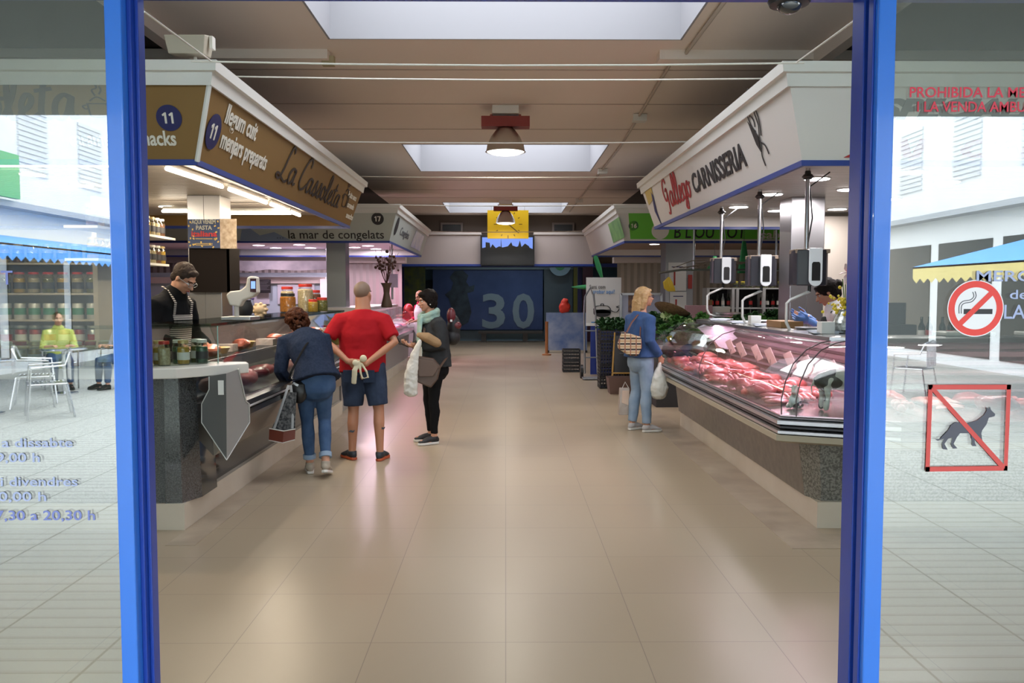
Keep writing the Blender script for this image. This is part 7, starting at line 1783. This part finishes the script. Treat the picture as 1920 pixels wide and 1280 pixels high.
# hand truck
x = W(1108, 700, 15.6).x; t = thing('hand_truck', 'grey hand truck leaning beside the tall white display board', 'trolley', (x, 15.6, 0))
MB().tube([(x - .12, 15.55, .1), (x - .12, 15.75, 1.2), (x - .10, 15.8, 1.55), (x + .0, 15.8, 1.72), (x + .05, 15.8, 1.6)], .018, 8).tube([(x + .12, 15.55, .1), (x + .10, 15.75, 1.2), (x + .06, 15.8, 1.6)], .018, 8).tube([(x - .12, 15.6, .4), (x + .12, 15.6, .4)], .014, 6).tube([(x - .12, 15.7, .9), (x + .12, 15.7, .9)], .014, 6).obj('frame', mat('grey_tube', (.2, .21, .23), .35, .7), t)
MB().box((x - .18, 15.28, .02), (x + .18, 15.55, .04)).obj('toe_plate', STEEL_D, t, False)
for q in (-1, 1): MB().cyl((x + .17 * q - .025, 15.68, .13), (x + .17 * q + .025, 15.68, .13), .13, n=20).obj('wheel', BLACK, t)
# framed notice board
u0, u1 = W(1163, 690, 15.0), W(1240, 550, 15.0)
t = thing('notice_board', 'silver framed notice board with a dark poster behind the blond head', 'board', (u0.x, 15.0, 0))
MB().box((u0.x, 15.0, .75), (u1.x, 15.03, u1.z)).obj('panel', mat('lilac_panel', (.36, .38, .50), .4), t, False)
MB().box((u0.x - .02, 14.98, .75), (u0.x + .02, 15.03, u1.z)).box((u1.x - .02, 14.98, .75), (u1.x + .02, 15.03, u1.z)).box((u0.x, 14.98, u1.z - .03), (u1.x, 15.03, u1.z + .01)).box((u0.x, 14.98, .0), (u0.x + .03, 15.03, .75)).box((u1.x - .03, 14.98, .0), (u1.x, 15.03, .75)).obj('frame', STEEL_D, t, False)
a, b = W(1178, 585, 14.99), W(1198, 553, 14.99); MB().box((a.x, 14.985, a.z), (b.x + .05, 15.0, b.z)).obj('small_poster', mat('night_poster', (.03, .02, .05), .5, noise=(14, .4, (.3, .15, .05))), t, False)
# folded green parasols
for a, b, lab in ((W(1117, 483, 17.5), W(1128, 519, 17.5), 'closed green parasol upright above the white display board'), (W(1072, 538, 17.3), W(1098, 538, 16.9), 'closed green parasol lying level behind the white display board')):
    t = thing('closed_parasol', lab, 'parasol', b, 0, None); dv = (b - a); 
    MB().tube([a, a + dv * .5, b], [.05 if a.z > 2 else .008, .06 if a.z > 2 else .035, .03 if a.z > 2 else .05], 12, caps='round').obj('folded_canopy', mat('green_cloth', (.02, .22, .07), .7), t)
    MB().tube([b, (b.x, b.y, .02)] if a.z > 2 else [b, b + dv * .4], .012, 8).obj('pole', STEEL_D, t)
    if a.z < 2: MB().tube([b + dv * .4, (b + dv * .4).xy.to_3d()], .012, 8).obj('support', STEEL_D, t)
# blue painted panel, post, red bundle
t = thing('painted_panel', 'low panel painted in swirling blues standing on the floor far down the aisle', 'panel', (W(1062, 660, 22.6).x, 22.6, 0))
u0, u1 = W(1024, 658, 22.6), W(1101, 586, 22.6)
MB().box((u0.x, 22.6, 0.06), (u1.x, 22.66, u1.z)).obj('panel', mat('blue_swirl_paint', (.03, .10, .30), .4, noise=(2.8, .55, (.30, .38, .50))), t, False)
MB().box((u0.x, 22.5, 0), (u0.x + .08, 22.8, .06)).box((u1.x - .08, 22.5, 0), (u1.x, 22.8, .06)).obj('foot', BLACK, t, False)
x = W(1025, 660, 21.6).x; t = thing('wooden_post', 'short orange wooden post on a round base in front of the blue painted panel', 'post', (x, 21.6, 0)); MB().lathe([(.12, 0), (.12, .03), (.04, .05), (.04, .85), (.05, .88)], (x, 21.6, 0), 16).obj('post', mat('orange_post', (.32, .13, .04), .5), t)
p = W(1059, 584, 22.63); t = thing('red_bundle', 'bright red cloth bundle resting on top of the blue painted panel', 'bundle', p)
remesh(MB().ell(p + Vector((0, 0, .12)), (.16, .10, .15)).ell(p + Vector((0, 0, .27)), (.10, .08, .10)).ell(p + Vector((-.07, 0, .05)), (.08, .08, .09)), 'cloth', mat('bright_red_cloth', (.50, .03, .015), .6), t, .02, 2, (.15, .06))
# ---- end wall mural and bench -------------------------------------------------------------
strip('added_mural_fill', (-1.5, 26.6, 2.85), (2.5, 26.6, 2.85), 16, (.8, .9, 1))  # unseen area light added to brighten the mural
MD = 28.1
t = thing('mural', 'large dark blue mural with the pale number 30 at the end of the hall', 'mural', (0, MD, .4))
u0, u1 = W(812, 618, MD), W(1018, 500, MD)
MB().box((u0.x, MD, u0.z), (u1.x, MD + .1, u1.z)).obj('panel', mat('mural_blue', (.012, .045, .15), .5, noise=(1.1, .55, (.05, .10, .26))), t, False)
PALE = mat('mural_pale_ink', (.22, .32, .38), .5)
a, b = W(904, 613, MD - .02), W(947, 613, MD - .02)
text(t, '3', a + Vector((-.08, 0, 0)), (1, 0, 0), (0, 0, 1), 1.60, PALE, bold=.035, width=.78, name='numeral', ext=.01)
text(t, '0', W(963, 613, MD - .02) + Vector((-.05, 0, 0)), (1, 0, 0), (0, 0, 1), 1.60, PALE, bold=.035, width=.74, name='numeral', ext=.01)
DKP = mat('mural_dark_print', (.01, .02, .035), .6, noise=(4, .5, (.05, .09, .12)))
FIG = [(838, 600), (846, 575), (842, 560), (834, 552), (846, 543), (850, 530), (843, 520), (852, 508), (868, 507), (878, 516), (874, 528), (880, 537), (890, 534), (888, 546), (876, 549), (880, 565), (884, 585), (878, 604), (864, 612), (848, 610)]
P = [W(x, y, MD - .02) for x, y in FIG]; n = len(P)
MB().add(P + [q + Vector((0, .01, 0)) for q in P], [tuple(range(n)), tuple(range(n, 2 * n))[::-1]] + [(i, (i + 1) % n, n + (i + 1) % n, n + i) for i in range(n)]).obj('dark_figure_print', DKP, t, False)
def flat(px0, py0, px1, py1, d, m, name, label, cat='panel', th=.06):
    a, b = W(px0, py1, d), W(px1, py0, d); t = thing(name, label, cat, (a.x, d, a.z)); MB().box((a.x, d, a.z), (b.x, d + th, b.z)).obj('panel', m, t, False); return t
flat(757, 498, 797, 640, 27.4, mat('reed_print', (.03, .07, .07), .5, noise=(5, .45, (.16, .20, .03))), 'reed_panel', 'green and yellow reed-patterned panel left of the blue mural')
flat(798, 498, 1083, 505, 28.0, mat('pale_blue_band', (.14, .22, .26), .5), 'frame_band', 'pale blue band along the top of the mural')
flat(700, 619, 1090, 640, 28.3, mat('pale_blue_skirting', (.12, .2, .25), .5), 'skirting_band', 'pale blue band under the mural')
flat(1020, 505, 1074, 641, 28.0, mat('grey_glass_panel', (.05, .08, .10), .25), 'grey_screen', 'grey glass panel right of the mural')
flat(1075, 498, 1083, 641, 27.9, mat('olive_stripe', (.12, .12, .01), .5), 'olive_stripe', 'narrow olive upright stripe right of the grey glass panel')
flat(1092, 500, 1112, 640, 27.6, mat('dark_maroon', (.05, .015, .025), .5), 'maroon_panel', 'dark maroon panel at the right edge of the end opening')
for px0, px1, lab in ((744, 757, 'left'), (1083, 1091, 'right')):
    t = flat(px0, 494, px1, 652, 25.9, NAVY, 'blue_post', 'dark blue upright post on the %s of the end opening' % lab, 'post', .1); 
t = thing('round_sign', 'pale round sign with a green emblem above the grey glass panel', 'sign', W(1050, 497, 27.6))
disc(t, W(1050, 497, 27.6), (1, 0, 0), (0, 0, 1), .36, mat('pale_blue_band', (.14, .22, .26), .5), 'disc', .02); disc(t, W(1050, 497, 27.57), (1, 0, 0), (0, 0, 1), .17, mat('green_emblem', (.02, .16, .05), .5), 'emblem', .01)
t = thing('bench', 'dark wide bench in front of the blue mural', 'bench', W(955, 640, 27.5))
u0, u1 = W(897, 625, 27.5), W(1017, 620, 27.5); MB().box((u0.x, 27.4, u0.z), (u1.x, 27.8, u1.z)).obj('seat', mat('bench_dark', (.06, .06, .055), .5), t, False)
for px in (907, 985): x = W(px, 630, 27.5).x; MB().box((x - .08, 27.45, 0), (x + .08, 27.75, u0.z)).obj('leg', mat('bench_dark', (.06, .06, .055), .5), t, False)

# ---- outdoors: café chairs, tables and guests, mirrored in the glass ------------------------
AL = mat('polished_aluminium', (.72, .73, .75), .2, 1.0)
def chair():
    t = thing('cafe_chair', 'chair', 'chair'); 
    MB().tube([(.25, .24, .0), (.26, .20, .45), (.27, .18, .66), (.26, -.2, .68), (.22, -.26, .84), (0, -.29, .88), (-.22, -.26, .84), (-.26, -.2, .68), (-.27, .18, .66), (-.26, .20, .45), (-.25, .24, 0)], .014, 8).obj('arm_frame', AL, t)
    for q in (1, -1): MB().tube([(.22 * q, -.22, .44), (.25 * q, -.30, .0)], .014, 8).obj('leg', AL, t)
    mb = MB(); mb.tube([(.23, .22, .44), (-.23, .22, .44), (-.22, -.22, .44), (.22, -.22, .44), (.23, .22, .44)], .012, 6)
    for i in range(9): mb.box((-.22, -.2 + i * .048, .44), (.22, -.165 + i * .048, .45))
    mb.obj('seat', AL, t, False)
    mb = MB()
    for i in range(6): x = -.18 + i * .065; mb.box((x, -.275, .48), (x + .035, -.265, .87))
    mb.obj('backrest', mat('pale_webbing', (.6, .6, .62), .5), t, False); return t
ch = chair()
for (x, y, rz, lab) in ((-6.0, -6.4, 1.0, 'aluminium café chair nearest the market door, mirrored at the left picture edge'), (-6.7, -7.4, -2.0, 'aluminium café chair next to the nearest one, turned to the table'), (-7.6, -9.7, -.6, 'aluminium café chair under the guest in the yellow-green top'), (-6.6, -9.8, .5, 'aluminium café chair under the guest in grey'), (6.4, -8.5, 2.4, 'aluminium café chair on the right side of the street')):
    put(ch, (x, y, 0), lab, 'café chairs', rz)
def table(x, y, lab):
    t = thing('cafe_table', lab, 'table', (x, y, 0)); MB().lathe([(.34, .70), (.35, .71), (.35, .725), (.34, .73)], (x, y, 0), 28).obj('tabletop', AL, t); MB().lathe([(.2, 0), (.2, .02), (.03, .04), (.03, .70)], (x, y, 0), 18).obj('pedestal', AL, t)
table(-7.1, -8.9, 'round aluminium café table between the two seated guests'); table(-6.9, -6.6, 'round aluminium café table nearest the market door')
for x, y, rz, col, lab, hc_ in ((-7.6, -9.7, -.6, (.45, .50, .12), 'person in yellow-green top sitting outside at the café table', HAIR_BR), (-6.6, -9.8, .5, (.25, .27, .32), 'grey-haired person in grey top sitting outside at the café table', mat('grey_hair', (.45, .43, .42), .5))):
    hs = Human(Vector((x, y, 0)), rz, 1.68, dict(pelvis=(0, -.08, .54), waist=(0, -.1, .68), chest=(0, -.08, .87), top=(0, -.06, .98), neck=(0, -.04, 1.08), head=(0, 0, 1.22), shR=(.185, -.06, .98), elR=(.25, .02, .72), wrR=(.14, .24, .76), shL=(-.185, -.06, .98), elL=(-.25, .02, .72), wrL=(-.14, .24, .76),
        hiR=(.1, -.06, .52), knR=(.12, .36, .50), anR=(.12, .36, .08), toR=(.13, .52, .03), hiL=(-.1, -.06, .52), knL=(-.12, .36, .50), anL=(-.12, .36, .08), toL=(-.13, .52, .03)))
    p = person(lab, hs, SKIN, voxel=.012)
    mb = MB(); hs.torso(mb, .02)
    for S in 'RL': hs.arm(mb, S, .02, t1=1.3)
    remesh(mb, 'top', mat('cafe_top_%d' % int(x * -10), col, .8), p, .013, 2)
    mb = MB(); mb.ell(hs.J['pelvis'], (.17, .15, .12))
    for S in 'RL': hs.leg(mb, S, .015, t1=1.9)
    remesh(mb, 'trousers', DENIM_M, p, .013, 2)
    for S in 'RL': hs.shoe(p, S, CL_BLK, CL_BLK)
    mb = MB(); mb.ell(hs.hp(0, -.03, .04), (.088, .1, .09)); remesh(mb, 'hair', hc_, p, .012, 2)

# ================================================================== WRITING AND STICKERS ON THE DOOR GLASS
GY = DD - .0065
X1, Z1 = Vector((1, 0, 0)), Vector((0, 0, 1))
RTX = mat('door_red_vinyl', (.60, .03, .06), .5); BTX = mat('door_blue_vinyl', (.17, .20, .46), .5); BTX2 = mat('door_pale_blue_vinyl', (.36, .41, .60), .5); RSQ = mat('door_red_square_vinyl', (.55, .06, .05), .5)
def gtext(s, px0, px1, py, h, m, label, bold=.0004):
    a, b = W(px0, py, GY), W(px1, py, GY); c = W(px0, py - h, GY)
    t = thing('door_lettering', label, 'lettering', a)
    text(t, s, a, X1, Z1, (c.z - a.z) / .70, m, bold=bold, width=b.x - a.x, ext=.0005); return t
gtext('PROHIBIDA LA MENDICITAT', 1704, 2045, 182, 19, RTX, 'upper line of red capital lettering on the right door glass')
gtext('I LA VENDA AMBULANT', 1718, 1985, 209, 19, RTX, 'lower line of red capital lettering on the right door glass')
gtext('MERCAT', 1828, 1985, 527, 20, BTX2, 'blue market word at the right edge of the door glass')
gtext('de', 1892, 1925, 560, 17, BTX2, 'small blue linking word at the right edge of the door glass')
gtext('LA LLIBERTAT', 1880, 2100, 597, 26, BTX2, 'large blue name line at the right edge of the door glass')
gtext('a dissabte', 3, 136, 838, 17, BTX2, 'top line of pale blue opening days on the left door glass')
gtext('9,00 h', -8, 74, 866, 17, BTX2, 'second line of the pale blue opening hours on the left door glass')
gtext('i divendres', 0, 144, 911, 17, BTX2, 'third line of the pale blue opening days on the left door glass')
gtext('20,00 h', -22, 86, 939, 17, BTX2, 'fourth line of the pale blue opening hours on the left door glass')
gtext('17,30 a 20,30 h', -26, 172, 975, 18, BTX, 'lowest and darkest line of blue opening hours on the left door glass')
gtext('T', 2, 24, 533, 26, BTX, 'single blue capital letter at the left edge of the door glass')
# no smoking
c = W(1829, 578, GY); u = W(1829 + 53, 578, GY).x - c.x
t = thing('no_smoking_sticker', 'round red and white no smoking sticker on the right door glass', 'sticker', c)
disc(t, c, X1, Z1, u, mat('sticker_white', (.78, .76, .76), .4), 'white_disc', .0004, 48)
def ringm(r0, r1, n=48):
    vs = []; fs = []
    for i in range(n):
        a = 2 * pi * i / n
        for r in (r0, r1): vs.append(c + X1 * r * cos(a) + Z1 * r * sin(a) + Vector((0, -.0007, 0)))
    for i in range(n): fs.append((2 * i, 2 * i + 1, (2 * i + 3) % (2 * n), (2 * i + 2) % (2 * n)))
    return MB().add(vs, fs)
o3 = c + Vector((0, -.0008, 0))
ringm(u * .74, u * .965).obj('red_ring', mat('sticker_red', (.72, .045, .03), .4), t, False)
q = u * 1.0
MB().prism([(-.42 * q, -.02 * q), (.60 * q, -.02 * q), (.60 * q, -.2 * q), (-.42 * q, -.2 * q)], o3, X1, Z1, -.0003).obj('cigarette', INKB, t, False)
pen(MB(), [[(-.58 * q, -.18 * q), (-.58 * q, .1 * q), (-.45 * q, .25 * q), (-.2 * q, .3 * q), (-.08 * q, .42 * q), (-.12 * q, .58 * q)], [(-.50 * q, -.18 * q), (-.50 * q, .08 * q), (-.40 * q, .18 * q), (-.14 * q, .24 * q), (0, .42 * q), (-.04 * q, .60 * q)]], o3, X1, Z1, .035 * q, -.0003, taper=.9).obj('smoke_line', INKG, t, False)
d1 = Vector((.7071, .7071)); n1 = Vector((-.7071, .7071)); w_ = .095 * q; L_ = .80 * q
MB().prism([tuple(d1 * -L_ + n1 * w_), tuple(d1 * -L_ - n1 * w_), tuple(d1 * L_ - n1 * w_), tuple(d1 * L_ + n1 * w_)], o3 + Vector((0, -.0006, 0)), X1, Z1, -.0003).obj('red_bar', mat('sticker_red', (.72, .045, .03), .4), t, False)
# no dogs
t = thing('no_dogs_sticker', 'square red outlined no dogs sticker with a dark dog on the right door glass', 'sticker', W(1816, 802, GY))
def poly(pts, m, name, dy=0):
    P = [W(x, y, GY - dy) for x, y in pts]; Q = [p + Vector((0, .0003, 0)) for p in P]; n = len(P)
    return MB().add(P + Q, [tuple(range(n)), tuple(range(n, 2 * n))[::-1]] + [(i, (i + 1) % n, n + (i + 1) % n, n + i) for i in range(n)]).obj(name, m, t, False)
DOG = [(1754, 823), (1762, 823), (1778, 806), (1783, 797), (1792, 791), (1812, 794), (1832, 788), (1845, 778), (1850, 770), (1849, 763), (1853, 766), (1856, 762), (1858, 768), (1866, 776), (1865, 780), (1854, 783), (1850, 795), (1842, 806), (1840, 812), (1843, 834), (1838, 836), (1833, 815), (1826, 812), (1828, 830), (1831, 836), (1823, 836), (1821, 812), (1800, 812), (1794, 820), (1788, 832), (1795, 840), (1787, 841), (1783, 832), (1786, 820), (1778, 822), (1771, 832), (1777, 843), (1768, 842), (1766, 832), (1770, 822), (1758, 826)]
poly(DOG, mat('dog_ink', (.07, .07, .09), .5), 'dog_silhouette')
for pts in ([(1741, 721), (1896, 721), (1895, 730), (1741, 730)], [(1735, 875), (1889, 873), (1889, 882), (1735, 884)], [(1741, 721), (1749, 721), (1743, 884), (1735, 884)], [(1888, 721), (1896, 721), (1889, 882), (1882, 882)]): poly(pts, RSQ, 'frame_bar', .0004)
poly([(1747, 727), (1753, 727), (1884, 872), (1884, 878), (1877, 878), (1747, 732)], RSQ, 'diagonal_bar', .0008)
